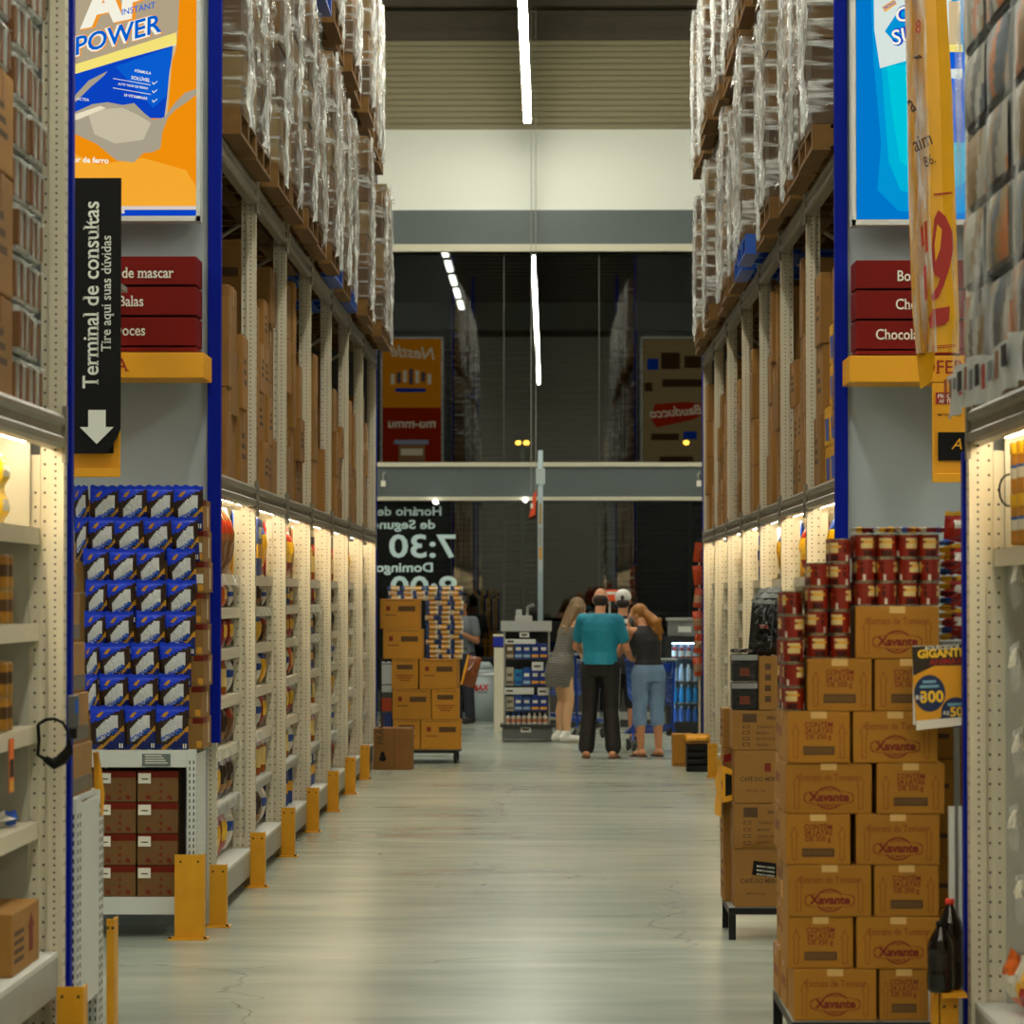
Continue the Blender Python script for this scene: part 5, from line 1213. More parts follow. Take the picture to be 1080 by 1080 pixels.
    for k in range(4): zq = z + h * (.15 + .2 * k); m.quad([(x0 + .03, Y + .004, zq), (x0 + .06, Y + .004, zq), (x0 + .06, Y + .004, zq + .03), (x0 + .03, Y + .004, zq + .03)], INKB)
    m.build('body', rt)
    foil = mat('black foil', S(14, 10, 8), .25, spec=.5, bump=.5, vscale=30); slv = mat('foil silver', S(150, 152, 150), .25, metal=.4); gld = mat('foil label', S(96, 40, 16), .35)
    def brick(x, y, zz, w, h, k, lab):
        m = MB(); m.box(x - w / 2, x + w / 2, y, y + .07, zz, zz + h, foil, ch=.008)
        if k == 0:
            m.box(x - w * .3, x + w * .3, y - .001, y, zz + h * .12, zz + h * .2, slv); m.box(x - w * .3, x + w * .15, y - .001, y, zz + h * .3, zz + h * .48, gld); m.box(x - w * .25, x + w * .3, y - .001, y, zz + h * .55, zz + h * .58, TXT); m.box(x - w * .2, x + w * .2, y - .001, y, zz + h * .7, zz + h * .76, gld)
        else: m.box(x - w / 2 - .001, x + w / 2 + .001, y - .001, y + .071, zz + h * .78, zz + h * .98, slv); m.box(x - w * .2, x + w * .2, y - .001, y, zz + h * .2, zz + h * .5, gld)
        tag(m.build('coffee_pack'), lab, 'coffee pack', 'black coffee packs on the coffee cartons')
    for k in range(2):
        for c in range(2): brick(wx(783.5, Y) + .008, Y + .01 + c * .09, z + .001 + k * .14, .125, .135, 1, 'silver-banded black coffee pack lying %s, %s row' % (('lower', 'upper')[k], ('front', 'rear')[c]))
    for c, p_ in enumerate((777.5, 789.5)):
        for q in range(2): brick(wx(p_, Y), Y + .01 + q * .09, z + .283, .054, wz(684, Y) - z - .285, 0, 'upright black coffee pack, %s from the aisle, %s row' % (ORD[c + 1], ('front', 'rear')[q]))
    for c in range(3):
        m = MB(); pillow(m, .12, .28 + .03 * c, .07, [foil, slv, gld], lambda u, v: 1 if v > .93 else 2 if .5 < v < .6 and .3 < u < .7 else 0, nx=10, nz=14, wob=.018); o = m.build('coffee_bag', None, (0, 0, 0))
        o.location = (wx(801 + c * 10, Y), Y + .05 + c * .12, z + h + .002); o.rotation_euler = (.1, .05 - .06 * c, .3 - .2 * c); tag(o, 'crumpled black coffee bag on the upright carton, %s from the aisle' % ORD[c + 1], 'coffee bag', 'black coffee bags on the upright carton')
    X = wx(756, 17.0); t = thing('price_flag', 'yellow and black price flag curling off the aisle side of the coffee cartons', 'price tag', (X, 17.1, .7))
    m = MB(); za = lambda p: wz(p, 17.1)
    vs = [(X + .07 * (1 - k / 5) * (k % 2) * .3 + dx, y, za(800 + 12 * k)) for k in range(6) for y, dx in ((17.0, .02), (17.25, 0))]
    m.add(vs, [[2 * k, 2 * k + 1, 2 * k + 3, 2 * k + 2] for k in range(5)], YELS, True); m.add([(X + .025, 16.99, za(845)), (X + .075, 16.99, za(842)), (X + .075, 16.99, za(810)), (X + .025, 16.99, za(806))], [[0, 1, 2, 3]], YELS); m.add([(X + .04, 16.988, za(838)), (X + .072, 16.988, za(836)), (X + .072, 16.988, za(816)), (X + .04, 16.988, za(814))], [[0, 1, 2, 3]], BLACK); m.add([(X + .03, 16.986, za(803)), (X + .07, 16.986, za(801)), (X + .07, 16.986, za(793)), (X + .03, 16.986, za(795))], [[0, 1, 2, 3]], RED); m.build('flag', t)
def far_left_stack():
    Y = 34.6; zt = wz(790.5, Y); steel_stand('low dark steel stand at the far end of the left rack under packing cartons', wx(410, Y), wx(482, Y), Y, Y + .8, zt)
    kb = mat('pack kraft', S(176, 122, 22), .75, var=.08, rnd=.08)
    def bx(p0, p1, z, h, lab, lg, d=.38, dy=0):
        x0, x1 = wx(p0, Y), wx(p1, Y); w = x1 - x0
        r = thing('carton', lab, 'carton', ((x0 + x1) / 2, Y + d / 2, z), 'ochre cartons at the far end of the left rack')
        m = MB(); m.box(x0, x1, Y + dy, Y + dy + d, z, z + h, kb, ch=.008); m.build('body', r); p = MB(); f = Y + dy - .001; cx = (x0 + x1) / 2
        if lg: p.box(cx + w * -.05, cx + w * .38, f, f + .0008, z + h * .58, z + h * .76, INKB); p.box(cx - w * .35, cx - w * .25, f, f + .0008, z + h * .6, z + h * .76, INK); p.box(cx - w * .38, cx - w * .1, f, f + .0008, z + h * .44, z + h * .47, INKB)
        else: p.box(cx - w * .3, cx + w * .3, f, f + .0008, z + h * .66, z + h * .82, INKB); [p.box(cx - w * (.35 - .08 * k), cx + w * (.35 - .08 * k), f, f + .0008, z + h * (.44 - .08 * k), z + h * (.48 - .08 * k), INKF) for k in range(3)]
        p.box(x0 + w * .1, x1 - w * .1, f, f + .0008, z + h * .93, z + h * .95, INKB); p.build('print', r)
        MB().box(x0 - .0008, x1 + .0008, Y + dy + d * .45, Y + dy + d * .55, z + h + .0002, z + h + .0015, TAPE).build('tape', r)
    h = 31.5 * Y / F; z = zt + .001; st = h + .003
    bx(415, 443, z, h, 'ochre carton bottom of the far stack, partly behind the floor box', 0); bx(444, 486, z, h, 'ochre carton bottom of the far stack, outer one', 1); z += st
    bx(414, 454.5, z, h, 'ochre carton second up in the far stack, wide one', 1); bx(455.5, 484, z, h, 'ochre carton second up in the far stack, narrow one', 0); z += st
    bx(413, 441, z, h, 'ochre carton third up in the far stack, narrow one', 0); bx(442.5, 482, z, h, 'ochre carton third up in the far stack, wide one', 1); z += st; zq = z
    bx(404, 446, z, h, 'ochre carton fourth up in the far stack, beside the small packs', 1); z += st
    bx(401, 443, z, h, 'ochre carton on the very top of the far stack', 1); z += st
    for c in range(2):
        for k in range(4): r_ = bx(414 + 36 * c, 447 + 36 * c, zt + .001 + k * st * (1 if k < 3 else 1), h, 'ochre carton in the rear row of the far stack, %s up, %s half' % (ORD[k + 1], ('inner', 'outer')[c]), 1, .36, .40) if k < 3 else None
    # small yellow and blue packs
    cs = [mat('noodle yellow', S(214, 158, 30), .3, rnd=.15), mat('noodle blue', S(24, 60, 120), .3), mat('noodle white', S(208, 200, 176), .3)]
    m = MB(); pillow(m, .125, .05, .07, cs, lambda u, v: 1 if u < .28 else 2 if u > .8 or .45 < v < .6 else 0, nx=10, nz=5, wob=.004); pk = m.build('noodle_pack', None, (0, 0, 0)); k_ = 0
    rows = 15; dz = (wz(618, Y) - zq) / rows
    for i in range(rows):
        x = 449 if i < 12 else 409; j = 0
        while x < 484:
            j += 1
            up = (i * 3 + j) % 5 == 0
            o = dup(pk, (wx(x + 6.2, Y) + R.uniform(-.008, .008), Y + .06 + R.uniform(0, .03), zq + .002 + i * dz + (0)), 0 if not up else PI, (1, 1, .98 * dz / .052), 'small yellow and blue pack, %s row up, %s along beside the far cartons' % (ORD[i + 1], ORD[j]), 'small packs on the far carton stack', 'food pack')
            x += 13.2
    for i in range(rows - 3):
        for j in range(3): dup(pk, (wx(455 + 13 * j, Y) , Y + .2, zq + .002 + i * dz), PI, (1, 1, .98 * dz / .052), 'small yellow pack hidden behind the front packs, %s row up, %s along' % (ORD[i + 1], ORD[j + 1]), 'small packs on the far carton stack', 'food pack')
    drop(pk)
    # the box standing on the floor before it
    Yb = 33.3; x0, x1 = wx(394, Yb), wx(435, Yb)
    r = thing('carton', 'brown carton standing on the floor before the far carton stack', 'carton', ((x0 + x1) / 2, Yb + .2, 0)); h = wz(768, Yb)
    m = MB(); m.box(x0, x1, Yb, Yb + .42, 0, h, mat('floor box', S(122, 82, 30), .75, var=.1), ch=.008); m.build('body', r)
    p = MB(); f = Yb - .001; p.text('FRÁGIL', .09, face_M(x0 + .1, f, .25, PI / 2), INKB, 'L', 0, .02); p.quad([(x0 + .09 + .035 * math.cos(t) * (1.2 if math.sin(t) < 0 else .7), f, .13 + .05 * math.sin(t)) for t in (2 * PI * q / 14 for q in range(14))], BLACK); p.box(x0 + .2, x0 + .205, f, f + .0005, .02, h, INKB); p.build('print', r)
def rack_end_clutter():
    # cartons and crates on the floor by the last frame of the right rack
    Y = 34.0; m = MB(); x0, x1 = wx(709, Y), wx(731, Y); m.box(x0, x1, Y, Y + .3, 0, wz(774, Y), KRAFTD, ch=.008); m.box(x0 + .02, x1 - .02, Y - .001, Y, .02, .03, INKB); tag(m.build('carton'), 'tan carton on the floor at the far end of the right rack', 'carton')
    Y = 33.0; x0, x1 = wx(724, Y), wx(746, Y); t = thing('crate', 'dark open crate with wooden rim by the last right frame', 'crate', ((x0 + x1) / 2, Y + .2, 0)); h = wz(784, Y)
    m = MB()
    for k in range(4): m.box(x0, x1, Y, Y + .012, .01 + h * k / 4, h * (k + .8) / 4, DARK)
    m.box(x0, x0 + .012, Y + .012, Y + .3, 0, h, DARK); m.box(x1 - .012, x1, Y + .012, Y + .3, 0, h, DARK); m.box(x0, x1, Y + .29, Y + .302, 0, h, DARK); m.box(x0 + .012, x1 - .012, Y + .012, Y + .29, 0, .01, DARK); m.build('body', t)
    m = MB(); m.box(x0 - .012, x1 + .012, Y - .012, Y + .004, h, h + .03, WOOD); m.box(x0 - .012, x1 + .012, Y + .296, Y + .312, h, h + .03, WOOD); m.build('rim', t)
    for k in range(2):
        m = MB(); pillow(m, .14, .12, .08, [YELS, mat('pack brown', S(112, 72, 30), .5)], lambda u, v: 1 if v < .4 else 0, nx=6, nz=6); o = m.build('snack_bag', None, (0, 0, 0)); o.location = (x0 + .06 + .1 * k, Y + .12, h - .03); tag(o, 'yellow bag poking out of the dark crate, %s' % ('aisle side', 'rack side')[k], 'snack bag', 'bags in the dark crate')
    # strip of orange snack bags on the far end frame
    Y = 34.66; t = thing('hanging_strip', 'cream clip strip carrying orange snack bags at the far right frame', 'clip strip', (wx(738, Y), Y, 0))
    MB().box(wx(737, Y), wx(739, Y), Y + .12, Y + .13, 0, wz(572, Y), CREAM).build('strip', t)
    ob = [mat('strip bag orange', S(168, 58, 10), .3, spec=.5), mat('bag pale', S(150, 116, 84), .4)]
    for k in range(6):
        m = MB(); pillow(m, .11, .2, .07, ob, (lambda q: lambda u, v: 1 if (.3 < v < .6 and q > 1) else 0)(k), nx=8, nz=8, wob=.008); o = m.build('snack_bag', None, (0, 0, 0)); o.location = (wx(736 + (k % 2) * 1.5, Y), Y, wz(593 + 24 * k, Y)); o.rotation_euler = (0, .12 * (-1) ** k, .3)
        tag(o, 'orange snack bag hanging on the clip strip, %s from the top' % ORD[k + 1], 'snack bag', 'orange snack bags on the clip strip')
# ---------------------------------------------------------------- people
SKIN = mat('skin', S(198, 138, 98), .5); SKINL = mat('skin light', S(212, 164, 122), .5)
def fuse(mb, vox, name, m, parent, smooth=4):
    """merge overlapping solids into one continuous skin"""
    me = bpy.data.meshes.new('t'); me.from_pydata(mb.v, [], mb.f); o = bpy.data.objects.new('t', me); C.objects.link(o)
    bm = bmesh.new(); bm.from_mesh(me); bmesh.ops.remove_doubles(bm, verts=bm.verts, dist=1e-5); bmesh.ops.recalc_face_normals(bm, faces=bm.faces); bm.to_mesh(me); bm.free()
    r = o.modifiers.new('r', 'REMESH'); r.mode = 'VOXEL'; r.voxel_size = vox; r.use_smooth_shade = True
    s = o.modifiers.new('s', 'SMOOTH'); s.iterations = smooth; s.factor = .5
    new = bpy.data.meshes.new_from_object(o.evaluated_get(bpy.context.evaluated_depsgraph_get()))
    bpy.data.objects.remove(o); bpy.data.meshes.remove(me)
    new.name = name; new.materials.clear(); new.materials.append(m)
    new.polygons.foreach_set('use_smooth', [True] * len(new.polygons))
    q = bpy.data.objects.new(name, new); C.objects.link(q); q.parent = parent
    return q
def lerp(a, b, t): return Vector(a) * (1 - t) + Vector(b) * t
def rings(mb, secs, n=18):
    """loft through oval sections (centre, half width x, half depth y, yaw)"""
    vs = []
    for c, a, b, yaw in secs:
        for j in range(n):
            t = 2 * PI * j / n; x, y = a * math.cos(t), b * math.sin(t)
            vs.append((c[0] + x * math.cos(yaw) - y * math.sin(yaw), c[1] + x * math.sin(yaw) + y * math.cos(yaw), c[2]))
    k = len(secs)
    mb.add(vs, [[i * n + j, i * n + (j + 1) % n, (i + 1) * n + (j + 1) % n, (i + 1) * n + j] for i in range(k - 1) for j in range(n)] + [list(range(n - 1, -1, -1)), [(k - 1) * n + j for j in range(n)]], SKIN, True)
def hand(mb, w, d, up, s, curl=.5):
    """palm and five fingers from wrist w along d; up: back of the hand"""
    d = Vector(d).normalized(); up = Vector(up); up = (up - d * up.dot(d)).normalized(); sd = d.cross(up) * s; w = Vector(w)
    for q in (-.026, -.009, .009, .026): mb.cap(w, w + d * .085 + sd * q, .017, .014, SKIN, 1, 8)
    for q, L in ((-.030, .068), (-.011, .082), (.010, .078), (.029, .060)):
        a = w + d * .088 + sd * q; b = a + (d - up * curl * .4).normalized() * L * .52; c = b + (d - up * curl * 1.3).normalized() * L * .5
        mb.cap(a, b, .0095, .0085, SKIN, 1, 8); mb.cap(b, c, .0085, .007, SKIN, 1, 8)
    a = w + d * .025 - sd * .022; b = a + (d * .6 - sd * .8).normalized() * .042; c = b + (d * .95 - sd * .25 - up * .2).normalized() * .036
    mb.cap(a, b, .013, .0105, SKIN, 1, 8); mb.cap(b, c, .0105, .008, SKIN, 1, 8)
class Person:
    """standing figure facing +y, origin between the feet; joints may be moved before the meshes are made"""
    def __init__(s, hgt, wom, label, loc, rz, skin):
        s.h = hgt; s.w = wom; s.k = hgt / 1.75; k = s.k; s.skin = skin
        s.root = thing('person', label, 'person', loc); s.root.rotation_euler = (0, 0, rz)
        V = lambda x, y, z: Vector((x, y, z)) * k
        sh = .160 if wom else .176; hp = .095
        s.J = dict(pel=V(0, 0, .95), waist=V(0, .0, 1.08), chest=V(0, -.005, 1.30), neck=V(0, -.01, 1.47), head=V(0, .02, 1.63))
        for n, q in (('l', -1), ('r', 1)):
            s.J |= {'sh' + n: V(q * sh, -.01, 1.40), 'el' + n: V(q * (sh + .07), 0, 1.13), 'wr' + n: V(q * (sh + .08), .06, .88), 'hip' + n: V(q * hp, 0, .92), 'kn' + n: V(q * (hp + .01), .01, .5), 'an' + n: V(q * (hp + .015), -.03, .085)}
        s.yaw = 0; s.hyaw = 0; s.htilt = 0; s.hand_dir = {}; s.up = {}
    def torso(s, g=0, lo=0, hi=6):
        k = s.k; J = s.J; w = s.w; m = []
        pel, wa, ch, ne = J['pel'], J['waist'], J['chest'], J['neck']
        S_ = [(lerp(pel, wa, -.9), .155 if w else .150, .115), (pel, .178 if w else .165, .13), (lerp(pel, wa, .55), .16 if w else .162, .118), (wa, .132 if w else .155, .105), (lerp(wa, ch, .5), .14 if w else .165, .11), (ch, .158 if w else .185, .12), (lerp(ch, ne, .45), .15 if w else .185, .105), (lerp(ch, ne, .78), .10 if w else .12, .08), (ne, .056, .056)]
        for c, a, b in S_[lo:hi + 3 if hi < 6 else None]: m.append((c, (a + g) * k, (b + g) * k, s.yaw))
        return m
    def limb(s, mb, a, b, r0, r1, g=0, t0=0, t1=1):
        A, B = s.J[a], s.J[b]; rr = lambda t: (r0 + (r1 - r0) * t + g) * s.k
        mb.cap(lerp(A, B, t0), lerp(A, B, t1), rr(t0), rr(t1), SKIN)
    def body(s):
        mb = MB(); J = s.J; k = s.k; w = s.w
        rings(mb, s.torso()); mb.cap(J['neck'] - Vector((0, 0, .03)), lerp(J['neck'], J['head'], .6), .056 * k, .05 * k, SKIN)
        Rm = Matrix.Rotation(s.hyaw, 3, 'Z') @ Matrix.Rotation(s.htilt, 3, 'X'); H_ = J['head']; P = lambda x, y, z: H_ + Rm @ (Vector((x, y, z)) * k)
        mb.ell(H_ + Rm @ Vector((0, 0, .012)) * k, (.075 * k, .094 * k, .105 * k), SKIN, Rm); mb.ell(P(0, .026, -.055), (.054 * k, .06 * k, .06 * k), SKIN, Rm)
        mb.cap(P(0, .09, .005), P(0, .108, -.028), .009 * k, .014 * k, SKIN)
        for q in (-1, 1): mb.ell(P(q * .078, -.005, -.01), (.009 * k, .02 * k, .032 * k), SKIN, Rm); mb.ell(P(q * .016, .1, -.032), (.009 * k,) * 3, SKIN)
        mb.ell(P(0, .083, -.064), (.026 * k, .012 * k, .009 * k), SKIN, Rm); mb.ell(P(0, .068, -.1), (.022 * k, .02 * k, .016 * k), SKIN, Rm)
        f = .9 if w else 1
        for n, q in (('l', -1), ('r', 1)):
            mb.ell(J['sh' + n], (.060 * k * f,) * 3, SKIN); mb.cap(J['sh' + n], J['neck'] - Vector((0, 0, .06)), .056 * k * f, .05 * k, SKIN); s.limb(mb, 'sh' + n, 'el' + n, .055 * f, .042 * f); s.limb(mb, 'el' + n, 'wr' + n, .043 * f, .028 * f)
            d = s.hand_dir.get(n, J['wr' + n] - J['el' + n]); hand(mb, J['wr' + n], d, s.up.get(n, Vector((q * .3, 0, 1)) if abs(Vector(d).normalized().z) < .8 else Vector((q, 0, 0))), q, .6)
            s.limb(mb, 'hip' + n, 'kn' + n, .092, .058); K = J['kn' + n]; A = J['an' + n]; mid = lerp(K, A, .32) - Vector((0, .014, 0))
            mb.cap(K, mid, .055 * k, .057 * k, SKIN); mb.cap(mid, A, .056 * k, .036 * k, SKIN)
            z0 = Vector((A.x, A.y, .0)); fd = s.foot.get(n, Vector((q * .12, 1, 0))).normalized() if hasattr(s, 'foot') else Vector((q * .12, 1, 0)).normalized()
            mb.cap(z0 + Vector((0, 0, .045 * k)) - fd * .045 * k, z0 + fd * .13 * k + Vector((0, 0, .028)), .04 * k, .028, SKIN); mb.cap(z0 + fd * .12 * k + Vector((0, 0, .026)), z0 + fd * .17 * k + Vector((0, 0, .02)), .03, .02, SKIN)
            mb.cap(A, z0 + Vector((0, 0, .05)), .036 * k, .038 * k, SKIN)
        fuse(mb, .0075, 'body', s.skin, s.root)
        e = mat('eye white', S(220, 214, 206), .3); ir = mat('eye dark', S(40, 26, 18), .3)
        for q in (-1, 1):
            m = MB(); m.ell(P(q * .031, .083, .012), (.013 * k, .008 * k, .008 * k), e, Rm, 8, 6); m.ell(P(q * .031, .089, .012), (.006 * k, .004 * k, .006 * k), ir, Rm, 8, 6)
            o = m.build('eye', s.root, None); o.data.transform(Matrix.Translation(ORG[s.root.name]))
        s.P = P; s.Rm = Rm
    def sleeve_top(s, m, g, long_=0.0, name='shirt', hem=1, sleeves=True):
        mb = MB(); rings(mb, s.torso(g, hem))
        if sleeves:
            for n in 'lr': mb.ell(s.J['sh' + n] + Vector((0, 0, .0)), (.070 * s.k,) * 3, SKIN); s.limb(mb, 'sh' + n, 'el' + n, .060, .057, g * .6, .0, long_); mb.cap(s.J['sh' + n], s.J['neck'] - Vector((0, 0, .07)), .07 * s.k, .07 * s.k, SKIN)
        return fuse(mb, .009, name, m, s.root, 3)
    def trousers(s, m, end, g=.012, name='trousers', flare=0):
        mb = MB(); rings(mb, s.torso(g, 0, 0))
        for n in 'lr':
            s.limb(mb, 'hip' + n, 'kn' + n, .095, .066, g); K, A = s.J['kn' + n], s.J['an' + n]
            mb.cap(K, lerp(K, A, end), (.066 + g) * s.k, (.056 + g + flare) * s.k, SKIN)
        return fuse(mb, .009, name, m, s.root, 3)
    def shoe(s, m, name, tall=.05, sole=None):
        for n, q in (('l', -1), ('r', 1)):
            A = s.J['an' + n]; k = s.k; fd = s.foot.get(n, Vector((q * .12, 1, 0))).normalized() if hasattr(s, 'foot') else Vector((q * .12, 1, 0)).normalized(); z = Vector((A.x, A.y, 0))
            mb = MB(); mb.cap(z - fd * .05 + Vector((0, 0, tall)), z + fd * .14 + Vector((0, 0, .042)), .05, .04, SKIN); mb.cap(z + fd * .12 + Vector((0, 0, .036)), z + fd * .185 + Vector((0, 0, .03)), .042, .028, SKIN); mb.cap(z - fd * .045 + Vector((0, 0, tall)), z + fd * .0 + Vector((0, 0, .11)), .05, .046, SKIN)
            sh = fuse(mb, .007, name, m, s.root, 3); mn = min(v.co.z for v in sh.data.vertices); sh.data.transform(Matrix.Translation((0, 0, .002 - mn)))
    def sandal(s, m):
        for n, q in (('l', -1), ('r', 1)):
            A = s.J['an' + n]; fd = s.foot.get(n, Vector((q * .12, 1, 0))).normalized() if hasattr(s, 'foot') else Vector((q * .12, 1, 0)).normalized(); sd = Vector((fd.y, -fd.x, 0)); z = Vector((A.x, A.y, 0)); m_ = MB(); out = []
            for t, w in ((-.09, .028), (-.07, .038), (0, .036), (.1, .046), (.16, .042), (.20, .02)): out.append((t, w))
            pts = [z + fd * t + sd * w for t, w in out] + [z + fd * t - sd * w for t, w in reversed(out)]
            m_.prism([(p.x, p.y) for p in pts], 'z', .001, .014, m); a = z + fd * .13 + Vector((0, 0, .045))
            m_.tube([z + fd * .06 + sd * .045 + Vector((0, 0, .014)), a + sd * .02, a, a - sd * .02, z + fd * .06 - sd * .045 + Vector((0, 0, .014))], .007, m, 6)
            o = m_.build('sandal', s.root); o.data.transform(Matrix.Translation(ORG[s.root.name]))
def hairm(n, c): return mat('hair ' + n, c, .45, var=.35, vscale=30, stretch=(1, 1, .15), bump=.4)
def people():
    # man in teal
    p = Person(1.80, False, 'person in a teal T-shirt and black track trousers seen from behind', (wx(633, 35.6), 35.75, 0), -.12, SKIN); J = p.J; k = p.k
    J['elr'] = Vector((.27, .04, 1.14)); J['wrr'] = Vector((.30, .28, 1.03)); p.hand_dir['r'] = Vector((.1, 1, .0)); J['ell'] = Vector((-.26, .12, 1.16)); J['wrl'] = Vector((-.14, .34, 1.06)); J['head'] += Vector((.0, .05, -.02)); p.htilt = -.28
    J['anl'].x -= .03; J['anr'].x += .03
    p.body()
    p.sleeve_top(mat('teal shirt', S(14, 138, 166), .7, var=.25, vscale=5, bump=.4), .018, .62, 'shirt', 1)
    p.trousers(mat('black track', S(20, 18, 16), .6), .93, .014, 'trousers', .014)
    for n, q in (('l', -1), ('r', 1)):
        m = MB(); pts = [(lerp(J['hip' + n], J['kn' + n], t), .095 + (.066 - .095) * t) for t in (0, .25, .5, .75, 1)] + [(lerp(J['kn' + n], J['an' + n], t), .066 + (.07 - .066) * t) for t in (.3, .6, .9)]
        vs = []
        for c, r_ in pts: vs += [c + Vector((q * (r_ + .020) * k, -.025, 0)), c + Vector((q * (r_ + .022) * k, .0, 0))]
        m.add(vs, [[2 * i, 2 * i + 1, 2 * i + 3, 2 * i + 2] for i in range(len(pts) - 1)], mat('white stripe', S(200, 196, 184), .6)); o = m.build('side_stripe', p.root); o.data.transform(Matrix.Translation(ORG[p.root.name]))
    hb = MB(); P = p.P
    hb.ell(P(0, -.022, -.012), (.081 * k, .08 * k, .07 * k), SKIN, p.Rm); hb.ell(P(0, -.03, -.045), (.062 * k, .062 * k, .05 * k), SKIN, p.Rm); fuse(hb, .008, 'hair', hairm('dark', S(40, 26, 18)), p.root)
    p.sandal(mat('flip flop', S(70, 44, 24), .7))
    # woman in the striped dress
    p = Person(1.70, True, 'person with long fair hair in a grey striped dress and white trainers', (wx(596, 39.5), 39.5, 0), -1.15, SKINL); J = p.J
    lean = Vector((0, .10, 0))
    for n in ('chest', 'neck', 'head', 'shl', 'shr', 'ell', 'elr', 'wrl', 'wrr'): J[n] += lean * (1.0 if n != 'chest' else .6)
    J['head'] += Vector((0, .04, -.03)); p.htilt = -.35; J['pel'].y -= .06; J['waist'].y -= .02; J['hipl'].y -= .05; J['hipr'].y -= .05
    J['elr'] = J['shr'] + Vector((.04, .0, -.28)); J['wrr'] = J['elr'] + Vector((.0, .12, -.21)); J['ell'] = J['shl'] + Vector((-.04, .14, -.26)); J['wrl'] = J['ell'] + Vector((.03, .2, -.1))
    p.body()
    st = mat('striped dress', S(128, 124, 116), .7)
    nt = st.node_tree; N = nt.nodes.new; wv = N('ShaderNodeTexWave'); wv.bands_direction = 'Z'; wv.inputs['Scale'].default_value = 13; wv.inputs['Distortion'].default_value = 4; wv.inputs['Detail'].default_value = 2; tc = N('ShaderNodeTexCoord'); rp = N('ShaderNodeValToRGB')
    rp.color_ramp.elements[0].color = S(62, 58, 54); rp.color_ramp.elements[1].color = S(122, 118, 108); rp.color_ramp.elements[0].position = .35; rp.color_ramp.elements[1].position = .6
    nt.links.new(tc.outputs['Object'], wv.inputs[0]); nt.links.new(wv.outputs['Color'], rp.inputs[0]); nt.links.new(rp.outputs[0], nt.nodes['Principled BSDF'].inputs['Base Color'])
    mb = MB(); sec = p.torso(.012, 0)[:-2]
    rings(mb, [((p.J['hipl'] + p.J['hipr']) / 2 - Vector((0, .02, .25)), .175, .155, 0), ((p.J['hipl'] + p.J['hipr']) / 2 - Vector((0, .025, .1)), .195, .165, 0), (sec[1][0], sec[1][1] + .01, sec[1][2] + .015, 0)] + [x for x in sec[2:]])
    for n in 'lr': s_ = p.J['sh' + n]; mb.cap(s_ + Vector((0, .0, .0)) - s_ * 0 + Vector((.06 if n == 'l' else -.06, -.06, -.08)), s_ + Vector((.055 if n == 'l' else -.055, .0, .045)), .022, .02, SKIN)
    fuse(mb, .009, 'dress', st, p.root, 3); P = p.P; k = p.k; hb = MB(); hb.ell(P(0, -.02, .025), (.092 * k, .098 * k, .105 * k), SKIN, p.Rm)
    n0 = p.J['neck']
    for dx in (-.06, -.02, .03, .07): hb.cap(P(dx, -.05, -.02), n0 + Vector((dx * 1.3, -.13, -.20 + abs(dx) * .6)), .052, .026, SKIN)
    for q in (-1, 1): hb.cap(P(q * .075, .02, .02), n0 + Vector((q * .10, .03, -.14)), .03, .018, SKIN)
    fuse(hb, .009, 'hair', hairm('fair', S(134, 106, 70)), p.root); p.shoe(mat('white shoe', S(218, 216, 206), .5), 'shoe')
    # woman in jeans
    p = Person(1.66, True, 'person with a ponytail in a dark sleeveless top and capri jeans, masked', (wx(684, 36), 36.05, 0), .42, SKIN); J = p.J
    for n in ('chest', 'neck', 'head', 'shl', 'shr'): J[n] += Vector((-.03, .06, -.01)) * (1 if n != 'chest' else .5)
    J['head'] += Vector((-.02, .06, -.04)); p.hyaw = .75; p.htilt = -.2
    J['ell'] = J['shl'] + Vector((-.08, .14, -.24)); J['wrl'] = J['head'] + Vector((-.03, .17, -.12)); J['elr'] = J['shr'] + Vector((.07, .12, -.25)); J['wrr'] = J['elr'] + Vector((-.04, .24, -.02)); p.hand_dir['l'] = Vector((.0, -.2, 1))
    p.body(); p.sleeve_top(mat('dark top', S(34, 32, 34), .7, bump=.3, vscale=8), .014, .0, 'top', 2, False)
    p.trousers(mat('denim', S(126, 158, 194), .75, var=.3, vscale=6, bump=.4), .30, .014, 'jeans', .006); P = p.P; k = p.k
    hb = MB(); hb.ell(P(0, -.02, .028), (.088 * k, .095 * k, .098 * k), SKIN, p.Rm); q0 = P(0, -.09, .0); q1 = q0 + Vector((.06, -.10, -.10)); q2 = q1 + Vector((.04, -.03, -.14)); hb.cap(q0, q1, .045, .06, SKIN); hb.cap(q1, q2, .06, .022, SKIN); hb.cap(P(.03, -.06, -.04), q1 - Vector((0, 0, .03)), .04, .045, SKIN)
    rr_ = random.Random(8); [hb.cap(q1 + Vector((rr_.uniform(-.05, .05), rr_.uniform(-.02, .04), rr_.uniform(-.02, .06))), q1 + Vector((rr_.uniform(-.05, .10), rr_.uniform(-.05, .03), rr_.uniform(-.2, -.08))), .026, .012, SKIN) for _ in range(7)]; fuse(hb, .009, 'hair', hairm('gold', S(172, 112, 36)), p.root)
    mk = MB(); mk.ell(P(0, .072, -.052), (.062 * k, .05 * k, .058 * k), SKIN, p.Rm); fuse(mk, .008, 'mask', mat('mask grey', S(86, 92, 96), .8), p.root); p.sandal(mat('sandal', S(60, 38, 24), .7))
    # person in the white cap
    p = Person(1.76, False, 'person in a white cap and dark shirt with white shoulders behind the teal shirt', (wx(657, 37.9), 37.9, 0), -.1, SKIN); J = p.J
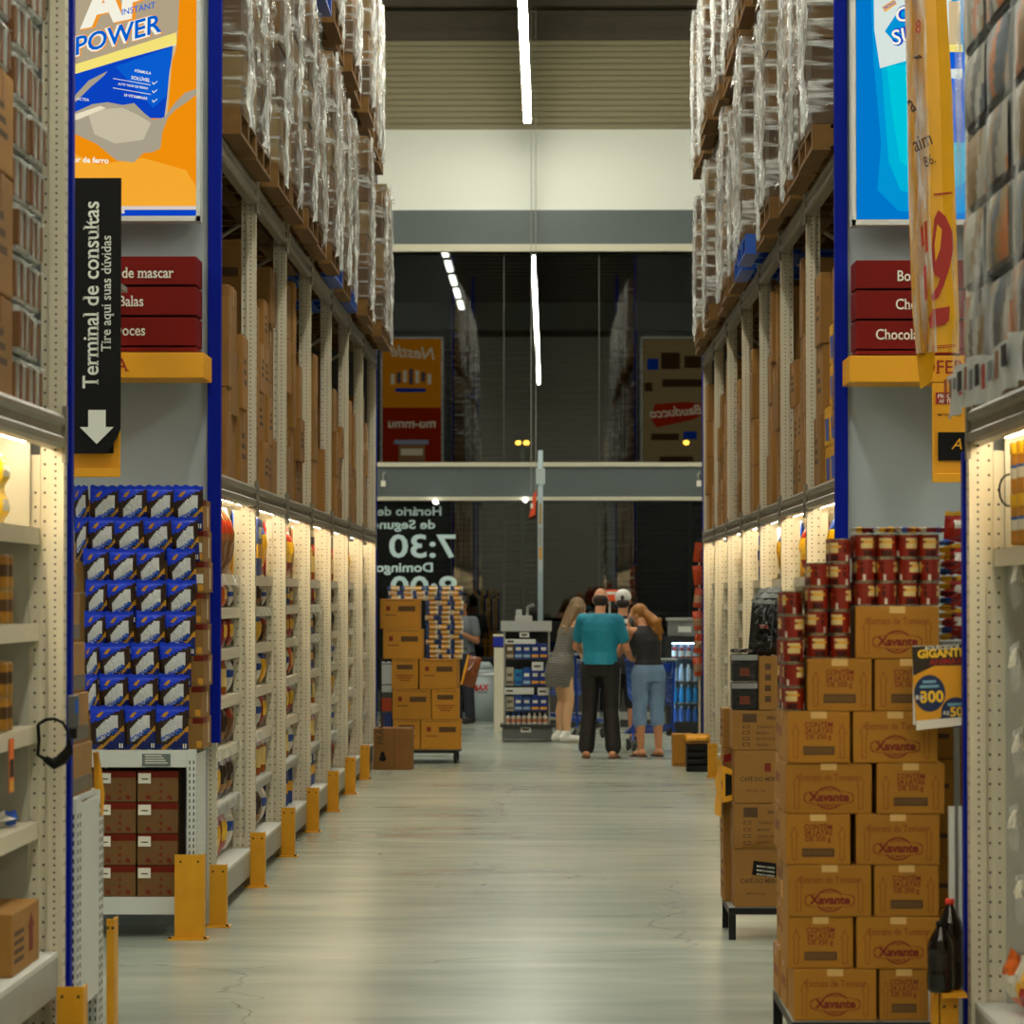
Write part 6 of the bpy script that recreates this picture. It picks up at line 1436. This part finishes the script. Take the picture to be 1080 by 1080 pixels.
    J['wrl'] = J['ell'] + Vector((.06, .2, .02)); J['wrr'] = J['elr'] + Vector((-.06, .2, .02)); p.htilt = -.15
    p.body(); p.sleeve_top(mat('black shirt', S(24, 24, 26), .7), .018, .6, 'shirt', 1); p.trousers(mat('black shorts', S(26, 24, 24), .7), .02, .02, 'shorts')
    mb = MB(); rings(mb, [(lerp(J['chest'], J['neck'], .42), .205, .126, 0), (lerp(J['chest'], J['neck'], .66), .19, .115, 0), (lerp(J['chest'], J['neck'], .82), .125, .09, 0)]); fuse(mb, .009, 'white_yoke', mat('white cloth', S(206, 206, 200), .7), p.root)
    P = p.P; k = p.k; c = MB(); c.ell(P(0, -.01, .045), (.092 * k, .106 * k, .085 * k), SKIN, p.Rm); c.cap(P(0, .09, .035), P(0, .17, .02), .05, .04, SKIN, .3); fuse(c, .008, 'cap', mat('white cap', S(214, 214, 208), .7), p.root)
    hb = MB(); hb.ell(P(0, -.03, -.03), (.078 * k, .075 * k, .06 * k), SKIN, p.Rm); hb.ell(P(0, -.1, .03), (.03, .016, .028), SKIN, p.Rm); fuse(hb, .008, 'hair', hairm('dark', S(40, 26, 18)), p.root); p.shoe(mat('dark shoe', S(40, 36, 34), .6), 'shoe')
    # cashier behind the carton stack
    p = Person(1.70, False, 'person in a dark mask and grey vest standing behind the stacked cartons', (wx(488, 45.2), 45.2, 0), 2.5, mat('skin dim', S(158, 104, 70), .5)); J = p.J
    p.hyaw = -.2; J['wrl'] = J['ell'] + Vector((.1, .2, .1)); J['wrr'] = J['elr'] + Vector((-.1, .2, .1)); p.body(); p.sleeve_top(mat('grey shirt', S(92, 100, 104), .7), .018, .6, 'shirt', 1); p.trousers(mat('navy trousers', S(28, 30, 44), .7), .93, .014)
    P = p.P; hb = MB(); hb.ell(P(0, -.02, .03), (.085, .095, .092), SKIN, p.Rm); fuse(hb, .008, 'hair', hairm('black', S(24, 18, 14)), p.root); mk = MB(); mk.ell(P(0, .072, -.055), (.062, .05, .058), SKIN, p.Rm); fuse(mk, .008, 'mask', mat('mask black', S(24, 24, 26), .8), p.root); p.shoe(mat('dark shoe', S(40, 36, 34), .6), 'shoe')

# ---------------------------------------------------------------- checkout zone
def cart(lab, x, y, rz, fill):
    t = thing('shopping_cart', lab, 'shopping cart', (0, 0, 0)); bl = mat('cart blue', S(16, 66, 170), .35); ch = mat('cart wire', S(36, 78, 150), .35)
    f = MB()
    for s in (-.22, .22): f.tube([(s, -.42, 1.0), (s, -.40, .9), (s * .95, -.36, .30), (s * .9, .36, .20), (s * .6, .40, .20)], .016, bl, 8); f.tube([(s, -.36, .30), (s * 1.02, -.40, .14)], .014, bl, 6); f.tube([(s * .95, -.34, .55), (s * .7, .40, .62)], .012, bl, 6)
    f.tube([(-.2, .38, .20), (.2, .38, .20)], .014, bl, 6); f.tube([(-.21, -.36, .3), (.21, -.36, .3)], .014, bl, 6)
    for k in range(5): y0 = -.3 + k * .16; f.tube([(-.2, y0, .29 - k * .02), (.2, y0, .29 - k * .02)], .006, bl, 5)
    f.build('frame', t)
    b = MB(); q = .004
    P = lambda u, v, z: (u * (.24 - .05 * v) * (1 - .18 * (1 - z)), -.36 + v * .80 - (0), .52 + (.42 + .06 * (1 - v)) * z + v * .06)
    for u in (-1, 1):
        for i in range(12): b.tube([P(u, i / 11, 0), P(u, i / 11, 1)], q, ch, 4)
        for z in (0, .2, .4, .6, .8, 1): b.tube([P(u, 0, z), P(u, 1, z)], q * (2 if z == 1 else 1), bl if z == 1 else ch, 5)
    for v in (0, 1):
        for i in range(9): u = -1 + i / 4; b.tube([P(u, v, 0), P(u, v, 1)], q, ch, 4)
        for z in (0, .25, .5, .75, 1): b.tube([P(-1, v, z), P(1, v, z)], q * (2 if z == 1 else 1), bl if z == 1 else ch, 5)
    for i in range(9): u = -1 + i / 4; b.tube([P(u, 0, 0), P(u, 1, 0)], q, ch, 4)
    b.build('basket', t)
    h = MB(); h.tube([(-.25, -.44, 1.01), (.25, -.44, 1.01)], .017, mat('cart handle', S(150, 158, 160), .4), 8); h.build('handle', t); h = MB(); h.box(-.2, .2, -.37, -.362, .88, .97, bl); h.build('panel', t)
    for sx, sy in ((-.22, -.40), (.22, -.40), (-.17, .38), (.17, .38)):
        w = MB(); w.tube([(sx - .014, sy, .065), (sx + .014, sy, .065)], .063, mat('wheel rubber', S(48, 46, 46), .6), 14); w.box(sx - .02, sx - .015, sy - .015, sy + .015, .06, .15, STEEL); w.box(sx + .015, sx + .02, sy - .015, sy + .015, .06, .15, STEEL); w.build('wheel', t)
    t.location = (x, y, 0); t.rotation_euler = (0, 0, rz)
    M = Matrix.Translation((x, y, 0)) @ Matrix.Rotation(rz, 4, 'Z'); cs = [S(206, 130, 40), S(200, 60, 30), S(210, 206, 194), S(206, 180, 120), S(140, 90, 50)]
    for k in range(fill):
        m = MB(); a, b_ = mat('grocery %d' % (k % 5), cs[k % 5], .4), mat('grocery %d' % ((k + 2) % 5), cs[(k + 2) % 5], .4); pillow(m, .14, .17, .08, [a, b_], lambda u, v: 1 if .4 < v < .65 else 0, nx=8, nz=8); o = m.build('grocery_bag', None, (0, 0, 0))
        o.location = M @ Vector((-.09 + .18 * (k % 2), -.2 + .15 * (k // 2 % 4), .585 + .2 * (k // 8))); o.rotation_euler = (0, 0, rz + .2 * k); tag(o, '%s grocery bag lying in the blue cart, %s from its handle' % (('orange', 'red', 'white', 'cream', 'brown')[k % 5], ORD[k + 1]), 'grocery bag', 'groceries in the blue cart')
def checkout():
    cart('blue shopping cart with groceries between the teal shirt and the jeans', wx(683, 37.3), 37.15, .12, 8)
    cart('empty blue shopping cart beside the striped dress', wx(607, 40.5), 40.6, -.5, 0)
    # hanging product rack
    Y = 39.7; X0, X1 = wx(531, Y), wx(580, Y); zt = wz(666, Y); dk = mat('rack dark', S(44, 44, 44), .5); t = thing('product_rack', 'tall wheeled product rack of blue packets at the checkout', 'display rack', ((X0 + X1) / 2, Y + .22, 0))
    m = MB(); m.box(X0 - .015, X1 + .03, Y - .03, Y + .46, .03, .17, mat('rack base', S(98, 98, 94), .45), ch=.01); m.build('base', t); m = MB(); m.box(X0 - .04, X1 + .06, Y - .06, Y + .48, .17, .20, dk); m.build('bumper', t)
    for x in (X0, X1 - .02):
        for y in (Y, Y + .4): MB().box(x, x + .02, y, y + .02, .2, zt, STEEL).build('upright', t)
    MB().box(X0 + .02, X1 - .02, Y + .40, Y + .412, .2, zt, dk).build('back_panel', t)
    m = MB(); m.box(X0 - .03, X1 + .02, Y - .03, Y + .44, zt, zt + .012, mat('tray grey', S(150, 150, 146), .4)); m.box(X0 - .03, X1 + .02, Y - .03, Y - .02, zt + .012, zt + .12, mat('tray clear', S(170, 172, 168), .3)); m.box(X0 - .03, X1 + .02, Y + .43, Y + .44, zt + .012, zt + .12, STEEL); m.build('top_tray', t)
    rows = [(695, 677, 5, (0, 1, 1, 2, 2)), (723, 704, 5, (3, 4, 1, 2, 2)), (750, 733, 5, (3, 1, 1, 2, 2)), (764, 752, 8, (5, 5, 5, 5, 5, 5, 5, 5))]
    pc = [[S(120, 96, 64), S(190, 180, 160)], [S(20, 70, 150), S(150, 180, 200)], [S(14, 50, 140), S(230, 160, 20)], [S(170, 160, 140), S(100, 90, 74)], [S(20, 120, 170), S(20, 60, 140)], [S(214, 208, 196), S(206, 130, 90)]]
    for i, (b, a, n, ks) in enumerate(rows):
        z = wz(b, Y); MB().box(X0 + .021, X1 - .021, Y + .04, Y + .38, z - .012, z - .001, dk).build('shelf', t)
        h = wz(a, Y) - z; w = (X1 - X0 - .05) / n
        for j in range(n):
            k = ks[j]; m1, m2 = mat('packet %d a' % k, pc[k][0], .35), mat('packet %d b' % k, pc[k][1], .35); m = MB(); x = X0 + .025 + w * (j + .5)
            if k == 5:
                m.lathe([(0, 0, m1), (w * .42, 0, m1), (w * .42, h * .2, m2), (w * .42, h * .5, m1), (w * .42, h * .72, m1), (w * .2, h * .8, BLUEP if j < 4 else TXT), (w * .2, h, TXT), (0, h, TXT)], x, Y + .08, z, 12); tag(m.build('small_bottle'), 'small white bottle on the lowest level of the product rack, %s along' % ORD[j + 1], 'bottle', 'small bottles on the product rack')
            else:
                m.box(x - w * .45, x + w * .45, Y + .05, Y + .11, z + .0005, z + h * (.9 + .1 * ((j + i) % 2)), m1, ch=.004); m.box(x - w * .4, x + w * .4, Y + .0485, Y + .05, z + h * .1, z + h * .26, m2); m.box(x - w * .3, x + w * .3, Y + .0485, Y + .05, z + h * .5, z + h * .68, TXT if k < 3 else m2); tag(m.build('packet'), '%s packet on the %s row of the product rack, %s along' % (('brown', 'blue and white', 'tall blue and yellow', 'cream', 'teal')[k], ('top', 'middle', 'lower')[i], ORD[j + 1]), 'packet', 'packets on the product rack')
    for i, (a, b, c, d) in enumerate(((533, 565, 674, 679), (548, 558, 667, 672), (561, 573, 698, 707), (532, 563, 725, 732), (567, 579, 725, 733), (549, 560, 766, 772))):
        m = MB(); m.box(wx(a, Y), wx(b, Y), Y - .045, Y - .04, wz(d, Y), wz(c, Y), WHITE); m.box(wx(a + 2, Y), wx(min(b - 2, a + 9), Y), Y - .046, Y - .045, wz((c + d) / 2 + 1, Y), wz((c + d) / 2 - 1, Y), INKB); m.build('price_label', t)
    for k in range(5):
        m = MB(); pillow(m, .1, .09, .05, [mat('bag red orange', S(206, 62, 14), .25, spec=.7), mat('sweet white', S(216, 212, 200), .3)], lambda u, v: 1 if v > .6 else 0, nx=6, nz=6); o = m.build('sweet_bag', None, (0, 0, 0)); o.location = (X0 + .08 + k * .105, Y + .1 + .1 * (k % 2), zt + .013); o.rotation_euler = (-.3, 0, .3 * k); tag(o, 'red and white sweet bag in the tray atop the product rack, %s along' % ORD[k + 1], 'sweet bag', 'sweet bags atop the product rack')
    m = MB(); z = zt + .013; x = wx(552, Y); m.box(x - .10, x + .10, Y + .28, Y + .42, z, z + .17, mat('till pale', S(176, 178, 172), .4), ch=.015); m.box(x - .09, x - .02, Y + .3, Y + .4, z + .17, z + .24, mat('till pale', S(176, 178, 172), .4), ch=.01); m.tube([(x + .04, Y + .33, z + .16), (x + .05, Y + .33, z + .27), (x + .12, Y + .3, z + .3)], .02, STEEL, 7); tag(m.build('scale'), 'pale weighing scale standing atop the product rack', 'scale')
    # bin with a red mark, pillar post, tall pole
    Y = 46.2; x = wx(508, Y); r = .185; zb = wz(757, Y) * 0; t = thing('waste_bin', 'light grey waste bin with red lettering by the glass front', 'waste bin', (x, Y, 0)); g = mat('bin grey', S(158, 170, 174), .45)
    m = MB(); m.cyl(x, Y, 0, .62, r * .94, g, 20, r); m.build('body', t); m = MB(); m.cyl(x, Y, .622, .70, r * 1.02, g, 20, r * .98); m.cyl(x, Y, .70, .80, r * .98, g, 20, r * .6); m.build('lid', t); m = MB(); m.ell((x + .02, Y, .63), (r * 1.06, r * 1.06, .06), mat('bin liner', S(206, 212, 212), .3, bump=.6, vscale=20)); m.build('liner', t)
    m = MB(); m.text('MAX', .115, face_M(x - .01, Y - r - .004, .42, .06), mat('max red', S(190, 34, 6), .5), 'C', .2, .04, 1, .9); m.text('atacado', .04, face_M(x + .02, Y - r - .004, .385, .02), BLACK, 'C', 0, .01); m.build('lettering', t)
    Y = 43; x0, x1 = wx(521, Y), wx(531, Y); t = thing('lane_post', 'cream post with blue top box beside the product rack', 'post', ((x0 + x1) / 2, Y, 0)); MB().box(x0, x1, Y, Y + .1, 0, wz(683, Y), CREAM, ch=.004).build('post', t); MB().box(x0 - .008, x1 + .008, Y - .01, Y + .12, wz(682, Y), wz(672, Y), mat('box blue', S(8, 36, 150), .4), ch=.004).build('blue_box', t); MB().box(x0 - .01, x1 + .01, Y - .012, Y + .12, wz(671, Y), wz(669, Y), TXT).build('post_cap', t)
    Y = 44; x = wx(570, Y); t = thing('lane_pole', 'tall pale checkout pole rising past the lower fascia', 'pole', (x, Y, 0)); pm = mat('pole pale', S(150, 166, 172), .4)
    m = MB(); m.cyl(x, Y, 0, wz(475, Y), .034, pm, 12); m.build('pole', t); m = MB(); m.box(x - .055, x + .06, Y - .05, Y + .05, wz(511, Y), wz(494, Y), mat('pole lamp', S(172, 184, 186), .4), ch=.01); m.build('lamp_box', t)
    m = MB()
    for a, b, c in ((556, 575, STEEL), (577, 590, mat('gold', S(190, 140, 30), .5)), (591, 603, mat('pole lamp', S(172, 184, 186), .4)), (531, 553, mat('gold dim', S(150, 128, 80), .5))): m.box(x - .02, x + .02, Y - .04, Y - .034, wz(b, Y), wz(a, Y), c)
    m.build('sticker', t)
    Y = 47.2; x0, x1 = wx(558, Y), wx(566, Y); t = thing('hanging_sign', 'small orange sign hanging on thin cables before the lower fascia', 'sign', ((x0 + x1) / 2, Y, wz(546, Y))); MB().prism([(x0, wz(546, Y)), (x1 - .02, wz(543, Y)), (x1, wz(517, Y)), (x0 + .06, wz(521, Y))], 'y', Y, Y + .02, mat('sign orange', S(214, 70, 14), .5)).build('board', t)
    m = MB(); m.box(x0 + .02, x0 + .055, Y - .002, Y, wz(536, Y), wz(531, Y), TXT); m.build('white_mark', t); m = MB(); [m.tube([(q, Y + .01, wz(519, Y)), (q, Y + .01, 9.88)], .005, STEEL, 5) for q in (x0 + .03, x1 - .01)]; m.build('hanger_cable', t)
    Y = 43.5; x0, x1 = wx(629, Y), wx(657, Y); t = thing('lane_sign', 'small orange lane sign with white bar above the white cap', 'sign', ((x0 + x1) / 2, Y, 0)); MB().box(x0, x1, Y, Y + .03, wz(634, Y), wz(622, Y), mat('sign orange', S(214, 70, 14), .5), ch=.01).build('board', t); MB().box(wx(638, Y), wx(650, Y), Y - .002, Y, wz(627, Y), wz(624, Y), TXT).build('white_bar', t); MB().cyl((x0 + x1) / 2, Y + .015, 0, wz(634, Y), .012, STEEL, 8).build('stem', t)
    # checkout counters
    for i, (a, b) in enumerate(((578, 632), (640, 700))):
        Y = 43.9 + i * .2; x0, x1 = wx(a, Y), wx(b, Y); t = thing('checkout_counter', 'dark checkout counter behind the %s' % ('striped dress', 'capri jeans')[i], 'counter', ((x0 + x1) / 2, Y, 0)); MB().box(x0, x1, Y, Y + 1.2, 0, .82, mat('counter dark', S(52, 50, 48), .5), ch=.01).build('cabinet', t); MB().box(x0 - .02, x1 + .02, Y - .02, Y + 1.22, .82, .86, STEEL).build('belt_top', t); MB().box(x0, x1, Y - .03, Y - .001, .1, .2, STEEL).build('bumper', t)
        m = MB(); m.box(x0 + .1, x0 + .14, Y + .5, Y + .54, .86, 1.1, DARK); m.box(x0 - .05, x0 + .3, Y + .46, Y + .5, 1.1, 1.36, BLACK, ch=.01); tag(m.build('till_screen'), 'dark till screen standing on the counter behind the %s' % ('striped dress', 'capri jeans')[i], 'till screen')
    # glass-door fridge
    Y = 41.5; x0, x1 = wx(703, Y), wx(742, Y); zt = wz(672, Y); t = thing('drinks_fridge', 'black glass-door drinks fridge with a blue-lit interior', 'fridge', ((x0 + x1) / 2, Y + .25, 0)); fd = mat('fridge black', S(24, 24, 26), .4)
    for a, b, c, d, n in ((x0, x0 + .04, .06, zt, 'side'), (x1 - .04, x1, .06, zt, 'side'), (x0 + .04, x1 - .04, .06, .12, 'floor_plate'), (x0 + .04, x1 - .04, zt - .06, zt, 'roof_plate')): MB().box(a, b, Y + .01, Y + .5, c, d, fd).build(n, t)
    MB().box(x0 + .04, x1 - .04, Y + .47, Y + .5, .12, zt - .06, mat('fridge inside', S(170, 190, 205), .5)).build('back_panel', t); MB().box(x0 + .05, x1 - .05, Y + .1, Y + .13, zt - .08, zt - .062, glow('fridge tube', (.45, .72, 1, 1), 14)).build('tube', t); MB().box(x0 + .042, x0 + .052, Y + .04, Y + .06, .15, zt - .1, glow('fridge tube', (.45, .72, 1, 1), 14)).build('tube', t)
    d = MB()
    for a, b, c, e in ((x0, x0 + .06, .1, zt), (x1 - .06, x1, .1, zt), (x0 + .06, x1 - .06, .1, .17), (x0 + .06, x1 - .06, zt - .07, zt)): d.box(a, b, Y - .03, Y, c, e, fd)
    d.build('door_frame', t); MB().box(x0 + .06, x1 - .06, Y - .018, Y - .014, .17, zt - .07, glass_mat('fridge glass', .06, (.95, .98, 1, 1))).build('door_glass', t); MB().box(x0, x1, Y, Y + .5, 0, .06, fd).build('plinth', t)
    for i, p in enumerate((694, 718, 741, 762)):
        z = wz(p, Y); MB().box(x0 + .042, x1 - .042, Y + .06, Y + .46, z - .012, z - .001, STEEL).build('shelf', t)
        for j in range(4):
            m = MB(); c = mat('drink %d' % i, (S(150, 30, 20), S(170, 190, 205), S(20, 130, 190), S(30, 90, 170))[i], .25, spec=.7); x = x0 + .1 + j * .085; hh = (.16, .2, .22, .2)[i]
            m.lathe([(0, 0, c), (.034, 0, c), (.036, .02, TXT if i == 0 else c), (.036, hh * .55, c), (.03, hh * .72, c), (.013, hh * .88, TXT), (.013, hh, TXT), (0, hh, TXT)], x, Y + .12, z, 12); tag(m.build('drink_bottle'), '%s drink bottle in the fridge, shelf %s from the top, %s along' % (('red', 'pale', 'light blue', 'blue')[i], ORD[i + 1], ORD[j + 1]), 'bottle', 'bottles in the drinks fridge')
    m = MB(); m.box(x0 + .02, x1 - .02, Y + .02, Y + .42, zt + .001, zt + .22, mat('bin clear', S(120, 122, 120), .35, var=.3, vscale=12), ch=.02); m.box(x0, x1, Y, Y + .44, zt + .2, zt + .235, mat('tray grey', S(150, 150, 146), .4)); m.box(x0 + .14, x0 + .3, Y + .012, Y + .019, zt + .06, zt + .13, WHITE); tag(m.build('storage_tub'), 'grey storage tub with white label standing on the drinks fridge', 'tub')
    # brown snack bag and newspaper stand behind the far carton stack
    Y = 37.2; m = MB(); pillow(m, .17, .34, .12, [mat('bag copper', S(120, 62, 18), .25, bump=.5, vscale=14), YELS], lambda u, v: 1 if u < .15 else 0, nx=10, nz=10, wob=.012); o = m.build('hanging_bag', None, (0, 0, 0)); o.location = (wx(493, Y), Y, wz(724, Y)); o.rotation_euler = (0, .25, .3); tag(o, 'copper snack bag hanging at the side of the far carton stack', 'snack bag')
    m = MB(); m.tube([(wx(478, Y), Y + .2, 0), (wx(478, Y), Y + .2, 1.15)], .012, DARK, 6); m.tube([(wx(478, Y), Y + .2, 1.12), (wx(493, Y), Y + .1, 1.12), (wx(493, Y), Y, 1.1)], .008, DARK, 6); m.cyl(wx(478, Y), Y + .2, 0, .02, .09, DARK, 14); tag(m.build('hook_stand'), 'dark hook stand behind the far carton stack', 'stand')
    Y = 36.8; x0, x1 = wx(402, Y), wx(414, Y); t = thing('magazine_rack', 'wire rack of pale magazines behind the far carton stack', 'magazine rack', ((x0 + x1) / 2, Y, 0))
    m = MB(); [m.tube([(x, Y, 0), (x, Y, wz(695, Y))], .008, DARK, 6) for x in (x0, x1)]; [m.tube([(x0, Y - .02, wz(q, Y)), (x1, Y - .02, wz(q, Y))], .006, DARK, 5) for q in (700, 722, 735, 752, 770, 795)]; m.box(x0, x1, Y, Y + .2, .02, .05, DARK); m.build('frame', t)
    for i, (a, b, c) in enumerate(((698, 730, S(190, 196, 196)), (736, 750, S(170, 60, 24)), (752, 768, S(30, 50, 110)), (772, 792, S(90, 84, 76)))): m = MB(); [m.box(x0 + .003 + k * .03, x0 + .03 + k * .03, Y + .02, Y + .18, wz(b, Y), wz(a, Y) - .01 * (k % 2), mat('mag %d' % i, c, .5)) for k in range(4)]; m.build('magazine_block', t)['kind'] = 'stuff'
    # opening hours lettered on the outside of the glass, read backwards from inside
    Y = YF - .012; wl = mat('vinyl letters', S(196, 222, 224), .5); t = thing('window_lettering', 'pale mirrored opening-hours lettering on the lower glass', 'lettering', (wx(430, Y), Y, wz(635, Y)))
    for s_, px, py, cap, b, sx in (('Horário de', 465.5, 543.5, 9.4, .022, 1.16), ('de Segunda', 459, 557.5, 9.4, .022, 1.27), ('7:30', 480.5, 587.5, 24.5, .018, 1.24), ('Domingo', 456.5, 603, 9.8, .022, 1.2), ('8:00', 482.5, 631.5, 24.5, .018, 1.24)):
        m = MB(); m.text(s_, cap * Y / F * 1.38, face_M(wx(px, Y), Y, wz(py, Y), 0, '+y'), wl, 'L', 0, b, 1, sx); m.build('letter_line', t)
    # small lamps and tags on the lower fascia
    for i, (px, py, n) in enumerate(((459, 529, 'far-side'), (554, 527, 'cable-side'))): m = MB(); m.ell(at(px, py, YF - .36), (.035, .035, .03), glow('spot glow', (1, .97, .9, 1), 10)); tag(m.build('spot_lamp'), 'tiny bright lamp under the lower fascia, %s one' % ('above the mirrored lettering', 'beside the hanging orange sign')[i], 'lamp')
    for i, px in enumerate((404, 737)): m = MB(); x, y, z = at(px, 513, YF - .36); m.box(x - .03, x + .035, y - .01, y, z, z + .08, TXT); m.tube([(x, y + .03, z + .08), (x - .01, y + .03, z + .16), (x + .02, y + .06, z + .2)], .02, STEEL, 7); tag(m.build('wall_camera'), 'small camera with white tag on the lower fascia, by the %s rack end' % ('left', 'right')[i], 'camera')
    return
# ---------------------------------------------------------------- put it together
LAMPM = glow('shelf tube', (1.0, .83, .57, 1), SHELFLAMP)
build_shell(); build_lamps()
LY = [17.74 + 2.325 * i for i in range(8)]
RY = [18.42 + 2.28 * i for i in range(8)]
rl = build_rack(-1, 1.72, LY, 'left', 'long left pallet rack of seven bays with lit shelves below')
corner_trim(rl, -1, 1.72, 17.62); end_panel(rl, -1, 1.72, 17.64); end_panel(rl, -1, 1.72, LY[-1] + .1, m=mat('shaded far panel', S(84, 88, 86), .6)); corner_trim(rl, -1, 1.74, LY[-1] + .1, 0, 9, .03)  # far end panels: same grey panel with shade put into the colour, mirrors darker
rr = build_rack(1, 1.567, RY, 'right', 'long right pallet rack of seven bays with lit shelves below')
corner_trim(rr, 1, 1.567, 18.3); end_panel(rr, 1, 1.567, 18.32); end_panel(rr, 1, 1.567, RY[-1] + .1, m=mat('shaded far panel', S(84, 88, 86), .6)); corner_trim(rr, 1, 1.587, RY[-1] + .1, 0, 9, .03)
stock_rack(-1, 1.72, LY, 'left'); stock_rack(1, 1.567, RY, 'right')
K = goods_kinds()
stock_shelves(-1, 1.72, LY, 'left', range(7), range(7), 5, K)
stock_shelves(1, 1.567, RY, 'right', range(7), (2, 4, 6), 4, K)
for k in K: drop(k[0])
signs(); pouch_display(); guards(); near_left(); near_right()
tomato_stack(); coffee_stack(); far_left_stack(); rack_end_clutter()
people(); checkout()

w = bpy.data.worlds.new('night'); bpy.context.scene.world = w; w.use_nodes = True
w.node_tree.nodes['Background'].inputs[0].default_value = (.012, .012, .011, 1); w.node_tree.nodes['Background'].inputs[1].default_value = 1
cam = bpy.data.cameras.new('camera'); co = bpy.data.objects.new('camera', cam); C.objects.link(co); bpy.context.scene.camera = co
cam.sensor_width = 36; cam.lens = 120; cam.clip_end = 300
co.location = (0, 0, H); co.rotation_euler = (PI / 2 + math.atan((VY - 540) / F), 0, math.atan((VX - 540) / F))
cam.dof.use_dof = True; cam.dof.focus_distance = 19.5; cam.dof.aperture_fstop = 6.3
sc = bpy.context.scene
sc.view_settings.view_transform = 'Standard'; sc.view_settings.look = 'None'; sc.view_settings.exposure = 0; sc.view_settings.gamma = 1
sc.cycles.use_denoising = True; sc.cycles.max_bounces = 8; sc.cycles.transparent_max_bounces = 16; sc.cycles.diffuse_bounces = 4
